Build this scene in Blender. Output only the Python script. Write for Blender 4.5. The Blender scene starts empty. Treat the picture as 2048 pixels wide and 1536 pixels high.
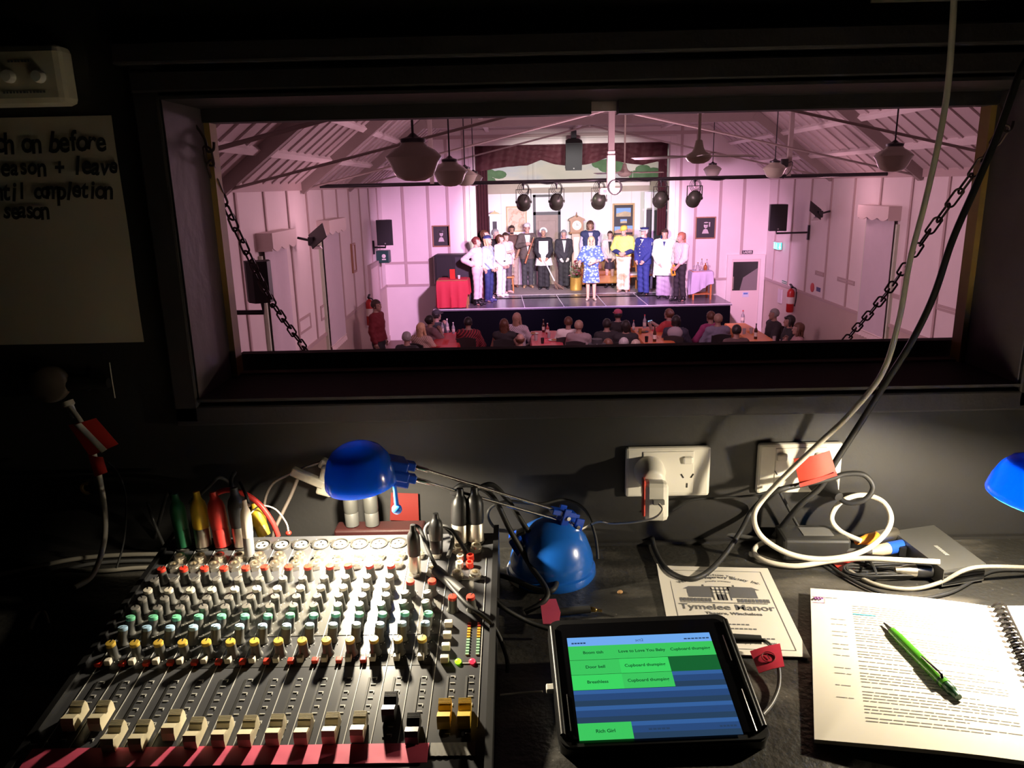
import bpy, bmesh, math, random
import numpy as np
from mathutils import Vector, Matrix, Euler
random.seed(7); rng=np.random.default_rng(7)
SC=bpy.context.scene; COL=SC.collection
PI=math.pi; R_=math.radians
# ---------------- camera (phone main lens, standing in the control booth) ----------------
F=1539.0; H=4.0                      # focal length in px of a 2048 wide frame; eye height above the hall floor
PITCH,ROLL,YAW=R_(14.57),R_(-1.25),R_(.55)
CAMR=Matrix.Rotation(YAW,3,'Z')@Matrix.Rotation(PI/2-PITCH,3,'X')@Matrix.Rotation(ROLL,3,'Z')
cd_=bpy.data.cameras.new('camera'); cam=bpy.data.objects.new('camera',cd_); COL.objects.link(cam)
cam.matrix_world=Matrix.Translation((0,0,H))@CAMR.to_4x4()
cd_.sensor_fit='HORIZONTAL'; cd_.sensor_width=36; cd_.lens=F/2048*36; cd_.clip_start=.02; cd_.clip_end=100
SC.camera=cam
# ---------------- world, exposure ----------------
W=bpy.data.worlds.new('world'); SC.world=W; W.use_nodes=True
W.node_tree.nodes['Background'].inputs[0].default_value=(1,.8,.62,1); W.node_tree.nodes['Background'].inputs[1].default_value=.004
vs=SC.view_settings; vs.view_transform='Standard'; vs.look='None'; vs.exposure=0.0; vs.gamma=1; vs.use_curve_mapping=False
def lamp(name,kind,loc,target,col,power,size=.1,cone=60,blend=.5):
    l=bpy.data.lights.new(name,kind); l.color=col; l.energy=power
    if kind=='SPOT': l.spot_size=R_(cone); l.spot_blend=blend; l.shadow_soft_size=size
    elif kind=='POINT': l.shadow_soft_size=size
    elif kind=='AREA': l.shape='DISK'; l.size=size
    o=bpy.data.objects.new(name,l); COL.objects.link(o); o.location=loc
    if target is not None:
        o.rotation_euler=(Vector(target)-Vector(loc)).to_track_quat('-Z','Y').to_euler()
    return o
# ---------------- pixel -> place helpers (photo frame 2048x1536) ----------------
def ray(x,y): return CAMR@Vector(((x-1024)/F,(768-y)/F,-1))
EYE=Vector((0,0,H))
def aY(x,y,Y): d=ray(x,y); return EYE+d*(Y/d.y)
def aZ(x,y,z): d=ray(x,y); return EYE+d*((z-H)/d.z)
def aX(x,y,X): d=ray(x,y); return EYE+d*(X/d.x)
# lantern positions on the lighting bar (x, aim x, colour)
BAR_Y,BAR_Z=13.9,4.03
LANTERNS=[(.15,'pink'),(.78,'white'),(1.52,'white'),(2.62,'pink'),(3.22,'pink')]
lamp('stage_wash_light','SPOT',(.78,14.25,3.72),(.8,22.8,2.55),(1,.94,.88),1600,.12,46,.4)
lamp('stage_wash_light','SPOT',(1.52,14.25,3.72),(2.2,22.8,2.55),(1,.94,.88),1600,.12,46,.4)
lamp('stage_side_light','SPOT',(.15,14.25,3.72),(-1.5,20.2,1.7),(1,.52,.95),1900,.12,60,.9)
lamp('stage_side_light','SPOT',(3.22,14.25,3.72),(4.6,20.2,1.7),(1,.52,.88),2000,.12,60,.9)
lamp('stage_side_light','SPOT',(2.62,14.25,3.72),(1.5,20.4,1.3),(.6,.4,1),1100,.12,50,.6)
# wall floods: they aim at the stage from the two side walls and spill over the hall
lamp('wall_flood_light','POINT',(-2.75,12.3,3.5),None,(1,.5,.62),10,.15)
lamp('wall_flood_light','POINT',(5.75,14.6,3.7),None,(1,.5,.62),10,.15)
lamp('hall_fill_light','POINT',(1.5,12.4,3.4),None,(1,.56,.71),290,.5)  # added fill with no fixture, stands in for stage light bouncing round the hall
lamp('projector_fill_light','POINT',(1.25,13.75,3.75),None,(1,.92,.72),.9,.05)  # added fill with no fixture, brightens the projector and its pole
# booth desk lamps (their bulbs sit under the blue shades)
HEAD1=aY(722,958,.845); HEAD2=aY(2060,990,.77)
lamp('desk_lamp_light','SPOT',HEAD1+Vector((0,0,.001)),HEAD1+Vector((.03,-.06,-1)),(1,.86,.62),12,.008,162,.45)
lamp('desk_lamp_light','POINT',HEAD2+Vector((0,0,.001)),None,(1,.84,.58),10,.008)
# ---------------- materials ----------------
MATS={}
def M(name,col=(.5,.5,.5),rough=.5,metal=0,noise=0,nscale=8,bump=0,bscale=60,emit=0,ecol=None,trans=0,coat=0,alpha=1,sub=0):
    if name in MATS: return MATS[name]
    m=bpy.data.materials.new(name); m.use_nodes=True; nt=m.node_tree; b=nt.nodes['Principled BSDF']
    b.inputs['Base Color'].default_value=(*col,1); b.inputs['Roughness'].default_value=rough; b.inputs['Metallic'].default_value=metal
    if trans: b.inputs['Transmission Weight'].default_value=trans
    if coat: b.inputs['Coat Weight'].default_value=coat
    if emit: b.inputs['Emission Color'].default_value=(*(ecol or col),1); b.inputs['Emission Strength'].default_value=emit
    if noise or bump:
        tc=nt.nodes.new('ShaderNodeTexCoord')
    if noise:
        n=nt.nodes.new('ShaderNodeTexNoise'); n.inputs['Scale'].default_value=nscale; n.inputs['Detail'].default_value=5
        nt.links.new(tc.outputs['Object'],n.inputs['Vector'])
        r=nt.nodes.new('ShaderNodeMix'); r.data_type='RGBA'
        r.inputs[6].default_value=(*[c*(1-noise) for c in col],1); r.inputs[7].default_value=(*[min(1,c*(1+noise)) for c in col],1)
        nt.links.new(n.outputs['Fac'],r.inputs[0]); nt.links.new(r.outputs[2],b.inputs['Base Color'])
    if bump:
        n2=nt.nodes.new('ShaderNodeTexNoise'); n2.inputs['Scale'].default_value=bscale; n2.inputs['Detail'].default_value=3
        nt.links.new(tc.outputs['Object'],n2.inputs['Vector'])
        bp=nt.nodes.new('ShaderNodeBump'); bp.inputs['Strength'].default_value=bump; bp.inputs['Distance'].default_value=.01
        nt.links.new(n2.outputs['Fac'],bp.inputs['Height']); nt.links.new(bp.outputs['Normal'],b.inputs['Normal'])
    MATS[name]=m; return m
def ramp_mat(name,kind,stops,scale,rough=.6,detail=4,vec=None,wave=None):
    """pattern material: noise/voronoi/wave/checker through a colour ramp"""
    if name in MATS: return MATS[name]
    m=bpy.data.materials.new(name); m.use_nodes=True; nt=m.node_tree; b=nt.nodes['Principled BSDF']; b.inputs['Roughness'].default_value=rough
    tc=nt.nodes.new('ShaderNodeTexCoord'); mp=nt.nodes.new('ShaderNodeMapping'); nt.links.new(tc.outputs['Object'],mp.inputs['Vector'])
    if vec: mp.inputs['Scale'].default_value=vec
    if kind=='noise':
        n=nt.nodes.new('ShaderNodeTexNoise'); n.inputs['Detail'].default_value=detail; out=n.outputs['Fac']
    elif kind=='voronoi':
        n=nt.nodes.new('ShaderNodeTexVoronoi'); out=n.outputs['Distance']
    elif kind=='wave':
        n=nt.nodes.new('ShaderNodeTexWave'); n.bands_direction=wave or 'Z'; n.inputs['Distortion'].default_value=detail; out=n.outputs['Fac']
    n.inputs['Scale'].default_value=scale
    nt.links.new(mp.outputs['Vector'],n.inputs['Vector'])
    r=nt.nodes.new('ShaderNodeValToRGB'); nt.links.new(out,r.inputs['Fac'])
    e=r.color_ramp.elements
    e[0].position,e[0].color=stops[0][0],(*stops[0][1],1); e[1].position,e[1].color=stops[-1][0],(*stops[-1][1],1)
    for p,c in stops[1:-1]:
        k=e.new(p); k.color=(*c,1)
    nt.links.new(r.outputs['Color'],b.inputs['Base Color'])
    MATS[name]=m; return m
# ---------------- mesh builder ----------------
class MB:
    def __init__(s): s.v=[]; s.f=[]; s.m=[]; s.sm=[]; s.mi=0; s.flat=False
    def add(s,vs,fs,smooth=False):
        o=len(s.v); s.v.extend([tuple(p) for p in vs])
        for f in fs: s.f.append([i+o for i in f]); s.m.append(s.mi); s.sm.append(smooth)
        return s
    def mat(s,i): s.mi=i; return s
    def box(s,c,d,rot=None,bev=0):
        c=Vector(c); hx,hy,hz=d[0]/2,d[1]/2,d[2]/2
        if bev<=0:
            vs=[Vector((x,y,z)) for x in(-hx,hx) for y in(-hy,hy) for z in(-hz,hz)]
            fs=[(0,1,3,2),(4,6,7,5),(0,4,5,1),(2,3,7,6),(0,2,6,4),(1,5,7,3)]
        else:
            b=min(bev,hx*.95,hy*.95,hz*.95)
            bm=bmesh.new(); bmesh.ops.create_cube(bm,size=1)
            for v in bm.verts: v.co=Vector((v.co.x*2*hx,v.co.y*2*hy,v.co.z*2*hz))
            bmesh.ops.bevel(bm,geom=list(bm.edges),offset=b,segments=2,affect='EDGES',profile=.5)
            bm.verts.index_update(); vs=[v.co.copy() for v in bm.verts]; fs=[[v.index for v in f.verts] for f in bm.faces]; bm.free()
        if rot is not None:
            rm=rot if isinstance(rot,Matrix) else Euler(rot).to_matrix()
            vs=[rm@v for v in vs]
        return s.add([v+c for v in vs],fs,False)
    def bx(s,x0,x1,y0,y1,z0,z1,bev=0): return s.box(((x0+x1)/2,(y0+y1)/2,(z0+z1)/2),(abs(x1-x0),abs(y1-y0),abs(z1-z0)),None,bev)
    def cyl(s,a,b,r0,r1=None,n=16,caps=True):
        r1=r0 if r1 is None else r1; a=Vector(a); b=Vector(b); q=(b-a).to_track_quat('Z','Y')
        vs=[];fs=[]
        for p,r in((a,r0),(b,r1)):
            for i in range(n):
                t=2*PI*i/n; vs.append(p+q@Vector((r*math.cos(t),r*math.sin(t),0)))
        s.add(vs,[(i,(i+1)%n,n+(i+1)%n,n+i) for i in range(n)],True)
        if caps: s.add(vs[:n],[tuple(range(n))[::-1]]); s.add(vs[n:],[tuple(range(n))])
        return s
    def lathe(s,prof,o=(0,0,0),axis=(0,0,1),n=24,caps=True,sx=1,sy=1,a0=0,a1=2*PI):
        """prof: list of (r,z) along the axis"""
        q=Vector(axis).to_track_quat('Z','Y'); o=Vector(o); full=abs(a1-a0-2*PI)<1e-6; k=n if full else n+1
        vs=[o+q@Vector((r*math.cos(a0+(a1-a0)*i/n)*sx,r*math.sin(a0+(a1-a0)*i/n)*sy,z)) for r,z in prof for i in range(k)]
        fs=[]
        for j in range(len(prof)-1):
            for i in range(n):
                i2=(i+1)%k; fs.append((j*k+i,j*k+i2,(j+1)*k+i2,(j+1)*k+i))
        s.add(vs,fs,True)
        if caps and full:
            if prof[0][0]>1e-5: s.add(vs[:k],[tuple(range(k))[::-1]])
            if prof[-1][0]>1e-5: s.add(vs[-k:],[tuple(range(k))])
        return s
    def ell(s,c,r,rot=None,n=12,m=8):
        c=Vector(c); r=(r,r,r) if isinstance(r,(int,float)) else r
        rm=Euler(rot).to_matrix() if rot else Matrix.Identity(3)
        vs=[];fs=[]
        for j in range(1,m):
            for i in range(n):
                a,b=PI*j/m,2*PI*i/n; vs.append(c+rm@Vector((r[0]*math.sin(a)*math.cos(b),r[1]*math.sin(a)*math.sin(b),r[2]*math.cos(a))))
        t=len(vs); vs+= [c+rm@Vector((0,0,r[2])),c+rm@Vector((0,0,-r[2]))]
        for j in range(m-2):
            for i in range(n): fs.append((j*n+i,(j+1)*n+i,(j+1)*n+(i+1)%n,j*n+(i+1)%n))
        for i in range(n): fs.append((t,i,(i+1)%n)); fs.append((t+1,(m-2)*n+(i+1)%n,(m-2)*n+i))
        return s.add(vs,fs,True)
    def tube(s,pts,r,n=8,closed=False,caps=True):
        P=[Vector(p) for p in pts]; N=len(P); rr=r if isinstance(r,(list,tuple)) else [r]*N
        T=[]
        for i in range(N):
            a=P[(i-1)%N] if (closed or i>0) else P[i]; b=P[(i+1)%N] if (closed or i<N-1) else P[i]
            t=(b-a); T.append(t.normalized() if t.length>1e-9 else Vector((0,0,1)))
        u=T[0].orthogonal().normalized(); vs=[]
        for i in range(N):
            u=(u-T[i]*u.dot(T[i])); u=u.normalized() if u.length>1e-6 else T[i].orthogonal().normalized()
            w=T[i].cross(u)
            for k in range(n):
                a=2*PI*k/n; vs.append(P[i]+(u*math.cos(a)+w*math.sin(a))*rr[i])
        fs=[]
        for i in range(N if closed else N-1):
            j=(i+1)%N
            for k in range(n): fs.append((i*n+k,i*n+(k+1)%n,j*n+(k+1)%n,j*n+k))
        s.add(vs,fs,True)
        if caps and not closed: s.add(vs[:n],[tuple(range(n))[::-1]]); s.add(vs[-n:],[tuple(range(n))])
        return s
    def prism(s,poly,z0,z1,mtx=None):
        """polygon in xy extruded z0..z1, then transformed"""
        n=len(poly); vs=[Vector((p[0],p[1],z)) for z in(z0,z1) for p in poly]
        if mtx is not None: vs=[mtx@v for v in vs]
        return s.add(vs,[tuple(range(n))[::-1],tuple(range(n,2*n))]+[(i,(i+1)%n,n+(i+1)%n,n+i) for i in range(n)])
    def grid(s,fn,nu,nv,smooth=True,thick=0):
        vs=[Vector(fn(i/nu,j/nv)) for j in range(nv+1) for i in range(nu+1)]
        fs=[(j*(nu+1)+i,j*(nu+1)+i+1,(j+1)*(nu+1)+i+1,(j+1)*(nu+1)+i) for j in range(nv) for i in range(nu)]
        if not thick: return s.add(vs,fs,smooth)
        m=len(vs); nr=[Vector((0,0,0)) for _ in vs]
        for f in fs:
            nn=(vs[f[1]]-vs[f[0]]).cross(vs[f[3]]-vs[f[0]])
            for i in f: nr[i]+=nn
        v2=[v-n.normalized()*thick if n.length>1e-12 else v for v,n in zip(vs,nr)]
        ring=[i for i in range(nu+1)]+[(j)*(nu+1)+nu for j in range(1,nv+1)]+[nv*(nu+1)+i for i in range(nu-1,-1,-1)]+[j*(nu+1) for j in range(nv-1,0,-1)]
        return s.add(vs+v2,fs+[tuple(m+i for i in f[::-1]) for f in fs]+[(ring[k],m+ring[k],m+ring[(k+1)%len(ring)],ring[(k+1)%len(ring)]) for k in range(len(ring))],smooth)
    def build(s,name,mats,parent=None,loc=None,rot=None,world=False,tex0=False):
        me=bpy.data.meshes.new(name); mats=mats if isinstance(mats,(list,tuple)) else [mats]
        V=np.array(s.v,dtype=np.float64).reshape(-1,3)
        ori=Vector((0,0,0))
        if parent is None and loc is None and len(V) and not tex0:
            lo,hi=V.min(0),V.max(0); ori=Vector(((lo[0]+hi[0])/2,(lo[1]+hi[1])/2,lo[2])); V=V-np.array(ori)
        if world and parent is not None:
            V=V-np.array(parent.matrix_basis.translation)
            if parent.parent is not None: V=V-np.array(parent.parent.matrix_basis.translation)
        me.from_pydata([tuple(v) for v in V],[],s.f)
        for mm in mats: me.materials.append(mm)
        me.polygons.foreach_set('material_index',s.m); me.polygons.foreach_set('use_smooth',s.sm)
        bm=bmesh.new(); bm.from_mesh(me); bmesh.ops.remove_doubles(bm,verts=bm.verts,dist=1e-6); bmesh.ops.recalc_face_normals(bm,faces=bm.faces); bm.to_mesh(me); bm.free()
        if any(s.sm): me.set_sharp_from_angle(angle=R_(50))
        o=bpy.data.objects.new(name,me); COL.objects.link(o)
        if parent is not None: o.parent=parent
        o.location=loc if loc is not None else ori
        if rot: o.rotation_euler=rot
        return o
def tag(o,label=None,cat=None,group=None,kind=None):
    if label: o['label']=label
    if cat: o['category']=cat
    if group: o['group']=group
    if kind: o['kind']=kind
    return o
def thing(name,label,cat,loc=(0,0,0),rot=(0,0,0),group=None):
    o=bpy.data.objects.new(name,None); COL.objects.link(o); o.empty_display_size=.1
    o.location=loc; o.rotation_euler=rot if not isinstance(rot,(int,float)) else (0,0,rot)
    return tag(o,label,cat,group)
def struct(mb,name,mats,parent=None):
    o=mb.build(name,mats,parent)
    if parent is None: o['kind']='structure'
    return o
def dup(o,loc,rot=None,label=None,group=None,parent=None):
    c=o.copy(); COL.objects.link(c)
    if parent is not None: c.parent=parent
    else:
        c.location=loc
        if rot is not None: c.rotation_euler=rot if not isinstance(rot,(int,float)) else (0,0,rot)
        if label: c['label']=label
        if group: c['group']=group
    for ch in list(o.children): dup(ch,None,parent=c)
    return c
def spline(pts,n=10,closed=False):
    P=[Vector(p) for p in pts]; out=[]; N=len(P)
    for i in range(N if closed else N-1):
        p0=P[(i-1)%N] if closed or i>0 else P[i]; p1=P[i]; p2=P[(i+1)%N]; p3=P[(i+2)%N] if closed or i+2<N else P[(i+1)%N]
        for k in range(n):
            t=k/n; out.append(.5*((2*p1)+(p2-p0)*t+(2*p0-5*p1+4*p2-p3)*t*t+(3*p1-p0-3*p2+p3)*t**3))
    if not closed: out.append(P[-1])
    return out
# ---------------- text as mesh ----------------
TS=bpy.data.scenes.new('text_scratch')
def text(s,size,name='lettering',mtx=None,mat=None,parent=None,depth=0,bold=0,align='CENTER',shear=0,spacing=1,mb=None,mi=0):
    """flat text mesh, x right / y up, transformed by mtx; added into mb or built as its own object"""
    c=bpy.data.curves.new('t','FONT'); c.body=s; c.size=size; c.align_x=align; c.align_y='CENTER'; c.shear=shear; c.offset=bold; c.extrude=depth; c.space_character=spacing; c.resolution_u=3
    o=bpy.data.objects.new('t',c); TS.collection.objects.link(o)
    TS.view_layers[0].update(); dg=TS.view_layers[0].depsgraph
    me=bpy.data.meshes.new_from_object(o.evaluated_get(dg))
    vs=[(mtx@v.co if mtx is not None else v.co.copy()) for v in me.vertices]; fs=[tuple(p.vertices) for p in me.polygons]
    bpy.data.objects.remove(o); bpy.data.curves.remove(c); bpy.data.meshes.remove(me)
    if mb is not None: mb.mi=mi; return mb.add(vs,fs)
    b=MB(); b.add(vs,fs); return b.build(name,mat,parent)
def frame_mtx(o,x,y):
    """matrix whose local x,y axes are the given directions and origin o"""
    x=Vector(x).normalized(); y=Vector(y); y=(y-x*y.dot(x)).normalized(); z=x.cross(y)
    m=Matrix((x,y,z)).transposed().to_4x4(); m.translation=Vector(o); return m
# ---------------- shared materials ----------------
black_paint=M('black_paint',(.024,.023,.023),.5,noise=.35,nscale=5,bump=.03,bscale=120)
frame_black=M('frame_black_paint',(.028,.024,.028),.6,noise=.4,nscale=9,bump=.08,bscale=90)
hall_white=M('hall_white_paint',(.80,.74,.72),.65,noise=.04,nscale=3,bump=.05,bscale=30)
hall_dado=M('hall_dado_paint',(.56,.46,.40),.6,noise=.05,nscale=3)
hall_ceil=M('hall_ceiling_paint',(.54,.47,.46),.7,noise=.05,nscale=2)
beam_mat=M('beam_paint',(.34,.29,.27),.6,noise=.08)
batten_mat=M('batten_shaded',(.50,.40,.38),.6)  # browner than the walls: the battens' shade is put into the colour
timber_floor=ramp_mat('timber_floor','wave',[(0,(.10,.045,.025)),(.5,(.16,.075,.04)),(1,(.12,.05,.03))],2,.4,3,(8,.4,1),'X')
white_pl=M('white_plastic',(.80,.78,.72),.35,noise=.03); cream_pl=M('cream_plastic',(.72,.66,.50),.4)
blk_pl=M('black_plastic',(.012,.012,.013),.4); blk_rub=M('black_rubber',(.016,.016,.017),.6)
grey_pl=M('grey_plastic',(.16,.16,.16),.45); silver=M('nickel',(.78,.72,.62),.38,1); chrome=M('chrome',(.8,.8,.8),.12,1); dark_metal=M('dark_metal',(.05,.05,.055),.35,.8)
gold=M('brass',(.75,.5,.18),.25,1); rust=M('rusty_chain_metal',(.06,.04,.04),.5,.6,noise=.4,nscale=40)
red_tape=M('red_tape',(.55,.03,.02),.45,noise=.1,nscale=30); pink_tape=M('pink_tape',(.82,.10,.20),.6,noise=.12,nscale=20)
paper=M('paper',(.80,.77,.70),.75,noise=.03,nscale=14); ink=M('ink',(.02,.02,.025),.6); ink_soft=M('soft_ink',(.13,.13,.14),.6)
old_paper=M('note_paper',(.55,.49,.39),.8,noise=.06,nscale=6)
white_cable=M('white_cable',(.74,.69,.60),.45); ochre_wood=M('ochre_wood',(.42,.26,.08),.55,noise=.2,nscale=30)
# ---------------- booth shell (the hall's rear wall) ----------------
OX0,OX1,OZ0,OZ1=-.433,.668,3.724,4.113     # window opening in the wall
XL,XR,YE=-3.45,6.5,20.3                    # hall side walls, end wall
def holed(x0,x1,z0,z1,y0,y1,hx0,hx1,hz0,hz1):
    b=MB(); b.bx(x0,hx0,y0,y1,z0,z1); b.bx(hx1,x1,y0,y1,z0,z1); b.bx(hx0,hx1,y0,y1,z0,hz0); b.bx(hx0,hx1,y0,y1,hz1,z1); return b
struct(holed(XL,XR,2.70,5.2,1.01,1.12,OX0,OX1,OZ0,OZ1),'wall_front',black_paint)
struct(holed(XL,XR,0,5.6,1.12,1.145,OX0,OX1,OZ0,OZ1),'wall_rear',hall_white)
b=MB(); b.bx(-1.62,-1.5,-1.6,1.01,2.7,5.2); struct(b,'wall_left',black_paint)
b=MB(); b.bx(1.7,1.82,-1.6,1.01,2.7,5.2); struct(b,'wall_right',black_paint)
b=MB(); b.bx(-1.5,1.7,-1.6,-1.5,2.7,5.2); struct(b,'wall_back',black_paint)
b=MB(); b.bx(-1.62,1.82,-1.6,1.01,5.1,5.2); struct(b,'ceiling_booth',black_paint)
b=MB(); b.bx(-1.62,1.82,-1.6,1.01,2.6,2.7); struct(b,'floor_booth',M('booth_carpet',(.03,.03,.032),.9,noise=.3,nscale=80))
# window frame: lining boards, architrave, stop beads
b=MB()
b.bx(OX0,OX0+.001,1.0,1.15,OZ0,OZ1); b.bx(OX1-.002,OX1,1.0,1.15,OZ0,OZ1); struct(b,'trim_4',M('jamb_wood',(.11,.09,.10),.6,noise=.35,nscale=14,bump=.1,bscale=40))
b=MB()
b.bx(OX0,OX1,.995,1.15,OZ1-.004,OZ1+.0); b.bx(OX0,OX1,.995,1.15,OZ0-.0,OZ0+.004)
for (x0,x1,z0,z1,d) in ((OX0-.035,OX0-.002,OZ0-.03,OZ1+.045,.012),(OX1+.002,OX1+.04,OZ0-.03,OZ1+.045,.012),(OX0-.035,OX1+.04,OZ1+.004,OZ1+.03,.014),(OX0-.05,OX1+.05,OZ1+.036,OZ1+.062,.020),(OX0-.035,OX1+.04,OZ0-.034,OZ0-.006,.012)):
    b.bx(x0,x1,1.01-d,1.01,z0,z1,.003)
win=struct(b,'window_1',frame_black)
b=MB(); b.bx(OX0+.001,OX0+.009,1.125,1.15,OZ0+.004,OZ1-.004); b.bx(OX1-.010,OX1-.002,1.125,1.15,OZ0+.004,OZ1-.004); struct(b,'trim_1',ochre_wood)
b=MB(); c=aY(1209,192,1.13); b.bx(OX0,c.x-.019,1.12,1.15,OZ1-.022,OZ1-.004); b.bx(c.x+.019,OX1,1.12,1.15,OZ1-.022,OZ1-.004); struct(b,'trim_2',frame_black)
b=MB(); b.bx(OX0+.01,OX1-.01,1.132,1.15,OZ0+.004,OZ0+.0075,.001); struct(b,'trim_5',M('sill_edge_lit',(.22,.16,.14),.6,noise=.4,nscale=20))  # sill edge painted lighter, as a line lit from the hall
b=MB(); c=aY(1209,192,1.13); b.bx(c.x-.018,c.x+.018,1.140,1.148,4.096,4.109); b.cyl((c.x,1.141,4.102),(c.x,1.134,4.102),.003,n=8); tag(b.build('latch_plate',M('latch_paint',(.45,.36,.38),.5)),'small pale latch plate on the head of the window frame','latch')
# flap: black shutter hinged at the sill and let down on two chains
fl=thing('shutter_flap','black timber shutter flap let down outside the window sill on chains','shutter',(.117,1.20,3.735))
b=MB(); pl=aY(482,705,1.165); pr_=aY(1915,678,1.165)
z1=(pl.z+pr_.z)/2; b.bx(pl.x,pr_.x,1.155,1.175,z1-.027,z1); b.build('hinge_rail',frame_black,fl,world=True)
b=MB(); b.box((.117,1.37,z1-.085),(1.06,.40,.018),(R_(-16),0,0)); b.build('panel',frame_black,fl,world=True)
def chain(label,pts,n):
    ch=thing('chain',label,'chain',pts[0])
    P=spline(pts,40); L=[0]
    for i in range(1,len(P)): L.append(L[-1]+(P[i]-P[i-1]).length)
    pitch=L[-1]/n; lb=MB(); a=pitch*.62; r=.0062
    ring=[(r*math.cos(t),0,r*math.sin(t)+(a-r if math.sin(t)>0 else r-a)) for t in [2*PI*k/16 for k in range(16)]]
    lb.tube(ring,.0017,6,True); first=None
    for k in range(n):
        s=(k+.5)*pitch; i=min(range(len(L)),key=lambda q:abs(L[q]-s)); d=(P[min(i+1,len(P)-1)]-P[max(i-1,0)]).normalized()
        q=d.to_track_quat('Z','Y').to_matrix()@Matrix.Rotation(PI/2*(k%2)+.5,3,'Z')
        if first is None: o=first=lb.build('link',rust,ch)
        else: o=first.copy(); COL.objects.link(o); o.parent=ch
        o.location=P[i]-Vector(pts[0]); o.rotation_euler=q.to_euler()
    h=MB(); h.tube(spline([Vector((-.012,.0,.03)),Vector((-.002,0,.012)),Vector((0,0,-.004)),Vector((.008,0,-.002)),Vector((.010,0,.008))],6),.002,6); h.build('hook',rust,ch)
    return ch
fz=z1-.13
chain('rusty chain from the left window jamb down across the black hall speaker',[(OX0+.012,1.10,aX(402,295,OX0+.012).z),aY(432,365,1.14),aY(492,500,1.24),aY(548,610,1.36),aY(618,708,1.50)],21)
chain('rusty chain from the right window jamb behind the white and black cables',[aY(2010,255,1.08),aY(1955,335,1.12),aY(1850,475,1.2),aY(1770,590,1.32),aY(1690,682,1.48)],21)
# paper taped high on the wall at right
b=MB(); c0=aY(1745,4,1.0); b.bx(c0.x,c0.x+.21,1.003,1.006,c0.z,c0.z+.16); tag(b.build('paper_notice',old_paper),'pale sheet whose lower edge shows at the top right of the wall','paper')
# ---------------- light switch box, hand written note ----------------
sw=thing('switch_box','cream wall box with two round knobs above the handwritten note','switch',(-.59,1.01,4.104))
b=MB(); b.box((-.612,.994,4.138),(.15,.034,.068),bev=.008); b.build('housing',cream_pl,sw,world=True)
for px in (18,78):
    c=aY(px,153,.975); b=MB(); b.lathe([(.0075,0),(.0075,.006),(.006,.010),(0,.0105)],(c.x,.978,c.z),(0,-1,0),16); b.build('knob',white_pl,sw,world=True)
b=MB()
for (px,py_,w) in ((40,122,.03),(52,184,.055)):
    c=aY(px,py_,.9765)
    for k in range(int(w/.004)): b.bx(c.x-w/2+k*.004,c.x-w/2+k*.004+random.uniform(.002,.0032),.9762,.977,c.z-.0012,c.z+.0012)
b.build('printed_legend',ink_soft,sw,world=True)
nt_=thing('handwritten_note','large cream sheet handwritten in black marker below the switch box','note',(-.60,1.005,3.806))
b=MB()
b.grid(lambda u,v:(-.712+.212*u-.006*v*u*0+(-.003 if u==1 else 0)*(1-v)*0, 1.0075-.0015*math.sin(u*3.1)*(1-v)-.001*math.sin(v*9),3.806+.287*v),14,16); b.build('sheet',old_paper,nt_,world=True)
b=MB(); rr=random.Random(3)
def hand(line,px0,px1,py0,size):
    a=aY(px0,py0,1.005); e=aY(px1,py0,1.005); n=len(line); x=a.x; adv=(e.x-a.x)/max(1,n)
    for i,chh in enumerate(line):
        if chh!=' ':
            m=Matrix.Translation((x+adv*(i+.5),1.0042,a.z+rr.uniform(-.0015,.0015)))@Matrix.Rotation(PI/2,4,'X')@Matrix.Rotation(rr.uniform(-.16,.10),4,'Z')@Matrix.Scale(.82,4,(1,0,0))
            text(chh,size*rr.uniform(.92,1.12),mtx=m,mb=b,bold=.0009,shear=.18)
hand('Switch on before',-85,210,290,.033); hand('every season + leave',-125,236,340,.029); hand('on until completion',-75,224,386,.030); hand('of season',-38,96,424,.029)
b.build('handwriting',ink,nt_,world=True)
# round grey socket cap with a white lead and red tags
ps=thing('round_wall_plug','round grey plug cap on the black wall at left with white lead below','plug',tuple(aY(92,770,1.0)))
c=aY(92,772,.985); b=MB(); b.lathe([(.024,0),(.025,.006),(.0245,.012),(.021,.0145),(0,.0155)],(c.x,1.0,c.z),(0.12,-1,.05),28); b.build('cap',M('grey_cap',(.13,.10,.08),.6,noise=.3,nscale=60),ps,world=True)
b=MB(); b.lathe([(.010,0),(.010,.03),(.007,.036),(.007,.06)],(c.x+.018,.999,c.z-.002),(1,-.04,.03),16); b.build('barrel',blk_pl,ps,world=True)
b=MB(); b.lathe([(.0075,0),(.008,.006),(.0055,.008),(.005,.024)],aY(134,802,.97),(.35,-.1,-1),12); b.build('gland',white_cable,ps,world=True)
def cable(name,label,pts,r,mat,cat='cable',n=8,sub=8,closed=False,group=None,parent=None):
    P=spline(pts,sub,closed); b=MB(); b.tube(P,r,n,closed); o=b.build(name,mat,parent,**({'world':True} if parent is not None else {}))
    if parent is None: tag(o,label,cat,group)
    return o
wl=thing('wall_lead','white lead with two red tape tags hanging down the dark wall at left','cable',tuple(aY(190,1000,.97)))
cable('cord',None,[aY(140,815,.965),aY(165,850,.955),aY(185,900,.95),aY(200,960,.95),aY(210,1030,.945),aY(207,1090,.94),aZ(185,1150,3.512),aZ(150,1175,3.506)],.0036,white_cable,parent=wl)
def flag(px,Y,mat,name,parent,th=.0006,curl=0):
    p=[aY(*q,Y) for q in px]; b=MB()
    def fn(u,v):
        a=p[0].lerp(p[1],u); d=p[3].lerp(p[2],u); q=a.lerp(d,v); q.y-=curl*math.sin(PI*u)*1; return q
    b.grid(fn,8,4,True,th); return b.build(name,mat,parent,world=parent is not None)
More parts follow.
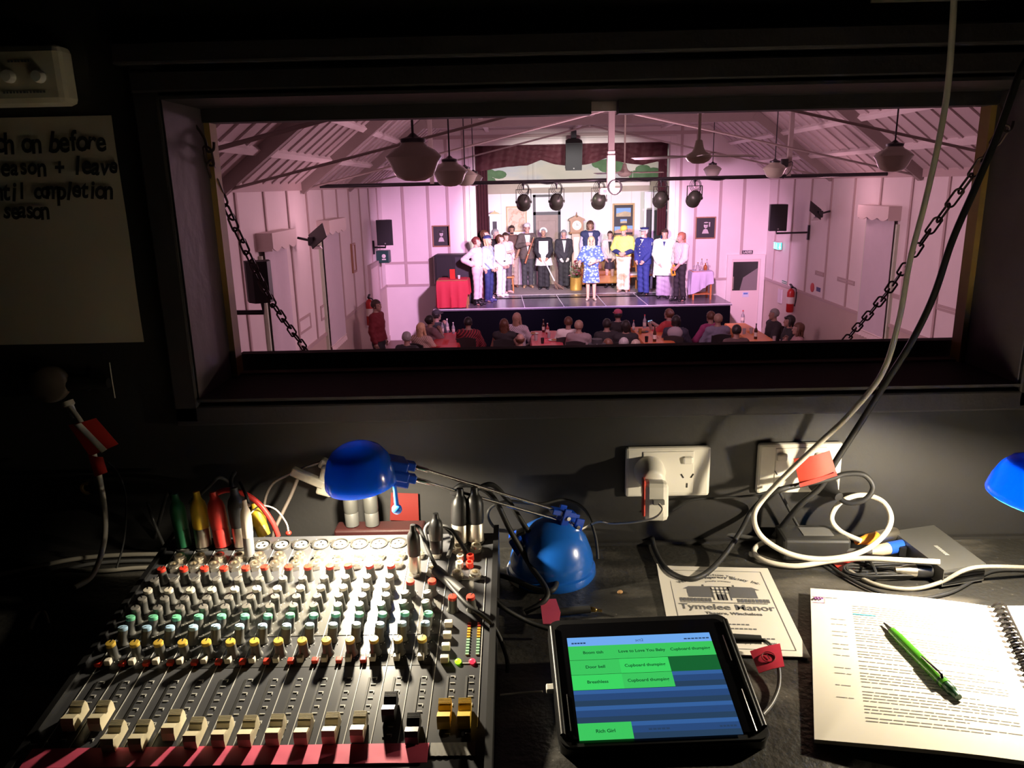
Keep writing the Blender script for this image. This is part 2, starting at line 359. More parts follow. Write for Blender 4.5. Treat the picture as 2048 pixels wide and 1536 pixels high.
g=flag([(137,850),(192,836),(237,888),(180,912)],.945,red_tape,'tag',wl,curl=.004)
flag([(148,848),(162,846),(214,899),(204,905)],.9385,paper,'label_strip',wl,curl=.004)
flag([(176,908),(206,914),(215,944),(190,953)],.945,red_tape,'tag',wl,curl=.003)
b=MB(); c=aY(172,978,1.005); b.lathe([(.009,0),(.009,.004),(.006,.004),(.006,0)],(c.x,1.01,c.z),(0,-1,0),18,a0=1.2,a1=5.2); tag(b.build('cable_clip',ochre_wood),'small curved brown cable clip on the wall beside the white lead','clip')
cable('thin_wire','thin black wire falling beside the white lead with red tags',[aY(215,925,.98),aY(238,950,.97),aY(252,1000,.965),aY(248,1080,.96),aZ(232,1140,3.505)],.0014,blk_rub)
cable('thin_wire','short thin pale wire stub high on the black wall left of the window',[aY(219,725,1.004),aY(224,760,1.002),aY(230,796,1.004)],.0008,white_cable)
cable('black_cable','black cable slanting across dark desk left of the green plug',[aY(295,1005,.985),aY(308,1045,.97),aZ(330,1095,3.515)],.0022,M('sheen_cable',(.05,.05,.05),.3))
# ---------------- desk ----------------
dm=M('desk_laminate',(.022,.021,.02),.42,noise=.5,nscale=7,bump=.15,bscale=140)
nt=dm.node_tree; bs=nt.nodes['Principled BSDF']                    # dust specks and wiped scuffs
tc=nt.nodes.new('ShaderNodeTexCoord'); n1=nt.nodes.new('ShaderNodeTexNoise'); n1.inputs['Scale'].default_value=4; n1.inputs['Detail'].default_value=8; mp=nt.nodes.new('ShaderNodeMapping'); mp.inputs['Scale'].default_value=(2,5,1); mp.inputs['Rotation'].default_value=(0,0,.3)
vo=nt.nodes.new('ShaderNodeTexVoronoi'); vo.inputs['Scale'].default_value=70; cr=nt.nodes.new('ShaderNodeValToRGB'); cr.color_ramp.elements[0].position=.02; cr.color_ramp.elements[0].color=(.12,.11,.10,1); cr.color_ramp.elements[1].position=.09; cr.color_ramp.elements[1].color=(0,0,0,1)
cr2=nt.nodes.new('ShaderNodeValToRGB'); cr2.color_ramp.elements[0].position=.48; cr2.color_ramp.elements[0].color=(.028,.027,.025,1); cr2.color_ramp.elements[1].position=.75; cr2.color_ramp.elements[1].color=(.13,.12,.105,1)
ad=nt.nodes.new('ShaderNodeMix'); ad.data_type='RGBA'; ad.blend_type='ADD'; ad.inputs[0].default_value=1
nt.links.new(tc.outputs['Object'],mp.inputs['Vector']); nt.links.new(mp.outputs['Vector'],n1.inputs['Vector']); nt.links.new(tc.outputs['Object'],vo.inputs['Vector'])
nt.links.new(n1.outputs['Fac'],cr2.inputs['Fac']); nt.links.new(vo.outputs['Distance'],cr.inputs['Fac']); nt.links.new(cr2.outputs['Color'],ad.inputs[6]); nt.links.new(cr.outputs['Color'],ad.inputs[7]); nt.links.new(ad.outputs[2],bs.inputs['Base Color'])
dk=thing('control_desk','long black scuffed desk under the window carrying the mixer','desk',(.1,.65,2.7))
b=MB(); b.bx(-1.45,1.65,.30,1.008,3.465,3.5); b.build('desktop',dm,dk,world=True)
b=MB(); b.bx(-1.45,1.65,1.000,1.008,3.5,3.504); b.build('back_lip',black_paint,dk,world=True)
for x in (-1.35,1.55):
    for y in (.36,.95): b=MB(); b.bx(x-.03,x+.03,y-.03,y+.03,2.7,3.465); b.build('leg',black_paint,dk,world=True)
for k,(pts,r,m_) in enumerate((([(-40,1158),(60,1136),(150,1118),(240,1110),(335,1108)],.0032,'pale_grey_cable'),([(-40,1172),(80,1150),(180,1128),(260,1122),(340,1122)],.0026,'grey_cable_skin'),([(120,1140),(200,1142),(270,1136),(345,1134)],.0030,'pale_grey_cable'),([(60,1262),(72,1232),(88,1226),(96,1250)],.0026,'pale_grey_cable'))):
    cable('grey_cable',('pale grey cable lying along the dark desk left of the mixer, farthest of three','dark grey cable lying along the dark desk left of the mixer, middle of three','short grey cable nearest of three left of the mixer','small bent grey cable end on the dark desk at far left')[k],[aZ(x,y,3.505) for x,y in pts],r,M('pale_grey_cable',(.28,.26,.22),.35) if 'pale' in m_ else M('grey_cable_skin',(.10,.10,.10),.35))
# ---------------- power outlets ----------------
def outlet(label,x0,x1,z0,z1,grp=None):
    t=thing('power_outlet',label,'power outlet',((x0+x1)/2,1.01,z0)); w=x1-x0; cx=(x0+x1)/2; cz=(z0+z1)/2
    b=MB(); b.box((cx,1.005,cz),(w,.010,z1-z0),bev=.004); b.box((cx,.9995,cz),(w*.60,.002,(z1-z0)*.84),bev=.0009); b.build('plate',white_pl,t,world=True)
    for s in (-1,1):
        b=MB(); b.box((cx+s*w*.225,.9975,cz+.018),(.0145,.006,.0115),(R_(8),0,0),bev=.0028); b.build('switch',white_pl,t,world=True)
        b=MB(); sx=cx+s*w*.225
        for dx,dz,an in ((-.0068,-.002,-.55),(.0068,-.002,.55),(0,-.016,0)): b.box((sx+dx,.9984,cz+dz-.003),(.0016,.0012,.0065),(0,an,0))
        b.build('socket_slots',blk_pl,t,world=True)
    return t
outlet('white double power outlet with round adapter and USB charger, left of two',.145,.262,3.573,3.646)
outlet('white double power outlet behind the red tag, right of two',.327,.443,3.575,3.648)
ad_=thing('usb_charger','white plug adapter with red-sided USB charger in the left outlet','charger',tuple(aY(1305,1000,.99)))
c=aY(1303,950,.98); b=MB(); b.lathe([(.021,0),(.021,.012),(.0185,.02),(.017,.032),(.013,.036),(0,.036)],(c.x,1.0,c.z),(0,-1,-.12),24); b.build('adapter',white_pl,ad_,world=True)
p=aY(1311,1000,.945); b=MB(); b.box(p,(.032,.030,.052),(R_(-12),0,R_(-6)),bev=.007); b.build('charger_body',white_pl,ad_,world=True)
b=MB(); b.box(p+Vector((-.0155,.002,.004)),(.004,.027,.048),(R_(-12),0,R_(-6)),bev=.0018); b.build('side_panel',M('red_plastic',(.6,.05,.03),.4),ad_,world=True)
b=MB(); q=aY(1317,1004,.927); b.box(q,(.014,.010,.006),(R_(-12),0,0)); b.build('usb_port',grey_pl,ad_,world=True)
cable('usb_cable','thin white USB cable drooping left from the charger',[aY(1318,1008,.918),aY(1325,1020,.91),aY(1308,1036,.915),aY(1270,1044,.93),aY(1225,1047,.95),aY(1195,1044,.96),aZ(1150,1063,3.512),aZ(1060,1080,3.505)],.0015,white_cable)
# ---------------- cables over the window and in the corner ----------------
cable('white_cable','thick white cable falling in front of the window into a loop on the desk',[aY(1935,-700,.93),aY(1920,-330,.93),aY(1911,-60,.93),aY(1898,150,.93),aY(1880,270,.93),aY(1850,405,.93),aY(1820,520,.93),aY(1798,640,.925),aY(1765,745,.92),aY(1700,828,.92),aY(1640,885,.92),aY(1570,952,.93),aY(1525,1000,.94),aY(1508,1035,.93),aZ(1525,1075,3.54),aZ(1580,1108,3.52),aZ(1650,1118,3.515),aZ(1722,1104,3.525),aZ(1768,1070,3.545),aZ(1782,1035,3.56),aZ(1765,1003,3.572),aZ(1725,990,3.575),aZ(1683,1003,3.57),aZ(1663,1035,3.55),aZ(1680,1062,3.535),aZ(1722,1082,3.53)],.0036,white_cable,sub=10)
cable('white_cable','second white cable lying in a flat loop on the desk before the silver box',[aZ(1880,1124,3.535),aZ(1800,1120,3.53),aZ(1720,1117,3.52),aZ(1660,1122,3.512),aZ(1590,1132,3.506),aZ(1530,1122,3.506),aZ(1508,1102,3.508),aZ(1530,1085,3.51),aZ(1590,1085,3.51)],.0036,white_cable)
cable('black_cable','black cable slanting down beside the white cable past the right chain',[aY(2190,-650,.94),aY(2130,-250,.94),aY(2075,60,.94),aY(2038,150,.94),aY(1998,262,.94),aY(1955,365,.94),aY(1905,480,.94),aY(1868,590,.94),aY(1825,680,.94),aY(1775,760,.945),aY(1715,855,.95),aY(1670,925,.955),aY(1640,975,.96),aY(1600,1010,.965),aZ(1560,1058,3.53),aZ(1548,1075,3.52)],.0042,blk_rub,sub=10)
rl=thing('tagged_lead','black lead with red tape tag looping out of the right outlet','cable',tuple(aY(1650,980,.95)))
cable('cord',None,[aY(1662,976,.972),aY(1690,1004,.955),aY(1728,1000,.945),aY(1746,975,.945),aY(1728,950,.95),aY(1690,948,.955),aY(1660,958,.955),aY(1600,970,.955),aY(1545,985,.95),aZ(1505,1020,3.55),aZ(1480,1065,3.53),aZ(1445,1115,3.512),aZ(1410,1148,3.508),aZ(1375,1158,3.506),aZ(1335,1140,3.506),aZ(1310,1100,3.506),aZ(1303,1068,3.506)],.0036,blk_rub,parent=rl)
b=MB(); c=aY(1645,968,.985); b.lathe([(.017,0),(.018,.01),(.014,.022),(.007,.034),(.006,.045),(0,.046)],(c.x,.998,c.z),(.25,-1,-.15),20); b.build('plug',blk_rub,rl,world=True)
flag([(1587,917),(1659,901),(1673,948),(1600,974)],.945,M('dark_red_tape',(.42,.04,.02),.5,noise=.1),'tag',rl,curl=.004)
flag([(1598,967),(1673,944),(1674,951),(1600,974)],.9405,red_tape,'tag_edge',rl)
cable('grey_cable','grey cable lying along the back of the desk to the blue connector',[aZ(1200,1068,3.508),aZ(1300,1060,3.508),aZ(1430,1066,3.508),aZ(1540,1082,3.51),aZ(1640,1096,3.514),aZ(1745,1104,3.52)],.0034,M('grey_cable_skin',(.10,.10,.10),.35))
cable('black_cable','thin black cable curving on the desk in front of the silver box',[aY(1560,985,.985),aZ(1598,1055,3.53),aZ(1625,1095,3.51),aZ(1665,1135,3.505),aZ(1740,1178,3.504),aZ(1820,1197,3.504),aZ(1900,1185,3.504),aZ(1965,1150,3.504),aZ(2000,1140,3.504),aZ(2060,1140,3.504)],.0022,blk_rub)
cable('grey_cable','grey cable bending round the silver box to the right edge',[aZ(1695,1140,3.504),aZ(1750,1168,3.504),aZ(1820,1178,3.504),aZ(1880,1165,3.51),aZ(1930,1140,3.53),aZ(1975,1133,3.53),aZ(2060,1135,3.52)],.0026,M('pale_grey_cable',(.28,.26,.22),.35))
cable('black_cable','black cable running along wall foot below the left outlet',[aY(1345,1020,.985),aY(1385,1000,.985),aY(1440,996,.985),aY(1510,990,.98),aY(1560,975,.98)],.0016,blk_rub)
# power brick, silver interface box with connectors
pb=thing('power_brick','dark grey power brick by the wall under the right outlet','power supply',tuple(aZ(1605,1088,3.5)))
c=aZ(1605,1088,3.5); b=MB(); b.box((c.x,.965,3.517),(.088,.05,.032),(0,0,R_(-3)),bev=.004); b.build('casing',M('brick_plastic',(.03,.03,.03),.4,noise=.3,nscale=20),pb,world=True)
b=MB(); b.box((c.x+.005,.965,3.5335),(.04,.025,.0006),(0,0,R_(-3))); b.build('rating_label',grey_pl,pb,world=True)
ib=thing('interface_box','flat silver-grey metal box with slotted side at the right of the desk','interface',tuple(aZ(1880,1120,3.5)))
q0,q1,q2,q3=aZ(1785,1062,3.528),aZ(1868,1050,3.528),aZ(1972,1127,3.528),aZ(1888,1140,3.528)
def slab(b,qs,z0,z1):
    vs=[Vector((q.x,q.y,z)) for z in (z0,z1) for q in qs]; n=len(qs)
    return b.add(vs,[tuple(range(n))[::-1],tuple(range(n,2*n))]+[(i,(i+1)%n,n+(i+1)%n,n+i) for i in range(n)])
b=MB(); slab(b,[q3,q2,q1,q0],3.505,3.528); b.build('case',M('silver_case',(.11,.11,.105),.45,.4,noise=.1,nscale=30),ib,world=True)
b=MB(); ex=(q2-q3); nrm=Vector((ex.y,-ex.x,0)).normalized(); 
for k in range(4):
    z=3.509+k*.0045; m_=(q3+q2)/2; b.box((m_.x+nrm.x*.0004,m_.y+nrm.y*.0004,z),(ex.length*.96,.0012,.002),(0,0,math.atan2(ex.y,ex.x)))
b.build('side_slots',blk_pl,ib,world=True)
b=MB(); ex2=(q1-q0); 
mid=q0.lerp(q2,.5); mm=frame_mtx(mid+Vector((.0,-.012,.0005)),(q2-q1),(q1-q0))
for k in range(7): b.add([mm@Vector((-.014+k*.004,-.003,0)),mm@Vector((-.0115+k*.004,-.003,0)),mm@Vector((-.0105+k*.004,.002,0)),mm@Vector((-.013+k*.004,.002,0))],[(0,1,2,3)])
b.build('printed_logo',M('pale_print',(.36,.36,.34),.5),ib,world=True)
b=MB(); 
for s in(0,1):
    b=MB(); q=q0.lerp(q3,.3+.35*s); b.box((q.x-.004,q.y,3.516),(.008,.014,.012),(0,0,R_(-25))); b.build('connector_socket',dark_metal,ib,world=True)
def connector(label,a,e,r,mats,name='cable_connector'):
    a=Vector(a); e=Vector(e); d=(e-a); t=thing(name,label,'connector',tuple(a)); L=d.length
    b=MB(); b.lathe([(r*.45,0),(r*.55,L*.1),(r*.9,L*.3),(r*.95,L*.5)],(0,0,0),d,16); b.build('boot',mats[0],t)
    b=MB(); b.lathe([(r,L*.5),(r,L*.95),(r*.9,L),(0,L)],(0,0,0),d,16); b.build('shell',mats[1],t); return t
connector('silver connector with orange boot on the white cable',aZ(1712,1084,3.526),aZ(1792,1066,3.526),.0085,(M('orange_boot',(.8,.3,.03),.4),silver))
connector('blue and beige connector on the grey cable by the silver box',aZ(1738,1104,3.518),aZ(1812,1090,3.518),.0085,(M('beige_boot',(.55,.45,.32),.4),M('blue_plastic',(.02,.10,.55),.35)))
connector('black and silver barrel plug in front of the silver box',aZ(1790,1140,3.514),aZ(1872,1142,3.514),.0085,(silver,blk_pl))
cc=aZ(1740,1152,3.5); b=MB()
for k in range(6):
    P=[cc+Vector(((.036+.003*k)*math.cos(t)+.004*k,(.010+.0022*k)*math.sin(t),.004+.003*(k%3)+.002*math.sin(3*t))) for t in [2*PI*i/28 for i in range(28)]]; b.tube(P,.0015,6,True)
b.tube([cc+Vector((.0,.016*math.cos(t),.008+.010*math.sin(t))) for t in [2*PI*i/12 for i in range(12)]],.0018,6,True)
tag(b.build('coiled_wire',blk_rub),'small coil of thin black wire before the silver box','cable')
b=MB(); P=[aZ(x,y,3.504) for x,y in((1660,1122),(1715,1112),(1725,1128),(1690,1150))]; slab(b,P[::-1],3.5035,3.5045); tag(b.build('tape_scrap',red_tape),'crumpled red tape scrap on the desk beside the coiled wire','tape')
# ---------------- mixing desk ----------------
PX0,PITCH_,SL=-.417,.0242,.15
def PP(u,Y,h=0): return Vector((PX0+PITCH_*u,Y,3.543+SL*(Y-.687)+h))
TILT=math.atan(SL); PROT=Matrix.Rotation(TILT,3,'X')
MO=(-.235,.73,3.5)
mx=thing('mixing_desk','large black audio mixing desk with coloured knobs and cream faders on the desk','mixing desk',MO)
panel=M('mixer_panel',(.066,.067,.074),.30,0,noise=.15,nscale=30); band=M('mixer_band',(.105,.103,.096),.30,noise=.06,nscale=40); pline=M('panel_print',(.50,.50,.48),.5); slotm=M('slot_black',(.004,.004,.004),.6)
b=MB(); u0,u1=-.95,15.75
def wedge(b,ua,ub,ya,yb,h0,h1):
    vs=[PP(ua,ya,h0),PP(ub,ya,h0),PP(ub,yb,h0),PP(ua,yb,h0),PP(ua,ya,h1),PP(ub,ya,h1),PP(ub,yb,h1),PP(ua,yb,h1)]
    b.add(vs,[(3,2,1,0),(4,5,6,7),(0,1,5,4),(1,2,6,5),(2,3,7,6),(3,0,4,7)])
fr=[PP(u,Y) for u in(u0,u1) for Y in(.535,.90)]
x0,x1=fr[0].x,fr[2].x
pf=[(.535,3.503),(.535,PP(0,.535).z-.004),(.541,PP(0,.541).z),(.893,PP(0,.893).z),(.90,PP(0,.90).z-.006),(.905,3.503)]
b.prism([(y,z) for y,z in pf],x0,x1,Matrix(((0,0,1,0),(1,0,0,0),(0,1,0,0),(0,0,0,1))))
b.build('chassis',panel,mx,world=True)
b=MB(); b.mat(0)
wedge(b,-.5,11.62,.712,.797,.0002,.0006); wedge(b,11.62,13.5,.712,.768,.0002,.0006); 
b.mat(1)
for c in range(15):                                   # white channel lines
    u=c-.42; wedge(b,u-.014,u+.014,.56,.885,.0004,.0009)
    if c<14: wedge(b,u+.05,u+.36,.8335,.8342,.0003,.0009); wedge(b,u+.05,u+.40,.8505,.8512,.0003,.0009)
wedge(b,15.42,15.45,.59,.84,.0003,.0009); wedge(b,14.4,15.45,.6685,.6693,.0003,.0009); wedge(b,13.6,15.45,.8,.8008,.0003,.0009)
for c in range(16):                                   # fader scale ticks
    u=c if c<14 else 14.15+(c-14)*.75
    for k in range(9):
        Y=.652-.0085*k; wedge(b,u+.10,u+.30,Y-.0004,Y+.0004,.0003,.0008)
        if k%2==0: wedge(b,u+.27,u+.30,Y-.0026,Y,.0003,.0008)
for c in range(14):
    for Y in (.786,.769,.754,.739,.721,.705,.686):    # dotted dial scales
        for a in (-.9,-.45,.45,.9):
            q=PP(c,Y); dx,dy=.0088*math.sin(a+PI),.0088*math.cos(a+PI); uu=c+dx/PITCH_
            wedge(b,uu-.018,uu+.018,Y+dy-.0004,Y+dy+.0004,.0005,.0009)
b.mat(2)
for c in range(16):
    u=c if c<14 else 14.15+(c-14)*.75
    wedge(b,u-.045,u+.045,.581,.652,.0002,.0009)
wedge(b,-.3,13.45,.668,.684,.0001,.0003)
b.build('panel_markings',[band,pline,slotm],mx,world=True)
for ua,ub in((15.75,16.02),(-1.2,-.95)):
    b=MB(); xa_,xb_=PP(ua,.7).x,PP(ub,.7).x; b.prism([(.53,3.5025),(.53,PP(0,.53).z+.004),(.905,PP(0,.905).z+.004),(.905,3.5025)],xa_,xb_,Matrix(((0,0,1,0),(1,0,0,0),(0,1,0,0),(0,0,0,1)))); b.build('side_cheek',blk_pl,mx,world=True)
skirt=M('knob_skirt',(.085,.085,.08),.45)
capc=dict(red=(.70,.045,.025),white=(.72,.66,.55),grey=(.20,.19,.175),green=(.16,.55,.33),blue=(.33,.52,.72),yellow=(.75,.50,.08))
capm={k:M('cap_'+k,v,.4) for k,v in capc.items()}
KB={}
def knob(kind,u,Y,col,ang=0):
    loc=PP(u,Y)-Vector(MO)
    if (kind,col) not in KB:
        b=MB(); b.lathe([(.0066,0),(.0064,.001),(.0050,.003),(.0047,.0155)],n=18); b.box((0,.0049,.009),(.0009,.0008,.013))
        o=b.build(kind,skirt,mx,loc=loc,rot=(TILT,0,ang))
        b=MB(); b.lathe([(.0048,.0150),(.0049,.0175),(.0044,.0186),(0,.0189)],n=18); b.mat(1); b.box((0,.0026,.0188),(.0008,.0046,.0005)); c=b.build('cap',[capm[col],ink],o); c['label']=col+' cap'
        KB[(kind,col)]=o; return
    s=KB[(kind,col)]; o=dup(s,loc,None,parent=mx); o.location=loc; o.rotation_euler=(TILT,0,ang)
rk=random.Random(5)
for c in range(12):
    knob('gain_knob',c,.807,'red',rk.uniform(-1.2,.6))
    knob('equaliser_knob',c,.786,'grey',rk.uniform(-.6,.6)); knob('equaliser_knob',c,.769,'white',rk.uniform(-.5,.5))
    knob('equaliser_knob',c,.754,'grey',rk.uniform(-.6,.6)); knob('equaliser_knob',c,.739,'grey',rk.uniform(-.6,.6))
for c in (12,13):
    knob('gain_knob',c,.777,'red',.4); knob('equaliser_knob',c,.756,'grey',-1.3); knob('equaliser_knob',c,.740,'grey',-1.4)
for c in range(14):
    knob('aux_knob',c,.721,'green',2.2+rk.uniform(-.3,.5)); knob('aux_knob',c,.705,'blue',2.4+rk.uniform(-.3,.5)); knob('pan_knob',c,.686,'yellow',rk.uniform(-.1,.1))
knob('master_knob',14.04,.749,'red',.3); knob('master_knob',14.92,.749,'red',-.4)
# faders
fb=MB()
prof=[(-.0125,0),(-.0125,.0085),(-.0105,.0135),(-.0035,.0115),(-.0012,.0085),(.0012,.0085),(.0035,.0115),(.0105,.0135),(.0125,.0085),(.0125,0)]
fb.prism(prof,-.0058,.0058,Matrix(((0,0,1,0),(1,0,0,0),(0,1,0,0),(0,0,0,1))))
for k in range(5): fb.box((0,.0055+.0012*k,.0125+.0002*k),(.0112,.0004,.0006))
FC={}
def fader(u,Y,col,m):
    loc=PP(u,Y,.0015)-Vector(MO)
    if col not in FC:
        o=fb.build('fader_cap',m,mx,loc=loc,rot=(TILT,0,0)); o['label']=col+' fader cap'; FC[col]=o
        e=bpy.data.objects.new('x',None); bpy.data.objects.remove(e)
    else: o=FC[col].copy(); COL.objects.link(o); o.location=loc
cream=M('fader_cream',(.74,.66,.46),.45); fyel=M('fader_yellow',(.72,.46,.04),.42)
for u,Y in zip((.2,1.2,2.15,3.15,4.15,5.1,6.1,7.05,8.05,9.08,10.08,11.1),(.604,.604,.581,.581,.592,.583,.584,.584,.585,.585,.586,.587)): fader(u,Y,'cream',cream)
for u,Y in ((12.1,.609),(13.1,.584)): fader(u,Y,'black',M('fader_black',(.02,.02,.022),.35))
for u in (14.2,14.95): fader(u,.600,'yellow',fyel)
# buttons, meters, lights
def button(name,u,Y,col,w=.0062,d=.006,h=.006):
    b=MB(); b.box(PP(u,Y,h/2),(w,d,h),(TILT,0,0),bev=.0008); return b.build(name,capm[col],mx,world=True)
for c in range(14):
    if c<12: button('mute_button',c-.42,.674,'red',h=.0045)
    button('solo_button',c-.05,.676,'white')
for Y in (.723,.706,.689,.672): button('group_button',13.95,Y,'white',.0085,.006,.007)
led=[M('meter_red',(.25,.03,.02),.3),M('meter_amber',(.55,.32,.04),.3),M('meter_green',(.30,.48,.34),.3)]
for u in (14.85,15.28):
    for k in range(12):
        b=MB(); b.box(PP(u,.7265-.0041*k,.0006),(.0034,.0022,.0016),(TILT,0,0)); b.build('meter_light',led[0 if k<2 else 1 if k<6 else 2],mx,world=True)
for u,col in ((14.5,(.35,1,.02)),(15.08,(1,.03,.06))):
    b=MB(); b.ell(PP(u,.671,.001),(.0034,.0034,.0026)); b.build('indicator_light',M('led_%d'%int(u*10),col,.3,emit=2.0),mx,world=True)
# sockets
bj=MB(); bj.lathe([(.0075,0),(.0072,.005)],n=6); bj.lathe([(.0062,.005),(.0060,.0085),(.0036,.0088),(.0034,.003)],n=16,caps=False); bj.mat(1); bj.lathe([(.0034,.003),(0,.003)],n=16)
J0=None
def jack(u,Y):
    global J0
    loc=PP(u,Y)-Vector(MO)
    if J0 is None: J0=bj.build('jack_socket',[silver,slotm],mx,loc=loc,rot=(TILT,0,.3))
    else: o=J0.copy(); COL.objects.link(o); o.location=loc
for c in range(12): jack(c+.12,.846); jack(c+.10,.829)
for u,Y in ((12.05,.846),(12.9,.846),(12.05,.812),(12.9,.812),(14.0,.855),(14.9,.857),(14.95,.804),(14.1,.805)): jack(u,Y)
bs_=MB(); bs_.lathe([(.0112,0),(.0112,.0018),(.0095,.0026),(.0092,.0006),(.0078,.0006),(.0078,.0014)],n=24); bs_.mat(2); bs_.lathe([(.0078,.0015),(0,.0015)],n=24,caps=False); bs_.mat(0)
for a in (.4,2.5): bs_.cyl((.0125*math.cos(a),.0115*math.sin(a),0),(.0125*math.cos(a),.0115*math.sin(a),.0016),.0022,n=8)
bs_.mat(1)
for a in (PI/2,PI/2+2.1,PI/2-2.1): bs_.cyl((.004*math.cos(a),.004*math.sin(a),.001),(.004*math.cos(a),.004*math.sin(a),.0018),.0015,n=8)
x0_=None
for u,Y in [(c-.12,.874) for c in range(12)]+[(14.04,.874),(14.85,.876)]:
    loc=PP(u,Y)-Vector(MO)
    if x0_ is None: x0_=bs_.build('xlr_socket',[M('socket_grey',(.08,.076,.07),.4,.4),slotm,M('socket_face',(.34,.33,.30),.5)],mx,loc=loc,rot=(TILT,0,0))
    else: o=x0_.copy(); COL.objects.link(o); o.location=loc
for u,Y,col in ((14.15,.839,'white'),(14.65,.839,'red'),(14.15,.825,'white'),(14.65,.825,'red')):
    b=MB(); b.lathe([(.0046,0),(.0044,.007),(.0028,.0075),(.0026,.002),(0,.002)],PP(u,Y),(0,-SL,1),14); b.build('phono_socket',capm[col],mx,world=True)
def tape(b,ua,ub,ya,yb): b.grid(lambda u,v:PP(ua+(ub-ua)*u,ya+(yb-ya)*v,.0010+.0005*abs(math.sin(23*u+4*v))*(1-v)),60,4,True,.0004)
b=MB(); tape(b,-.75,13.72,.5535,.574); b.build('label_tape',pink_tape,mx,world=True)
b=MB(); tape(b,13.78,15.4,.560,.574); b.build('label_tape',M('grey_tape',(.20,.19,.17),.6),mx,world=True)
# ---------------- plugs in the mixer ----------------
def xlr(label,base,up,body,L=.062,r=.0095,shell=silver,cord=None,cordr=.0026,cordmat=None,cat='audio plug',name='xlr_plug',ring=None):
    t=thing(name,label,cat,tuple(base)); up=Vector(up).normalized()
    b=MB(); b.lathe([(r,0),(r*1.02,L*.36),(r*.95,L*.38)],(0,0,0),up,18); b.build('shell',shell,t)
    b=MB(); b.lathe([(r*.98,L*.37),(r*1.06,L*.46),(r*1.06,L*.78),(r*.88,L*.90),(r*.62,L*.96),(r*.50,L*1.0),(r*.42,L*1.12),(0,L*1.13)],(0,0,0),up,18)
    if ring: b.lathe([(r*1.08,L*.62),(r*1.08,L*.65)],(0,0,0),up,18)
    b.build('boot',body,t)
    if cord:
        P=[Vector(base)+up*L*1.05]+[Vector(c) for c in cord]; bb=MB(); bb.tube(spline(P,8),cordr,8); bb.build('cord',cordmat or blk_rub,t,world=True)
    return t
pr2=tag(flag([(782,985),(836,987),(838,1042),(780,1040)],1.004,M('dim_red_card',(.12,.010,.008),.5),'red_card',None),'dark red card stuck on the wall behind the mixer right of the grey plugs','card')
N_=Vector((0,-SL,1)).normalized()
gm,ym,rm_=M('green_boot',(.02,.16,.07),.45),M('yellow_boot',(.62,.42,.03),.45),M('red_boot',(.55,.035,.03),.45)
xlr('green bodied microphone plug leftmost on the mixer back row',PP(-.12,.874,.002),(-.10,.1,1),gm,.06,.0088,gm,[aY(345,1000,.93),aY(335,985,.97),aZ(310,1075,3.52)])
xlr('yellow bodied microphone plug between the green and red plugs',PP(.88,.874,.002),(-.06,.1,1),ym,.062,.0095,silver,[aY(382,1005,.92),aY(415,975,.95),aY(440,955,.98),aY(470,975,1.0)])
xlr('red bodied microphone plug with red cord arching right',PP(1.88,.874,.002),(-.10,.08,1),rm_,.062,.0100,rm_,[aY(425,990,.905),aY(455,980,.91),aY(490,988,.91),aY(520,1010,.91),aY(545,1045,.912),aY(556,1072,.915)],.0036,rm_)
xlr('black bodied microphone plug with nickel shell beside the red plug',PP(2.88,.874,.002),(-.07,.08,1),blk_rub,.066,.0102,silver,[aY(465,990,.91),aY(462,960,.94),aY(470,945,.98)])
xlr('slim jack plug wrapped in white tape beside the black plug',PP(3.62,.846,.006),(-.02,.1,1),M('white_wrap',(.70,.62,.52),.6,noise=.25,nscale=90),.062,.0062,grey_pl,[aY(498,1010,.89),aY(490,985,.90),aY(480,965,.93)],.0022,name='jack_plug')
xlr('yellow plug lying behind the mixer under the red cord',aY(528,1070,.93),(-.25,.1,1),ym,.04,.0085,ym,[aY(505,1018,.94),aY(490,1010,.96)],name='jack_plug')
cable('thin_wire','thin pale wire arching to a red plug tip behind the mixer',[aY(498,1030,.91),aY(520,1012,.915),aY(550,1018,.918),aY(572,1045,.918),aY(577,1066,.918)],.0011,white_cable)
b=MB(); b.ell(aY(577,1066,.918),(.004,.004,.003)); tag(b.build('plug_tip',red_tape),'small red plug tip at the back edge of the mixer','plug')
xlr('left of two black output plugs at the right end of the mixer',PP(14.04,.874,.002),(.03,.10,1),blk_pl,.060,.0102,silver,[aY(905,985,.915),aY(925,970,.92),aY(960,975,.92),aY(990,1000,.91),aY(1020,1060,.90),aY(1060,1130,.885),aZ(1095,1190,3.52),aZ(1050,1225,3.505)],.0036)
xlr('right of two black output plugs at the right end of the mixer',PP(14.85,.876,.002),(.0,.10,1),blk_pl,.060,.0102,silver,[aY(960,975,.925),aY(985,970,.93),aY(1015,1000,.925),aY(1055,1060,.915),aY(1095,1110,.905),aY(1113,1150,.89),aZ(1105,1180,3.515),aZ(1070,1178,3.51),aZ(1030,1160,3.51),aZ(1000,1150,3.51)],.0036)
xlr('long black jack plug in the stereo input, left of two',PP(12.05,.812,.006),(.0,.04,1),blk_pl,.050,.0072,silver,[aY(824,1058,.85),aY(831,1052,.845),aY(842,1062,.84),aY(858,1105,.82),aY(880,1145,.80),aY(930,1205,.74),aZ(985,1250,3.55),aZ(1012,1310,3.52),aZ(1015,1345,3.504)],.0024,name='jack_plug')
xlr('long black jack plug in the stereo input, right of two',PP(12.95,.846,.006),(.02,.05,1),blk_pl,.044,.0080,dark_metal,[aY(868,1060,.87),aY(885,1052,.865),aY(905,1062,.86),aY(930,1100,.845),aY(960,1160,.82),aY(985,1195,.79),aZ(1005,1215,3.54),aZ(1060,1245,3.52),aZ(1110,1262,3.51)],.0026,name='jack_plug')
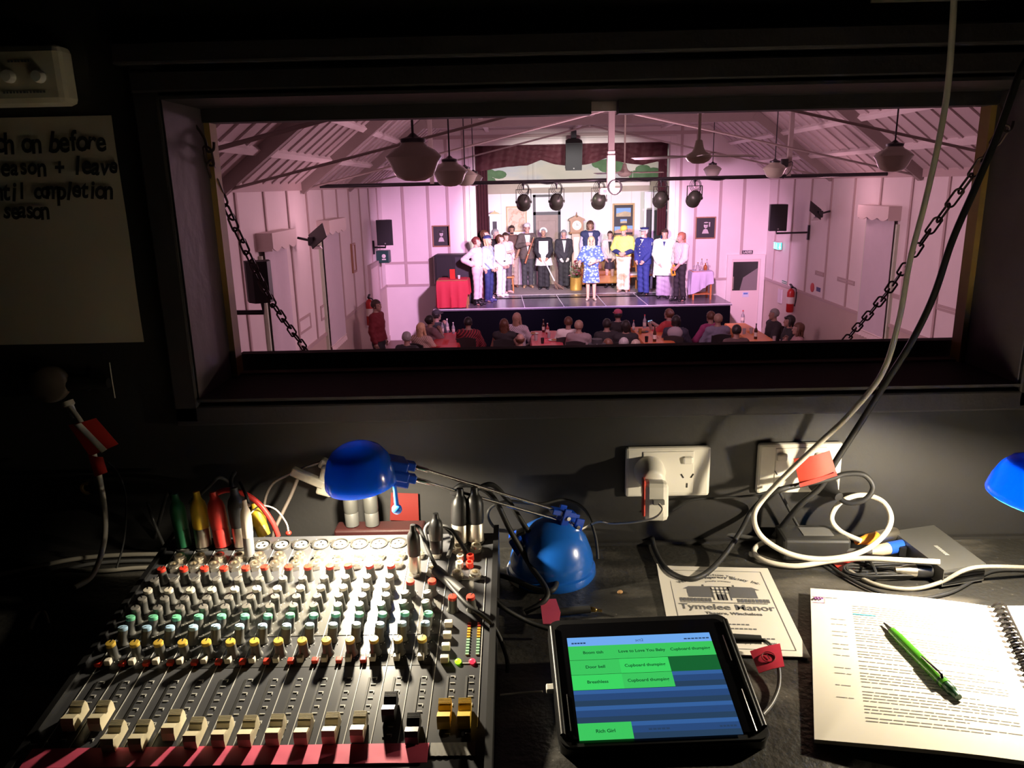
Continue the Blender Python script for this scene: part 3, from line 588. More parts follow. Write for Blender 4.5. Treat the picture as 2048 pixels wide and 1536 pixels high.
b=MB(); a,e=aY(872,1140,.808),aY(925,1185,.765); b.cyl(a,e,.0062,.0062,12); tag(b.build('cable_joiner',blk_rub),'fat black sleeve joining cables over the right of the mixer','cable sleeve')
b=MB(); a,e=aY(975,1150,.83),aY(990,1200,.79); b.cyl(a,e,.0045,.0045,12); tag(b.build('cable_joiner',blk_rub),'slim black sleeve on the cable at the right edge of the mixer','cable sleeve')
cable('black_cable','black cable arching between the stereo jack plugs of the mixer',[PP(12.6,.846,.01),aY(850,1062,.87),aY(862,1046,.875),aY(884,1050,.87),aY(905,1075,.86),PP(13.6,.83,.01)],.0026,blk_rub)
cable('black_cable','loop of black cable standing between the output plugs and the lamp arm',[aZ(1135,1058,3.512),aZ(1060,1072,3.512),aZ(1000,1062,3.52),aY(976,1035,.96),aY(985,1012,.96),aY(1020,1003,.965),aY(1080,1008,.97),aY(1130,1000,.98),aY(1170,1020,.985),aY(1190,1070,.97),aZ(1196,1118,3.504)],.0022,blk_rub)
# plugs standing behind the mixer in a dark red box, clear clip bar
rb=thing('stage_box','dark red box behind the mixer with two grey plugs in it','box',tuple(aY(750,1075,.955)))
b=MB(); q=aY(760,1062,.95); b.box((q.x,.955,3.530),(.12,.03,.058),bev=.003); b.build('casing',M('box_red',(.022,.005,.005),.4,noise=.2),rb,world=True)
for s,px in (('left',705),('right',745)):
    xlr('grey microphone plug behind the mixer under the blue lamp, %s of two'%s,Vector((aY(px,1050,.955).x,.955,3.560)),(-.02,.02,1),M('grey_boot',(.035,.035,.032),.5),.05,.0092,M('grey_shell',(.05,.05,.048),.45),[aY(px-6,975,.96),aY(px-20,962,.975),aY(px-60,955,.985)],.003,M('grey_cord',(.13,.12,.11),.5))
cb=thing('cable_clamp','translucent grey clamp bar on cables behind the blue lamp shade','clamp',tuple(aY(620,955,.985)))
b=MB(); a,e=aY(582,944,.975),aY(650,966,.985); d=e-a; b.box((a+e)/2,(d.length,.012,.012),(0,math.atan2(-d.z,d.x),0),bev=.002); b.build('bar',M('smoky_plastic',(.42,.39,.33),.3,trans=.35),cb,world=True)
b=MB(); q=aY(655,960,.985); b.box(q,(.022,.018,.042),(0,.3,0),bev=.003); b.box(aY(655,930,.99),(.022,.014,.014),(0,.5,0),bev=.003); b.build('block',M('smoky_block',(.30,.28,.23),.4),cb,world=True)
cable('grey_cable','two-core grey cord dropping from the clamp bar to the desk, left strand',[aY(640,925,.99),aY(610,935,.99),aY(575,950,.985),aY(545,968,.98),aY(530,1000,.975),aY(528,1045,.965),aZ(530,1100,3.52)],.0020,M('brown_grey_cord',(.17,.14,.12),.5))
cable('grey_cable','grey cord running from the clamp bar down to the mixer back, right strand',[aY(598,950,.98),aY(582,990,.975),aY(565,1025,.965),aY(548,1062,.955),aZ(540,1100,3.52)],.0026,MATS['brown_grey_cord'])
# ---------------- blue desk lamps ----------------
def mkblue(name,col,tr):
    m=M(name,col,.18,coat=.5); nt=m.node_tree; b=nt.nodes['Principled BSDF']; out=nt.nodes['Material Output']
    t=nt.nodes.new('ShaderNodeBsdfTranslucent'); t.inputs[0].default_value=(*[min(1,c*3) for c in col],1); mx_=nt.nodes.new('ShaderNodeMixShader'); mx_.inputs[0].default_value=tr
    nt.links.new(b.outputs[0],mx_.inputs[1]); nt.links.new(t.outputs[0],mx_.inputs[2]); nt.links.new(mx_.outputs[0],out.inputs[0]); return m
blue=mkblue('blue_translucent',(.005,.095,.43),.22); blue2=M('blue_solid',(.006,.06,.50),.22,coat=.5)
def desk_lamp(label,head,base,ax,tl=-.08):
    """head: shade rim centre, base: base centre on the desk, ax: direction from head to arm"""
    L=thing('desk_lamp',label,'lamp',(base[0],base[1],3.5)); head=Vector(head); ax=Vector(ax).normalized(); side=Vector((-ax.y,ax.x,0)).normalized()
    up=Vector((tl,-.08,1)).normalized()
    b=MB(); prof=[(.0415,-.006),(.0425,-.003),(.0420,.002),(.0405,.012),(.036,.026),(.028,.037),(.017,.043),(.006,.0455),(0,.046)]
    b.lathe(prof,head,up,36,False); b.lathe([(r*.95,z-.001) for r,z in prof],head,up,36,False); b.build('shade',blue,L,world=True)
    b=MB(); b.ell(head+Vector((0,0,.022)),(.006,.006,.009)); b.build('bulb',M('bulb_glow',(1,.9,.7),.3,emit=40,ecol=(1,.85,.6)),L,world=True)
    b=MB(); b.lathe([(.030,.030),(.018,.034),(.009,.030),(.0085,.022)],head,up,20,False); b.build('reflector',chrome,L,world=True)
    b=MB(); a=head+ax*.035+Vector((0,0,.016)); rot=ax.to_track_quat('X','Z').to_matrix()
    for k,(w,z,h) in enumerate(((.034,.0,.012),(.030,.012,.012),(.026,-.010,.009))): b.box(a+Vector((0,0,z))+ax*.004,(.036,w,h),rot,bev=.002)
    for z in(.012,-.004): b.box(a+ax*.026+Vector((0,0,z)),(.014,.013,.010),rot,bev=.0015)
    b.build('neck',blue2,L,world=True)
    b=MB(); q=a+ax*.004-side*.012; b.cyl(q+Vector((0,0,-.012)),q+Vector((.001,0,-.038)),.0022,.0028,10); b.ell(q+Vector((.001,0,-.043)),.0062,n=14,m=10); b.build('handle',M('handle_blue',(.02,.16,.75),.25,coat=.3),L,world=True)
    hb=Vector((base[0],base[1],3.5)); top=hb+Vector((.015,.0,.082))
    b=MB(); b.lathe([(.0565,0),(.0585,.004),(.0575,.011),(.0545,.0125),(.055,.017),(.0545,.024),(.052,.034),(.046,.050),(.036,.063),(.022,.0715),(.008,.0745),(0,.075)],hb,(0,0,1),40); b.build('base',M('blue_base',(.012,.13,.60),.25,coat=.6),L,world=True)
    b=MB(); b.lathe([(.0600,.0005),(.0600,.006),(.0588,.006)],hb,(0,0,1),40,a0=-.75,a1=.75); b.build('base_ring',white_pl,L,world=True)
    b=MB(); b.box(hb+Vector((-.042,-.012,.048)),(.018,.026,.030),(0,-.5,0),bev=.003); b.build('switch_housing',blue2,L,world=True)
    b=MB(); b.box(hb+Vector((-.040,-.014,.066)),(.012,.016,.004),(0,-.4,0),bev=.001); b.build('rocker_switch',dark_metal,L,world=True)
    ha=ax*-1
    b=MB()
    for s in(-1,1): b.box(top+side*.008*s+Vector((.0,0,-.004)),(.010,.004,.030),rot,bev=.001); b.box(top+side*.008*s+ax*.018+Vector((0,0,-.014)),(.012,.004,.030),rot,bev=.001)
    b.box(top+Vector((0,0,.004)),(.034,.014,.007),rot@Matrix.Rotation(-.5,3,'Y') if False else rot,bev=.001); b.build('hinge',blue2,L,world=True)
    b=MB()
    for z in(-.004,-.014): b.cyl(top+side*.012+ax*(.004 if z>-.01 else .018)+Vector((0,0,z+.004)),top-side*.012+ax*(.004 if z>-.01 else .018)+Vector((0,0,z+.004)),.0028,n=8)
    b.build('pivot_bolt',chrome,L,world=True)
    for dz,dx in ((.012,0),(-.004,.012)):
        b=MB(); s0=a+ax*.030+Vector((0,0,dz)); e0=top+ax*dx+Vector((0,0,.004 if dz>0 else -.010)); m0=s0.lerp(e0,.09)
        b.tube([s0,m0,m0.lerp(e0,.01),e0],[.0030,.0030,.0020,.0020],10); b.build('arm_rod',chrome,L,world=True)
    return L
h1=HEAD1; bc=aZ(1105,1190,3.5); base1=(aZ(1105,1160,3.5).x,bc.y+.058)
hv=Vector((base1[0]+.015,base1[1],3.58))-h1
desk_lamp('blue desk lamp with dome base whose shade lights the mixing desk',h1,base1,(hv.x,hv.y,-.35*hv.x))
h2=HEAD2
desk_lamp('second blue desk lamp cut by the right edge of the photo, over the script',h2,(h2.x+.36,.90),(1,.2,-.25),.17)
# ---------------- tablet ----------------
tsl=.25; TO=Vector((0,.614,3.522))
def aP(x,y,h=0):
    d=ray(x,y); a=TO.z-tsl*TO.y+h; t=(a-H)/(d.z-tsl*d.y); return EYE+d*t
s0,s1,s2,s3=aP(1160,1483),aP(1487,1468),aP(1418,1265),aP(1133,1276)
xd=((s1-s0)+(s2-s3)); yd=((s3-s0)+(s2-s1)); ctr=(s0+s1+s2+s3)/4; TM=frame_mtx(ctr,xd,yd)
wS=((s1-s0).length+(s2-s3).length)/2; hS=((s3-s0).length+(s2-s1).length)/2
tb=thing('tablet','black cased tablet showing a green and blue sound cue grid on its stand','tablet',tuple(ctr-Vector((0,0,.03))))
cs=[aP(1118,1502,-.004),aP(1535,1482,-.004),aP(1460,1232,-.004),aP(1095,1241,-.004)]
TI=TM.inverted(); lc=[TI@c for c in cs]; print('tablet',wS,hS,[tuple(round(v,3) for v in c) for c in lc])
xa=(lc[0].x+lc[3].x)/2; xb=(lc[1].x+lc[2].x)/2; ya=(lc[0].y+lc[1].y)/2; yb=(lc[2].y+lc[3].y)/2
def rrect(x0,x1,y0,y1,r,n=5):
    o=[]
    for cx,cy,a in((x1-r,y1-r,0),(x0+r,y1-r,PI/2),(x0+r,y0+r,PI),(x1-r,y0+r,1.5*PI)):
        for k in range(n+1): t=a+PI/2*k/n; o.append((cx+r*math.cos(t),cy+r*math.sin(t)))
    return o
case=M('tablet_case',(.008,.008,.009),.42); glass=M('tablet_glass',(.004,.004,.005),.08)
b=MB(); b.prism(rrect(xa,xb,ya,yb,.012),-.016,-.004,TM); b.prism(rrect(xa+.001,xb-.001,ya+.001,yb-.001,.011),-.004,-.0015,TM)
for x in (xa+.004,xb-.004):
    b.tube([TM@Vector((x,ya+.012+k*(yb-ya-.024)/6,.0008)) for k in range(7)],.0026,8)
b.build('case',case,tb,world=True)
b=MB(); b.prism(rrect(xa+.008,xb-.008,ya+.008,yb-.008,.008),-.0015,-.0004,TM); b.build('bezel_glass',glass,tb,world=True)
for x,y0,y1 in((xb-.012,-.058,-.012),(xb-.012,.022,.055),(xa+.012,-.05,-.01)):
    b=MB(); b.tube([TM@Vector((x,y0,.0006)),TM@Vector((x,y1,.0006))],.0007,6); b.build('bezel_trim',chrome,tb,world=True)
b=MB(); b.prism([(-.03,0),(.03,0),(.03,.05),(-.03,.05)],-.004,0,Matrix.Translation(ctr+Vector((0,.045,-.026)))@Matrix.Rotation(-1.1,4,'X')); b.build('stand_flap',case,tb,world=True)
def em(name,col,s=1): 
    m=M(name,(0,0,0),.25,emit=s,ecol=col); return m
sG=[em('screen_green_a',(.045,.56,.11)),em('screen_green_b',(.045,.66,.12)),em('screen_green_dark',(.008,.12,.03)),em('screen_blue',(.022,.065,.19)),em('screen_blue_top',(.035,.115,.33)),em('screen_head',(.16,.40,.86)),em('screen_text',(.004,.07,.02)),em('screen_text_blue',(.02,.05,.12)),em('screen_blue_low',(.02,.05,.105))]
b=MB(); hx,hy=wS/2,hS/2
def quad(mi,x0,x1,y0,y1,z=0): b.mi=mi; b.add([TM@Vector((x0,y0,z)),TM@Vector((x1,y0,z)),TM@Vector((x1,y1,z)),TM@Vector((x0,y1,z))],[(0,1,2,3)])
hd=hS*.095; quad(5,-hx,hx,hy-hd,hy); rh=(hS-hd)/6; cw=wS/3
names=[['Boom tish','Love to Love You Baby','Cupboard thumping'],['Door bell','Cupboard thumping',None],['Breathless','Cupboard thumping',None],[None]*3,[None]*3,['Rich Girl',None,None]]
for r in range(6):
    for c in range(3):
        y1=hy-hd-r*rh; y0=y1-rh; x0=-hx+c*cw; x1=x0+cw
        if names[r][c]: quad(0 if r==0 or (r+c)%2 else 1,x0,x1,y0+.0004,y1)
        elif (r,c)==(1,2): quad(2,x0,x1,y0,y1)
        else:
            quad(8,x0,x1,y0,y0+rh*.35); quad(3,x0,x1,y0+rh*.35,y1-rh*.25); quad(4,x0,x1,y1-rh*.25,y1)
scr=b.build('screen',sG,tb,world=True)
b=MB()
for r in range(6):
    for c in range(3):
        if names[r][c]:
            bt_=MB(); text(names[r][c],.0050,mtx=TM@Matrix.Translation((-hx+(c+.5)*cw,hy-hd-(r+.5)*rh,.0004)),mb=bt_,bold=.0001); bt_.build('cue_name',sG[6],tb,world=True)
for (x,w) in((-.01,.02),(.055,.016)): 
    for k in range(5): b.mi=1; b.add([TM@Vector((x+w*k/5,-hy+rh*.5-.001,.0004)),TM@Vector((x+w*(k+.8)/5,-hy+rh*.5-.001,.0004)),TM@Vector((x+w*(k+.8)/5,-hy+rh*.5+.001,.0004)),TM@Vector((x+w*k/5,-hy+rh*.5+.001,.0004))],[(0,1,2,3)])
for k in range(7):
    x=hx-.028+k*.0038; b.mi=1; b.add([TM@Vector((x,hy-hd*.72,.0004)),TM@Vector((x+.003,hy-hd*.72,.0004)),TM@Vector((x+.003,hy-hd*.58,.0004)),TM@Vector((x,hy-hd*.58,.0004))],[(0,1,2,3)])
    x=-hx+.004+k*.003; 
    if k<5: b.add([TM@Vector((x,hy-hd*.78,.0004)),TM@Vector((x+.0024,hy-hd*.78,.0004)),TM@Vector((x+.0024,hy-hd*.62,.0004)),TM@Vector((x,hy-hd*.62,.0004))],[(0,1,2,3)])
text('act2',.005,mtx=TM@Matrix.Translation((0,hy-hd*.6,.0004)),mb=b,mi=1)
b.build('screen_text',[sG[6],sG[7]],tb,world=True)
b=MB(); q=aP(1096,1378,-.009); q2=aP(1113,1376,-.009); b.box((q+q2)/2,(.012,.008,.006),TM.to_3x3(),bev=.001); tag(b.build('charging_plug',white_pl),'white charging plug in the left side of the tablet','plug')
cable('thin_wire','thin dark wire leading left from the tablet charging plug',[aZ(1085,1383,3.512),aZ(1050,1385,3.505),aZ(1000,1390,3.503)],.0010,white_cable)
al=thing('tablet_lead','black lead with red tag looping from tablet top right corner to its side','cable',tuple(aZ(1540,1300,3.5)))
cable('cord',None,[aZ(1468,1278,3.516),aZ(1510,1277,3.518),aZ(1540,1290,3.517),aZ(1556,1330,3.512),aZ(1558,1370,3.508),aZ(1545,1405,3.508),aZ(1525,1430,3.512)],.0021,M('lead_skin',(.05,.05,.048),.4),parent=al)
b=MB(); b.cyl(aZ(1466,1277,3.518),aZ(1522,1279,3.518),.0052,.0045,12); b.build('plug_body',blk_rub,al,world=True)
P=[aZ(1500,1303,3.5165),aZ(1560,1288,3.5235),aZ(1569,1334,3.5205),aZ(1518,1347,3.513)]
b=MB(); b.grid(lambda u,v:P[0].lerp(P[1],u).lerp(P[3].lerp(P[2],u),v)+Vector((0,0,.001*math.sin(3*u))),6,4,True,.0006); b.build('tag',M('crimson_tape',(.85,.05,.10),.5,noise=.1),al,world=True)
tm_=frame_mtx((P[0]+P[1]+P[2]+P[3])/4+Vector((0,0,.0022)),P[1]-P[0],P[0]-P[3]); b=MB(); text('1',.011,mtx=tm_,mb=b,bold=.0001); b.tube([tm_@Vector((.0065*math.cos(q),.0075*math.sin(q),0)) for q in [2*PI*i/20 for i in range(20)]],.0005,5,True); b.build('circled_number',M('tag_ink',(.16,.01,.02),.6),al,world=True)
P=[Vector(aZ(x,y,3.504)) for x,y in((1080,1212),(1112,1211),(1121,1238),(1118,1262),(1086,1262))]; b=MB(); slab(b,P[::-1],3.5125,3.5132); b.build('tag',pink_tape,al,world=True) if False else tag(b.build('tape_flag',pink_tape),'dark pink tape flag on the cable behind the tablet','tape')
jp=thing('jack_lead_end','black jack lead end with gold tip lying behind the tablet','audio plug',tuple(aZ(1150,1222,3.505)))
b=MB(); b.cyl(aZ(1112,1224,3.507),aZ(1180,1218,3.507),.0052,.0045,12); b.build('plug_body',blk_rub,jp,world=True)
b=MB(); b.tube([aZ(1180,1218,3.507),aZ(1192,1220,3.507),aZ(1194,1220,3.507),aZ(1204,1222,3.507)],[.0032,.0028,.0016,.0016],10); b.build('tip',gold,jp,world=True)
b=MB(); b.ell(aZ(1240,1184,3.502),(.004,.003,.0022),(0,0,.5)); tag(b.build('crumb',M('crumb',(.5,.28,.12),.6)),'tiny brown crumb on desk between lamp and leaflet','crumb')
# ---------------- programme leaflet ----------------
bq=[aZ(1313,1132,3.503),aZ(1535,1137,3.503),aZ(1622,1315,3.503)]; BMX=frame_mtx(bq[0],bq[1]-bq[0],(bq[1]-bq[2])); LW=(bq[1]-bq[0]).length; LH=(bq[2]-bq[1]).length
le=thing('theatre_programme','white programme leaflet with a house drawing, partly under the tablet','leaflet',tuple(bq[0].lerp(bq[2],.5)))
b=MB(); b.grid(lambda u,v:BMX@Vector((LW*u,-LH*v,.0006+.004*max(0,.10-u)*8*(1-v)**2)),12,12,True,-.0012); b.build('cover',M('leaflet_paper',(.72,.69,.64),.7),le,world=True)
def LP(x,y,z=.0009): return BMX@Vector((LW*x,-LH*y,z))
b=MB()
def lrect(x0,x1,y0,y1): b.add([LP(x0,y1),LP(x1,y1),LP(x1,y0),LP(x0,y0)],[(0,1,2,3)])
for x0,x1,y0,y1 in((.09,.92,.058,.062),(.09,.92,.944,.948),(.09,.096,.058,.948),(.914,.92,.058,.948)): lrect(x0,x1,y0,y1)
def ltext(s,x,y,size,rot=0,bold=.0001): text(s,size,mtx=BMX@Matrix.Translation((LW*x,-LH*y,.0010))@Matrix.Rotation(rot,4,'Z'),mb=b,bold=bold,mi=0)
def arc(s,x0,x1,y,rise,size,bold):
    n=len(s)
    for i,chh in enumerate(s):
        if chh==' ': continue
        t=(i+.5)/n; ltext(chh,x0+(x1-x0)*t,y-rise*math.sin(PI*t),size,.45*math.cos(PI*t)*rise/.06,bold)
arc('and Fifteen Year',.36,.68,.145,.030,.0062,.0001); arc('Winchelsea Repertory Society Inc.',.17,.88,.22,.075,.0082,.0002); arc('proudly presents',.40,.62,.205,.012,.0045,.0001)
ltext('Tymelee Manor',.51,.515,.0175,0,.0003); ltext('Theatre, Winchelsea',.55,.585,.0078,0,.0002); 
for y,w in((.70,.30),(.745,.42),(.84,.62)):
    for k in range(int(w/.035)): lrect(.52-w/2+k*.035,.52-w/2+k*.035+.026,y-.006,y+.006)
ltext('and hope you enjoy the show',.52,.885,.0066)
# house drawing: two wings, porch with columns, fence, chimneys
for x0,x1 in((.22,.42),(.58,.80)):
    lrect(x0,x1,.30,.40)
b.add([LP(.19,.30),LP(.44,.30),LP(.42,.262),LP(.24,.268)],[(0,1,2,3)]); b.add([LP(.55,.30),LP(.84,.30),LP(.78,.268),LP(.58,.262)],[(0,1,2,3)])
for k in range(5): lrect(.425+.036*k,.437+.036*k,.27,.43)
lrect(.42,.60,.262,.272); lrect(.43,.58,.30,.312); lrect(.43,.58,.34,.346); lrect(.46,.54,.36,.43); lrect(.36,.375,.243,.262); lrect(.62,.635,.243,.262)
lrect(.14,.86,.458,.466)
for k in range(25):
    x=.14+.03*k
    if not .40<x<.60: lrect(x,x+.024,.41,.452)
b.build('print',ink_soft,le,world=True)
# ---------------- script, pen ----------------
S0,S1,S3=aZ(1620,1185,3.504),aZ(1985,1226,3.504),aZ(1628,1487,3.504)
SM=frame_mtx(S0,S1-S0,S0-S3); yv=(S0-S3).normalized(); SM[0][1],SM[1][1],SM[2][1]=yv; SW=(S1-S0).length; SH=.297*1.0
print('script',SW,(S3-S0).length)
SH=(S3-S0).length
sb=thing('spiral_script','open spiral bound script with printed lines, lying under the right lamp','script',tuple(S0.lerp(SM@Vector((SW,-SH,0)),.5)))
def SPt(x,y,z=0): return SM@Vector((SW*x,-SH*y,z))
pz_=lambda u,v:.006+.004*math.sin(PI*u*.8)+(.006*(u*v)*v)+.0016*math.sin(5*v+3*u)*v
b=MB(); b.grid(lambda u,v:SPt(u,v,pz_(u,v)),24,24,True,-.004); b.build('left_page',M('script_paper',(.80,.76,.68),.75),sb,world=True)
b=MB(); b.grid(lambda u,v:SPt(1.055+.95*u,v-.03,.006+.008*math.sin(PI*min(1,u*1.2))),16,12,True,-.004); b.build('right_page',MATS['script_paper'],sb,world=True)
b=MB()
for k in range(26):
    y=.012+.0375*k; c=SPt(1.028,y,.006)
    b.tube([SM@(Vector((SW*(1.028)+.0085*math.cos(t),-SH*y+.0010*math.sin(t),.006+.0085*math.sin(t)))) for t in [2*PI*i/16 for i in range(16)]],.0013,6,True)
b.build('spiral_binding',M('spiral_metal',(.05,.045,.045),.25,.7),sb,world=True)
b=MB()
for k in range(26):
    y=.012+.0375*k
    b.mi=0
    q=SPt(.972,y,pz_(.972,y)+.0004); b.cyl(q-Vector((0,0,.0002)),q+Vector((0,0,.0002)),.0022,n=10)
b.build('punched_holes',M('hole_dark',(.05,.04,.03),.8),sb,world=True)
b=MB(); rt=random.Random(11)
def line(x0,x1,y,h=.0040):
    x=x0
    while x<x1-.01:
        w=min(rt.uniform(.02,.06),x1-x); z=.00035
        b.add([SPt(x,y+h,pz_(x,y+h)+z),SPt(x+w,y+h,pz_(x+w,y+h)+z),SPt(x+w,y,pz_(x+w,y)+z),SPt(x,y,pz_(x,y)+z)],[(0,1,2,3)]); x+=w+.006
ys=.13; para=[5,0,6,2,0,4,1,0,3,3,0,1,2,4,0,1,3,0,3,0,2]
cue=[]
for p in [9,2,4,2,3,1,2,4,1,4,3,2]:
    cue.append(ys)
    for k in range(p):
        line(.225,.225+(.66 if k<p-1 else rt.uniform(.2,.6)),ys); ys+=.0175
    ys+=.011
for y in (.25,.29,.345,.375,.435,.465,.51,.59,.625,.695,.765): line(.105,.185,y,.003)
line(.085,.15,.075)
b.build('printed_lines',M('script_ink',(.24,.23,.22),.7),sb,world=True)
b=MB(); b.add([SPt(.225,.203,pz_(.225,.2)+.0006),SPt(.345,.203,pz_(.345,.2)+.0006),SPt(.345,.196,pz_(.345,.2)+.0006),SPt(.225,.196,pz_(.225,.2)+.0006)],[(0,1,2,3)]); b.build('blue_highlight',M('highlighter_blue',(.05,.42,.62),.6),sb,world=True)
b=MB()
for x0,x1,y0,y1 in((.01,.08,.075,.078),(.01,.08,.125,.128),(.078,.08,.075,.128)): b.add([SPt(x0,y1,pz_(x0,y1)+.0006),SPt(x1,y1,pz_(x1,y1)+.0006),SPt(x1,y0,pz_(x1,y0)+.0006),SPt(x0,y0,pz_(x0,y0)+.0006)],[(0,1,2,3)])
b.tube([SPt(.018+.05*k/12,.098+.010*math.sin(k*1.6)*(1-k/20),.0085) for k in range(13)],.0008,5)
b.build('purple_tab_mark',M('purple_ink',(.22,.05,.30),.5),sb,world=True)
pn=thing('pen','green ballpoint pen lying on the open script','pen',tuple(aZ(1845,1322,3.516)))
pa,pe=aZ(1768,1246,3.517),aZ(1917,1395,3.519); d=(pe-pa); Lp=d.length; dn=d.normalized()
b=MB(); b.lathe([(.0010,0),(.0014,.004),(.0030,Lp*.12),(.0044,Lp*.13)],pa,dn,16); b.build('tip',dark_metal,pn,world=True)
b=MB(); b.lathe([(.0044,Lp*.125),(.0054,Lp*.25),(.0054,Lp*.86)],pa,dn,18); b.build('barrel',M('pen_green',(.07,.30,.02),.25,coat=.5),pn,world=True)
b=MB(); b.lathe([(.0056,Lp*.80),(.0056,Lp*.82)],pa,dn,18); b.lathe([(.0050,Lp*.86),(.0050,Lp*.93),(.0036,Lp*.94),(.0034,Lp)],pa,dn,18); b.build('clicker',M('pen_dark',(.02,.08,.03),.3),pn,world=True)
b=MB(); sd=dn.cross(Vector((0,0,1))).normalized(); o_=pa+Vector((0,0,.0050))-sd*-.002
b.tube([o_+dn*Lp*.82,o_+dn*Lp*.81+Vector((0,0,.003)),o_+dn*Lp*.7+Vector((0,0,.0022)),o_+dn*Lp*.56+Vector((0,0,.0012))],[.0016,.0016,.0014,.0010],8); b.build('clip',chrome,pn,world=True)
# ---------------- hall shell ----------------
PLATE,FLAT,XC=4.07,5.34,(XL+XR)/2
b=MB(); b.bx(XL-.2,XR+.2,1.12,26.5,-.1,0); struct(b,'floor',timber_floor)
DZ=1.47
def side_wall(X,s,name):
    b=MB(); b.mat(0); b.bx(X,X+.15*s,1.145,YE,DZ,PLATE+.05); b.mat(1); b.bx(X,X+.15*s,1.145,YE,0,DZ)
    b.mat(2); b.bx(X-.025*s,X,1.145,YE,DZ-.03,DZ+.03); b.bx(X-.03*s,X,1.145,YE,PLATE-.10,PLATE+.04)
    y=2.0
    while y<YE: b.bx(X-.022*s,X,y-.028,y+.028,DZ+.03,PLATE-.1); y+=1.1
    b.mat(1); b.bx(X-.02*s,X,1.145,YE,0,.14)
    struct(b,name,[hall_white,hall_dado,batten_mat])
side_wall(XL,-1,'wall_west'); side_wall(XR,1,'wall_east')
# ceiling: two raked sides with cover strips and a flat centre
b=MB(); SLX=1.62
def rake(s):
    x0=XL if s<0 else XR; x1=x0-s*SLX
    P0,P1=Vector((x0,0,PLATE)),Vector((x1,0,FLAT)); d=P1-P0; n=Vector((d.z*s,0,d.x*-s)); n=Vector((-d.z,0,d.x)).normalized(); n=n if n.z<0 else -n
    b.mat(0); b.add([(x0,1.145,PLATE),(x0,26,PLATE),(x1,26,FLAT),(x1,1.145,FLAT),(x0+s*.1,1.145,PLATE+.15),(x0+s*.1,26,PLATE+.15),(x1+s*.1,26,FLAT+.15),(x1+s*.1,1.145,FLAT+.15)],[(0,1,2,3),(4,5,6,7),(0,1,5,4),(1,2,6,5),(2,3,7,6),(3,0,4,7)])
    rm=frame_mtx((0,0,0),d,(0,1,0)).to_3x3()
    y=1.6
    while y<YE:                                       # corrugated strips running up the rake
        m=P0+d*.5+Vector((0,y,0))+n*.012; b.box(m,(d.length*.98,.09,.022),rm); y+=.40
    b.mat(1)
    for t in(.30,.66): m=P0+d*t+n*.03; b.box((m.x,10.7,m.z),(.09,19.1,.07),rm)
rake(-1); rake(1)
b.mat(0); b.bx(XL+SLX,XR-SLX,1.145,26,FLAT,FLAT+.12)
y=1.5
while y<YE: b.bx(XL+SLX,XR-SLX,y-.035,y+.035,FLAT-.018,FLAT); y+=.40
b.mat(1)
for x in(XC-2.2,XC,XC+2.2): b.bx(x-.045,x+.045,1.145,YE,FLAT-.07,FLAT)
struct(b,'ceiling',[hall_ceil,hall_white])
for Y in(5.65,9.2,12.75,16.35):
    t=thing('roof_truss','painted roof truss with tie rods, %s'%{5.65:'nearest the booth window and mostly above it',9.2:'second from booth, over the near pendant lamps',12.75:'third from the booth, just before the lighting bar',16.35:'farthest from the booth, beyond the lighting bar'}[Y],'roof truss',(XC,Y,PLATE))
    for s in(-1,1):
        x0=XL if s<0 else XR; P0=Vector((x0-s*.03,Y,PLATE-.06)); P1=Vector((x0-s*SLX,Y,FLAT-.12)); d=P1-P0
        bb=MB(); bb.box(P0.lerp(P1,.5),(d.length+.1,.11,.17),frame_mtx((0,0,0),d,(0,1,0)).to_3x3()); bb.build('rafter',beam_mat,t,world=True)
        bb=MB(); bb.tube([P0+Vector((-s*.03,0,-.02)),Vector((XC+s*.02,Y,FLAT-.24))],.017,8); bb.build('tie_rod',beam_mat,t,world=True)
    bb=MB(); bb.bx(XL+SLX,XR-SLX,Y-.045,Y+.045,FLAT-.22,FLAT-.02); bb.build('collar_beam',beam_mat,t,world=True)
# end wall with the proscenium opening
PO=(-1.02,3.93,1.05,4.95)
b=holed(XL,XR,0,5.6,YE,YE+.18,PO[0],PO[1],PO[2],PO[3]); 
b.mat(1)
for x in(-2.9,-2.25,-1.75,4.62,5.25,5.85): b.bx(x-.035,x+.035,YE-.02,YE,1.45,FLAT-.2 if abs(x-XC)<3.4 else PLATE)
for (x0,x1) in((XL,PO[0]-.2),(PO[1]+.2,XR)): b.bx(x0,x1,YE-.022,YE,1.44,1.50)
b.bx(XL,-2.25,YE-.022,YE,2.03,2.09)
b.mat(0)
for x0,x1,z0,z1 in((PO[0]-.16,PO[0],1.05,PO[3]+.14),(PO[1],PO[1]+.16,1.05,PO[3]+.14),(PO[0],PO[1],PO[3],PO[3]+.14)): b.bx(x0,x1,YE-.035,YE,z0,z1,.01)
b.mat(1); b.bx(PO[0]-.32,PO[0]-.26,YE-.03,YE,1.05,FLAT); b.bx(PO[1]+.26,PO[1]+.32,YE-.03,YE,1.05,FLAT); b.bx(XL,XR,YE-.033,YE,5.12,5.2)
struct(b,'wall_end',[hall_white,batten_mat])
for s,x0,x1 in(('left',-3.4,-1.6),('right',4.6,6.2)):
    b=MB(); b.bx(x0,x1,YE+.18,YE+.22,1.05,5.5); struct(b,'wall_wing_%s'%s,M('wing_black',(.03,.03,.035),.8))
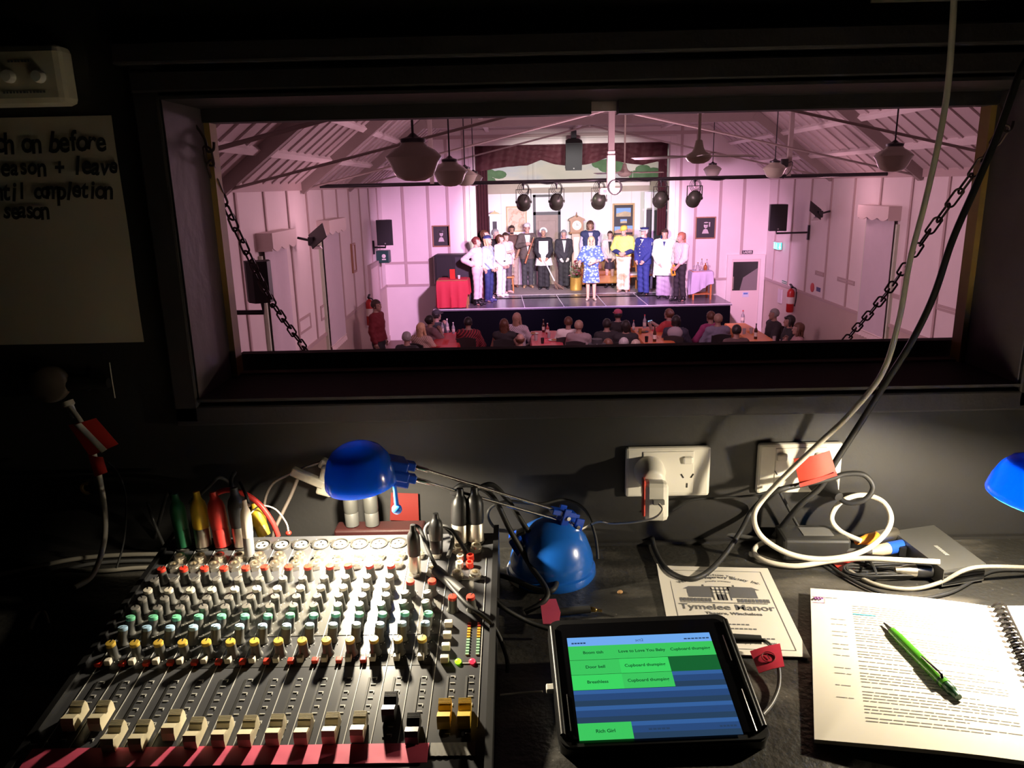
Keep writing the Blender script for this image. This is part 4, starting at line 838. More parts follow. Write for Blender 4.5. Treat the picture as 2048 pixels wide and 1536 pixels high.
# stage with black skirting and boards
SF=18.78
b=MB(); SX0,SX1=-2.08,5.26; stg=M('stage_floor',(.15,.13,.16),.25,noise=.3,nscale=5); stl=M('stage_line',(.75,.70,.75),.5); skirtm=M('stage_skirt',(.0035,.0035,.005),.95)
b.mat(0); b.bx(SX0,SX1,SF,YE,1.0,1.05); b.bx(PO[0]-.1,PO[1]+.1,YE,26,1.0,1.05)
b.mat(1); b.bx(SX0+.03,SX1-.03,SF+.03,YE,0,1.0)
b.mat(2); b.bx(SX0,SX1,SF-.006,SF,1.036,1.052)
for px in(1047,1120,1198,1280):
    p0=aZ(px+0,606,1.05); xx={1047:(1043,600,1050,620),1120:(1113,592,1130,618),1198:(1194,592,1215,616),1280:(1270,590,1297,612)}[px]
    a=aZ(xx[0],xx[1],1.05); c=aZ(xx[2],xx[3],1.05); b.tube([(a.x,20.95,1.0505),(c.x,SF+.02,1.0505)],.012,4)
b.mat(2); b.bx(-.95,3.9,20.98,21.02,1.05,1.053)
skirtm.node_tree.nodes['Principled BSDF'].inputs['Specular IOR Level'].default_value=0
struct(b,'stage',[stg,skirtm,stl])
b=MB(); b.bx(-.98,3.9,21.02,23.2,1.05,1.056); struct(b,'floor_carpet',M('stage_carpet',(.30,.24,.24),.9,noise=.3,nscale=12))
# ---------------- set on the stage ----------------
SY=23.2; setw=M('set_wall',(.80,.78,.78),.75,noise=.05,nscale=2.5,bump=.1,bscale=10)
zt=3.72
b=MB(); b.mat(0); b.bx(-1.15,4.55,SY,SY+.05,1.05,zt)
b.mat(1)
for px in(1003,1166,1222,1262): x=aY(px,450,SY).x; b.bx(x-.008,x+.008,SY-.004,SY,1.05,zt)
struct(b,'wall_set',[setw,M('set_seam',(.6,.58,.6),.7)])
b=MB(); b.bx(-1.6,4.9,SY+.02,SY+.05,zt,4.02); struct(b,'trim_3',M('set_header',(.42,.36,.30),.7,noise=.1,nscale=5))
b=MB(); b.bx(.2,3.9,SY-.15,SY-.10,zt+.16,zt+.26); [b.cyl((x,SY-.125,zt+.25),(x,SY-.125,FLAT-.06),.006,n=6) for x in(.6,3.4)]; tag(b.build('batten_bar',M('batten_white',(.75,.70,.66),.5)),'long pale batten bar hanging across the top of the stage set','bar')
bd=thing('painted_backdrop','painted cloth backdrop of pale sky and hills above the stage set','backdrop',(1.5,25,1.05))
cl=ramp_mat('backdrop_paint','noise',[(0,(.40,.46,.56)),(.42,(.66,.69,.72)),(.55,(.82,.78,.68)),(.68,(.76,.74,.64)),(1,(.55,.60,.50))],.5,.85,5,(1,1,2.2))
b=MB(); b.grid(lambda u,v:(-2.6+8.2*u,25+.03*math.sin(18*u),1.05+5.0*v),60,4); b.build('cloth',cl,bd,world=True)
b=MB(); 
for q,(x0,z0,w) in enumerate(((3.0,4.45,.75),(-.95,4.2,.9),(4.2,4.25,.9))):
    for k in range(7): b.ell((x0+rng.uniform(-.5,.5)*w,24.95,z0+rng.uniform(-.10,.14)),(.24,.02,.13),n=10,m=6)
b.build('painted_foliage',M('backdrop_green',(.14,.26,.13),.85,noise=.3,nscale=6),bd,world=True)
# curtains and swagged valance
velvet=M('curtain_velvet',(.060,.009,.016),.8,noise=.2,nscale=6)
def curtain(label,xa,xb,za,zb,Y,n):
    t=thing('stage_curtain',label,'curtain',((xa+xb)/2,Y,zb)); b=MB()
    b.grid(lambda u,v:(xa+(xb-xa)*u,Y+.05*math.sin(u*2*PI*n)*(1-.2*v),zb+(za-zb)*v),n*10,6,True,.01); b.build('drape',velvet,t,world=True); return t
curtain('dark red stage curtain gathered at the left of the proscenium',PO[0],PO[0]+.30,4.9,1.25,YE+.45,4)
curtain('dark red stage curtain gathered at the right of the proscenium',PO[1]-.20,PO[1]+.02,4.9,2.6,YE+.45,3)
t=thing('valance','dark red swagged valance across the top of the proscenium','valance',(1.45,YE+.3,4.9)); b=MB()
SWG=[(950,345),(985,338),(1020,333),(1055,331),(1068,325),(1082,320),(1110,329),(1138,332),(1165,330),(1190,325),(1212,316),(1222,319),(1250,326),(1285,330),(1315,323),(1330,330),(1345,340)]
sw_=[aY(x,y,YE+.35) for x,y in SWG]
def vz(x):
    for p,q in zip(sw_,sw_[1:]):
        if p.x<=x<=q.x: return p.z+(q.z-p.z)*(x-p.x)/(q.x-p.x)
    return sw_[0].z if x<sw_[0].x else sw_[-1].z
b.grid(lambda u,v:(PO[0]+(PO[1]-PO[0])*u,YE+.35+.035*math.sin(u*95+v*2)+.02*math.sin(v*22+6*math.sin(u*12)),4.96+(vz(PO[0]+(PO[1]-PO[0])*u)-4.96)*v),150,12,True,.01); b.build('swag',velvet,t,world=True)
# door in the set
dr=thing('set_door','grey-brown panelled door with black frame in the stage set','door',(aY(1093,575,SY).x,SY,1.05))
L_=lambda px,py,Y=SY-.02:aY(px,py,Y)
x0,x1=L_(1066,400).x,L_(1121,400).x; zb=L_(1093,427).z; ztp=L_(1093,389).z
b=MB()
for a,c in((x0,x0+.075),(x1-.075,x1)): b.bx(a,c,SY-.06,SY,1.05,ztp)
b.bx(x0,x1,SY-.06,SY,ztp-.07,ztp); b.bx(x0,x1,SY-.06,SY,zb-.04,zb+.05); b.build('frame',M('set_frame_black',(.02,.02,.022),.5),dr,world=True)
b=MB(); b.bx(x0+.075,x1-.075,SY-.03,SY-.01,zb+.05,ztp-.07); b.build('transom_panel',setw,dr,world=True)
b=MB(); b.bx(x0+.075,x1-.075,SY-.035,SY-.01,1.05,zb-.04)
for zf,zg in((.66,.92),(.40,.60),(.06,.36)):
    z0,z1_=1.05+(zb-.04-1.05)*zf,1.05+(zb-.04-1.05)*zg; b.bx(x0+.14,x1-.14,SY-.05,SY-.035,z0,z1_,.012)
b.build('door_leaf',M('set_door_paint',(.30,.22,.18),.55,noise=.2,nscale=7),dr,world=True)
b=MB(); b.ell((x0+.12,SY-.06,1.95),.03); b.build('knob',gold,dr,world=True)
def picture(label,px0,py0,px1,py1,Y,fw,fm,matm,art,cat='picture',name='framed_picture',matw=.25):
    a=aY(px0,py0,Y); c=aY(px1,py1,Y); x0,x1,z0,z1=a.x,c.x,c.z,a.z; t=thing(name,label,cat,((x0+x1)/2,Y,z0))
    b=MB()
    for u0,u1,w0,w1 in((x0,x0+fw,z0,z1),(x1-fw,x1,z0,z1),(x0+fw,x1-fw,z0,z0+fw),(x0+fw,x1-fw,z1-fw,z1)): b.bx(u0,u1,Y-.04,Y,w0,w1,.008)
    b.build('frame',fm,t,world=True)
    b=MB(); b.bx(x0+fw,x1-fw,Y-.02,Y-.005,z0+fw,z1-fw); b.build('mount',matm,t,world=True)
    art(t,x0,x1,z0,z1,Y-.022); return t
goldf=M('gilt_frame',(.50,.34,.14),.45,noise=.2,nscale=30); brownf=M('brown_frame',(.35,.18,.10),.45); dmat=M('mount_black',(.025,.025,.03),.6); pmat=M('mount_cream',(.72,.66,.52),.7)
def art_map(t,x0,x1,z0,z1,Y):
    b=MB(); w,h=x1-x0,z1-z0; b.bx(x0+w*.1,x1-w*.1,Y-.004,Y,z0+h*.08,z1-h*.08); b.build('map_print',ramp_mat('old_map','noise',[(0,(.62,.55,.40)),(.48,(.66,.58,.44)),(.52,(.55,.38,.26)),(.58,(.66,.55,.42)),(1,(.50,.42,.34))],3.5,.8,6),t,world=True)
picture('framed old map print on the set wall left of the set door',1012,413,1054,463,SY,.035,goldf,pmat,art_map)
def art_photos(t,x0,x1,z0,z1,Y):
    w,h=x1-x0,z1-z0
    for k,(a,c,e,f) in enumerate(((.17,.83,.60,.86),(.36,.66,.40,.52),(.10,.42,.10,.30),(.56,.92,.12,.32))):
        b=MB(); b.mat(0); b.bx(x0+w*a,x0+w*c,Y-.004,Y,z0+h*e,z0+h*f)
        b.mat(1); b.add([(x0+w*a,Y-.006,z0+h*e),(x0+w*c,Y-.006,z0+h*e),(x0+w*c,Y-.006,z0+h*(e+.45*(f-e))),(x0+w*(a+.6*(c-a)),Y-.006,z0+h*(e+.62*(f-e))),(x0+w*a,Y-.006,z0+h*(e+.36*(f-e)))],[(0,1,2,3,4)])
        b.build('photo',[M('photo_sky',(.16,.36,.70),.5),M('photo_land_%d'%(k>1),(.42,.36,.20) if k<2 else (.48,.28,.22),.5,noise=.4,nscale=12)],t,world=True)
picture('tall framed group of landscape photos on black mount, right of the clock',1225,407,1268,472,SY,.05,goldf,dmat,art_photos)
def art_portrait(seed):
    def f(t,x0,x1,z0,z1,Y):
        w,h=x1-x0,z1-z0; cx=(x0+x1)/2; dk=M('photo_dark',(.03,.028,.03),.4); lt=M('photo_light',(.55,.52,.52),.4); g=M('photo_grey',(.20,.19,.19),.4)
        b=MB(); b.mat(0); b.bx(x0+w*.24,x1-w*.24,Y-.004,Y,z0+h*.22,z1-h*.18); yy=Y-.006
        b.mat(1); b.ell((cx+.01*w,yy,z0+h*.60),(w*.10,.004,h*.12),n=16); b.add([(cx-w*.17,yy,z0+h*.24),(cx+w*.17,yy,z0+h*.24),(cx+w*.10,yy,z0+h*.42),(cx,yy,z0+h*.46),(cx-w*.10,yy,z0+h*.42)],[(0,1,2,3,4)])
        b.mat(0); b.ell((cx+.01*w,yy-.003,z0+h*.70),(w*.125,.003,h*.07),n=14); b.mat(2); b.ell((cx+.01*w,yy-.005,z0+h*.56),(w*.04,.002,h*.012),n=10)
        if seed: b.mat(1); b.ell((cx+.02*w,yy-.005,z0+h*.74),(w*.11,.002,h*.03),n=12); b.add([(cx+w*.16,yy,z0+h*.55),(cx+w*.22,yy,z0+h*.55),(cx+w*.22,yy,z0+h*.76),(cx+w*.16,yy,z0+h*.76)],[(0,1,2,3)])
        b.build('portrait_photo',[dk,lt,g],t,world=True)
    return f
picture('framed black and white portrait on the end wall left of the stage',864,451,901,493,YE,.03,brownf,dmat,art_portrait(0))
picture('framed black and white portrait on the end wall right of the stage',1391,434,1430,477,YE,.03,brownf,dmat,art_portrait(1))
# white mantel mirror unit at the set's left, glazed doors at its right and left
mm_=thing('mantel_unit','white mantel surround with dark opening at the left of the set','mantel',tuple(aY(990,560,22.6)))
a,c=aY(979,432,22.6),aY(1003,575,22.6); b=MB(); wv=M('mantel_white',(.74,.74,.80),.5)
zz=aY(990,443,22.57).z; ze=aY(990,487,22.57).z; w=c.x-a.x
b.bx(a.x,a.x+.08,22.6,22.75,1.056,a.z); b.bx(c.x-.09,c.x,22.6,22.75,1.056,a.z); b.bx(a.x+.08,c.x-.09,22.602,22.75,zz,a.z); b.bx(a.x+.08,c.x-.09,22.602,22.75,1.056,ze); b.bx(a.x-.05,c.x+.05,22.54,22.78,a.z,a.z+.05)
b.build('surround',wv,mm_,world=True)
b=MB(); b.bx(a.x+.08,c.x-.09,22.70,22.74,ze,zz); b.build('dark_panel',M('mirror_dark',(.02,.02,.025),.2),mm_,world=True)
b=MB(); b.prism([(-.16,0),(.16,0),(.08,.05),(.03,.06),(0,.11),(-.03,.06),(-.08,.05)],-.03,.03,Matrix.Translation(((a.x+c.x)/2,22.65,a.z+.05))@Matrix.Rotation(PI/2,4,'X')); b.build('crest',goldf,mm_,world=True)
def louvre(label,px0,px1,py0,py1,Y,split,cat='door'):
    t=thing('set_screen',label,cat,tuple(aY((px0+px1)/2,py1,Y))); a,c=aY(px0,py0,Y),aY(px1,py1,Y); x0,x1=a.x,c.x; b=MB()
    for x in(x0,x1): b.bx(x-.03,x+.03,Y-.04,Y,1.056,a.z)
    b.bx(x0+.03,x1-.03,Y-.038,Y,a.z-.05,a.z); b.build('frame',wv,t,world=True)
    zs=aY(px0,split,Y).z; b=MB(); b.bx(x0+.03,x1-.03,Y-.03,Y-.01,zs+.04,a.z-.05); b.build('upper_panel',setw,t,world=True)
    b=MB(); b.bx(x0+.03,x1-.03,Y-.03,Y-.01,1.056,zs); b.build('lower_panel',dmat,t,world=True); return t
louvre('black and white screen door at the right end of the set, left leaf',1291,1303,384,556,22.2,419)
louvre('black and white screen door at the right end of the set, right leaf',1307,1321,384,552,21.8,420)
louvre('white and black screen at the left end of the set by the curtain',966,976,393,560,22.3,425)
b=MB(); q=aY(1327,450,21.6); b.bx(q.x-.06,q.x+.07,21.6,21.63,1.05,3.6); tag(b.build('blue_flat',M('flat_blue',(.05,.12,.55),.6)),'narrow blue strip flat between the set doors and the proscenium','scenery flat')
# grandfather clock
ck=thing('longcase_clock','tall brown longcase clock with pediment and white dial on the set','clock',(aY(1153,560,22.85).x,22.85,1.056))
cx=aY(1153,450,22.85).x; zT=aY(1153,438,22.85).z; zH=aY(1153,464,22.85).z; wd=M('clock_wood',(.34,.17,.06),.45,noise=.25,nscale=9); cw_=M('clock_trunk',(.55,.40,.28),.5,noise=.1)
b=MB(); b.bx(cx-.19,cx+.19,22.72,22.98,zH,zT-.04); b.bx(cx-.22,cx+.22,22.70,23,zH-.04,zH,.01)
mt=Matrix.Translation((cx,22.85,zT-.04))@Matrix.Rotation(PI/2,4,'X')
b.prism([(-.24,0),(.24,0),(.22,.05),(.05,.13),(0,.09),(-.05,.13),(-.22,.05)],-.15,.14,mt); b.lathe([(.02,0),(.03,.03),(.012,.06),(.008,.12),(0,.13)],(cx,22.85,zT+.07),n=10); b.build('hood',wd,ck,world=True)
b=MB(); dc=(cx,22.715,aY(1153,451,22.7).z); b.lathe([(.135,0),(.135,.012),(.118,.014)],dc,(0,-1,0),28,False); b.build('dial_ring',M('dial_gilt',(.85,.72,.50),.35),ck,world=True)
b=MB(); b.lathe([(.118,.004),(0,.004)],dc,(0,-1,0),28,False); b.build('dial',M('dial_white',(.80,.72,.60),.4),ck,world=True)
b=MB(); b.box((cx,22.705,dc[2]+.03),(.012,.004,.08)); b.box((cx+.025,22.705,dc[2]+.01),(.06,.004,.012),(0,.4,0))
for k in range(12): b.box((cx+.095*math.sin(k*PI/6),22.706,dc[2]+.095*math.cos(k*PI/6)),(.010,.003,.018),(0,k*PI/6,0))
b.build('hands',dmat,ck,world=True)
b=MB(); b.bx(cx-.14,cx+.14,22.76,22.96,1.45,zH-.04); b.bx(cx-.19,cx+.19,22.73,22.98,1.056,1.45,.01); b.build('trunk',cw_,ck,world=True)
b=MB(); b.bx(cx-.09,cx+.09,22.75,22.762,1.6,zH-.14); b.lathe([(.04,0),(.04,.02),(0,.022)],(cx,22.752,zH-.35),(0,-1,0),16); b.build('trunk_door',M('clock_inlay',(.72,.62,.52),.4),ck,world=True)
# brass drum planter with flowers, tan sofa, chairs, small tables
pt=thing('flower_pot','golden drum planter full of red and pink flowers beside the presenter','planter',tuple(aZ(1152,580,1.056)))
o=pt.location; b=MB(); b.lathe([(.165,0),(.17,.02),(.165,.04),(.165,.33),(.172,.36),(.155,.36),(.15,.30)],(0,0,0),(0,0,1),28); b.build('drum',M('planter_gold',(.62,.36,.08),.4,.3,noise=.15,nscale=25),pt)
b=MB()
for k in range(46):
    a_=rng.uniform(0,2*PI); r=rng.uniform(0,.2); z=.38+rng.uniform(0,.50)*(1-r*1.5); b.tube([(r*.4*math.cos(a_),r*.4*math.sin(a_),.3),(r*math.cos(a_),r*math.sin(a_),z)],.004,5)
b.build('stems',M('stem_green',(.10,.14,.05),.7),pt)
fm_=[M('petal_red',(.40,.02,.06),.6),M('petal_pink',(.78,.32,.40),.6),M('petal_white',(.80,.66,.60),.6)]
for k in range(44):
    b=MB(); a_=rng.uniform(0,2*PI); r=rng.uniform(.02,.20); z=.40+rng.uniform(0,.55)*(1-r*1.6); c_=Vector((r*math.cos(a_),r*math.sin(a_),z))
    for q in range(5): t_=q*2*PI/5; b.ell(c_+Vector((.02*math.cos(t_),.02*math.sin(t_),0)),(.018,.018,.009),n=7,m=5)
    b.build('flower',fm_[k%3 if z<.62 else 0],pt)
sf=thing('tan_sofa','tan orange sofa half hidden behind the woman in the floral dress','sofa',(aZ(1207,570,1.056).x,22.45,1.056))
tanm=M('tan_leather',(.50,.22,.06),.5,noise=.12,nscale=10)
b=MB(); b.box((0,0,.24),(1.25,.72,.24),bev=.04); b.build('base',tanm,sf)
for s in(-1,1): b=MB(); b.box((s*.30,-.03,.42),(.58,.62,.14),bev=.05); b.build('seat_cushion',tanm,sf)
b=MB(); b.box((0,.34,.52),(1.25,.18,.64),(R_(-6),0,0),bev=.06); b.build('backrest',tanm,sf)
for s in(-1,1): b=MB(); b.box((s*.66,0,.33),(.14,.74,.48),bev=.05); b.build('armrest',tanm,sf)
for x in(-.55,.55):
    for y in(-.3,.3): b=MB(); b.cyl((x,y,0),(x,y,.13),.025,.03,10); b.build('foot',wd,sf)
owood=M('orange_wood',(.52,.17,.05),.45,noise=.15,nscale=8)
def wood_chair(label,loc,rz,seatm,slats=4,grp=None):
    t=thing('wooden_chair',label,'chair',loc,rz)
    b=MB(); b.box((0,0,.45),(.44,.44,.05),bev=.015); b.build('seat',seatm,t)
    for x in(-.19,.19): b=MB(); b.box((x,-.19,.215),(.04,.04,.43)); b.build('leg',owood,t); b=MB(); b.tube([(x,.19,0),(x,.20,.45),(x,.26,.95)],.022,8); b.build('leg',owood,t)
    b=MB(); b.box((0,.255,.93),(.44,.03,.10),(R_(-8),0,0),bev=.01); b.box((0,.22,.62),(.40,.025,.04)); b.build('top_rail',owood,t)
    for k in range(slats): b=MB(); b.box((-.14+.28*k/(slats-1),.235,.76),(.035,.015,.28),(R_(-8),0,0)); b.build('back_slat',owood,t)
    b=MB(); b.box((0,-.19,.40),(.38,.02,.05)); b.box((0,.19,.40),(.38,.02,.05)); b.build('apron',owood,t); return t
wood_chair('orange wooden chair on stage left of the navy uniform',tuple(aZ(1264,582,1.056)+Vector((.05,.25,0))),R_(15),M('seat_pale',(.62,.52,.50),.7))
wood_chair('wooden chair with pale seat between the navy uniform and the white coat',tuple(aZ(1312,578,1.056)+Vector((0,.2,0))),R_(-8),M('seat_pale2',(.50,.44,.42),.8))
rc=wood_chair('wooden chair with red seat back behind the lilac covered table',tuple(aZ(1396,590,1.05)+Vector((0,.45,0))),R_(-14),M('seat_red',(.42,.02,.04),.6))
b=MB(); b.box((0,.215,.72),(.40,.03,.34),(R_(-8),0,0),bev=.01); b.build('back_pad',MATS['seat_red'],rc)
ch_=thing('wooden_stool','orange wooden chair leg and seat beside the khaki trousers at left on stage','stool',tuple(aZ(1020,586,1.056)+Vector((-.05,.1,0))))
b=MB(); b.box((0,0,.44),(.36,.34,.05),bev=.015); b.build('seat',owood,ch_)
for x in(-.15,.15):
    for y in(-.13,.13): b=MB(); b.tube([(x*.8,y*.8,.43),(x*.95,y,.2),(x,y,0)],[.02,.026,.016],8); b.build('leg',owood,ch_)
def drape(b,w,d,h,drop,seed,thick=.006):
    """cloth over a table top: flat centre and wavy sides; drop(angle)->length"""
    n=72
    def pt(a):
        c,s=math.cos(a),math.sin(a); k=1/max(abs(c)/(w/2),abs(s)/(d/2)); return Vector((c*k,s*k,0))
    def fn(u,v):
        a=2*PI*u; p=pt(a); dn=p.normalized()
        if v<.3: return p*(v/.3)+Vector((0,0,h+.004))
        q=(v-.3)/.7; L=drop(a); wv_=.028*math.sin(a*11+seed)*q+.012*math.sin(a*23+seed*2)*q
        return p+dn*(.008+.02*min(1,q*5)+wv_)+Vector((0,0,h+.004-L*q))
    b.grid(fn,n,12,True,thick)
    return b
red_cl=M('red_tablecloth',(.50,.025,.05),.75,noise=.08,nscale=6); lil=M('lilac_tablecloth',(.55,.48,.66),.75,noise=.05,nscale=6)
def small_table(label,loc,w,d,h,legm,rz=0):
    t=thing('side_table',label,'table',loc,rz); b=MB(); b.box((0,0,h-.015),(w,d,.03),bev=.006); b.build('tabletop',legm,t)
    for x in(-1,1):
        for y in(-1,1): b=MB(); b.box((x*(w/2-.03),y*(d/2-.03),(h-.03)/2),(.04,.04,h-.03)); b.build('leg',legm,t)
    b=MB(); b.box((0,0,.14),(w-.08,d-.08,.02)); b.build('shelf',legm,t); return t
rp=aZ(908,622,1.05); rtl=(rp.x-.05,SF+.40,1.05)
small_table('small table hidden under the red cloth at the left of the stage',rtl,.76,.62,.70,wd)
b=drape(MB(),.76,.62,.70,lambda a:.68 if math.cos(a)<.75 or abs(math.sin(a))>.72 else .36,1); o=b.build('red_tablecloth',red_cl,loc=rtl); tag(o,'red cloth draped over the small table at the left of the stage','tablecloth')
b=MB(); b.box((0,0,0),(.13,.012,.24),(.1,0,0)); o=b.build('red_card',red_tape,loc=(rtl[0]-.0,rtl[1]-.12,1.05+.70+.13)); tag(o,'red upright card standing on the red clothed table on stage','card')
b=MB(); b.lathe([(.025,0),(.034,.09),(.031,.09),(.023,.004)],n=16); o=b.build('plastic_cup',white_pl,loc=(rtl[0]+.16,rtl[1]-.14,1.757)); tag(o,'small white cup on the red clothed table beside the red card','cup')
sp=thing('stage_subwoofer','big black speaker cabinet behind the red clothed table on stage','speaker',tuple(aZ(912,606,1.05)+Vector((-.02,0,0))+Vector((0,19.97-aZ(912,606,1.05).y,0))),R_(-4))
spk=M('speaker_black',(.008,.008,.010),.55,noise=.15,nscale=40); gr=M('speaker_grille',(.012,.012,.014),.7)
b=MB(); b.box((0,0,.62),(.95,.48,1.24),bev=.02); b.build('cabinet',spk,sp)
b=MB(); b.box((-.22,-.245,.62),(.42,.02,1.14),bev=.006); b.build('grille',gr,sp); b=MB(); b.box((.26,-.242,.62),(.40,.012,1.12),bev=.004); b.build('side_panel',M('speaker_edge',(.05,.05,.06),.4),sp)
lp_=aZ(1404,600,1.05); ltl=(lp_.x,lp_.y+.25,1.05)
small_table('small orange wooden table under the lilac cloth at right of the stage',ltl,.50,.46,.72,owood)
b=drape(MB(),.50,.46,.72,lambda a:.25+.36*(.5+.5*math.cos((a-PI*1.02)*1.0)) if math.sin(a)<.4 else .4,4); o=b.build('lilac_tablecloth',lil,loc=ltl); tag(o,'lilac cloth draped over the small table at the right of the stage','tablecloth')
def bottle(b,h=.28,r=.035): return b.lathe([(r*.9,0),(r,.01),(r,h*.55),(r*.8,h*.66),(r*.35,h*.78),(r*.32,h*.97),(r*.36,h),(0,h)],n=14)
glz=M('clear_glass',(.75,.70,.74),.08,trans=.6); brg=M('brown_glass',(.06,.02,.01),.12,coat=.4); lbl=M('bottle_label',(.75,.68,.62),.6); capred=M('cap_red_plastic',(.6,.05,.05),.4)
def bottle_thing(label,loc,h,r,gm_,capm_,lm=None,cat='bottle',grp=None):
    t=thing('bottle',label,cat,loc,0,grp); bottle(MB(),h,r).build('glass',gm_,t); b=MB(); b.lathe([(r*.42,h*.95),(r*.42,h*1.03),(0,h*1.03)],n=10); b.build('cap',capm_,t)
    if lm: b=MB(); b.lathe([(r*1.02,h*.18),(r*1.02,h*.45)],n=14,caps=False); b.build('label_wrap',lm,t)
    return t
for k,(dx,dy,h,r,lab) in enumerate(((-.10,-.08,.20,.05,'round decanter at the left front of the lilac clothed table'),(.02,.02,.28,.035,'tall clear bottle standing at the centre of the lilac clothed table'),(.10,-.05,.18,.045,'squat bottle at the right front of the lilac clothed table'),(.16,.06,.26,.03,'slim bottle at the back right of the lilac clothed table'))): bottle_thing(lab,(ltl[0]+dx,ltl[1]+dy,1.776),h,r,glz if k!=2 else M('amber_glass',(.5,.16,.05),.1,trans=.4),gold,lbl if k==1 else None)
for k,(dx,dy) in enumerate(((-.18,.0),(-.05,-.15),(.18,-.12))):
    b=MB(); b.lathe([(.024,0),(.024,.004),(.004,.008),(.004,.06),(.026,.09),(.028,.13),(.025,.13)],n=12); o=b.build('wine_glass',glz,loc=(ltl[0]+dx,ltl[1]+dy,1.776)); tag(o,('small wine glass at the left edge of the lilac clothed table','small wine glass at the front of the lilac clothed table','small wine glass at the right edge of the lilac clothed table')[k],'glass')
# ---------------- hanging things in the hall ----------------
milk=mkblue('milk_glass',(.42,.41,.32),.16)
def pendant(label,px,py,wpx,Y):
    c=aY(px,py,Y); r=wpx/2*((Y*.968)/F); t=thing('pendant_lamp',label,'lamp',(c.x,Y,c.z),0,None)
    k=r/.20
    b=MB(); b.lathe([(.075*k,.135*k),(.085*k,.12*k),(.10*k,.10*k),(.15*k,.075*k),(.195*k,.035*k),(.20*k,.025*k),(.175*k,-.01*k),(.15*k,-.07*k),(.125*k,-.11*k),(.07*k,-.135*k),(0,-.142*k)],n=32,caps=False); b.build('glass_shade',milk,t)
    b=MB(); b.lathe([(.088*k,.125*k),(.090*k,.15*k),(.04*k,.165*k),(.012*k,.19*k),(0,.19*k)],n=20); b.build('gallery',dark_metal,t)
    b=MB(); b.cyl((0,0,.18*k),(0,0,FLAT-c.z),.009,n=8); b.build('stem',dark_metal,t); return t
pendant('schoolhouse glass pendant lamp, largest and nearest, left of centre',828,322,112,5.7)
pendant('schoolhouse pendant lamp just behind the largest one on the left',900,347,72,8.8)
pendant('third schoolhouse pendant lamp in the left row, half hidden by the second',930,354,50,12.2)
pendant('farthest schoolhouse pendant lamp of the left row, lit lilac',947,358,38,16.0)
pendant('schoolhouse pendant lamp nearest on the right beside the cables',1787,317,74,8.5)
pendant('middle schoolhouse pendant lamp of the right row beside the conduit',1549,340,46,13.2)
pendant('small far schoolhouse pendant lamp of the right row, lit lilac',1425,341,36,17.2)
def fan(label,px,py,Y,ang,mat_,rodtop,R=.68):
    c=aY(px,py,Y); t=thing('ceiling_fan',label,'fan',(c.x,Y,c.z),0)
    b=MB(); b.cyl((0,0,.10),(0,0,FLAT-c.z),.016,n=10); b.build('rod',mat_,t)
    b=MB(); b.lathe([(0,-.075),(.06,-.07),(.11,-.045),(.135,-.01),(.125,.02),(.07,.05),(.05,.09),(.035,.16),(.018,.17)],n=28); b.build('motor',mat_,t)
    for k in range(3):
        a=ang+k*2*PI/3; m=Matrix.Rotation(a,4,'Z')@Matrix.Translation((.10,0,.005))@Matrix.Rotation(R_(10),4,'X')
        b=MB(); b.prism([(0,-.02),(.10,-.03),(.16,-.055),(R-.1,-.065),(R-.06,-.05),(R-.06,.05),(R-.1,.065),(.16,.055),(.10,.03),(0,.02)],-.004,.004,m); b.build('blade',mat_,t)
    return t
fanm=M('fan_cream',(.55,.54,.44),.4); fang=M('fan_green_grey',(.46,.50,.36),.4)
fan('green-grey ceiling fan, nearer of the two, right of centre',1397,313,8.4,R_(25),fang,0,.72)
fan('cream ceiling fan, farther of the two, by the white pole',1249,346,15.0,R_(10),fanm,0,.72)
# lighting bar
bt=thing('lighting_bar','long dark lighting bar spanning the hall from wall to wall','lighting bar',(XC,BAR_Y,BAR_Z))
b=MB(); b.cyl((XL+.02,BAR_Y,BAR_Z),(XR-.02,BAR_Y,BAR_Z),.032,n=12); b.build('bar',dark_metal,bt,world=True)
for x in(-1.45,4.75): b=MB(); b.bx(x-.035,x+.035,BAR_Y-.05,BAR_Y+.02,BAR_Z,FLAT-.02); b.build('hanger',beam_mat,bt,world=True)
b=MB(); b.tube(spline([(x,BAR_Y-.035+.02*math.sin(x*5),BAR_Z-.01+.035*math.sin(x*3.1)*math.sin(x*7.7)) for x in [-.2+.25*k for k in range(18)]],4),.012,6); b.build('bar_cable',blk_rub,bt,world=True)
b=MB(); q=aY(1569,326,BAR_Y-.08); b.box(q,(.12,.06,.14),bev=.01); b.tube(spline([q+Vector((.05,-.02,0)),q+Vector((.13,-.02,.01)),q+Vector((.10,-.02,-.14)),q+Vector((-.02,-.02,-.26))],6),.006,6); tag(b.build('receiver_box',blk_pl),'small black box with a cable on the right hanger of the lighting bar','box')
can=M('lantern_black',(.05,.06,.045),.4,.3)
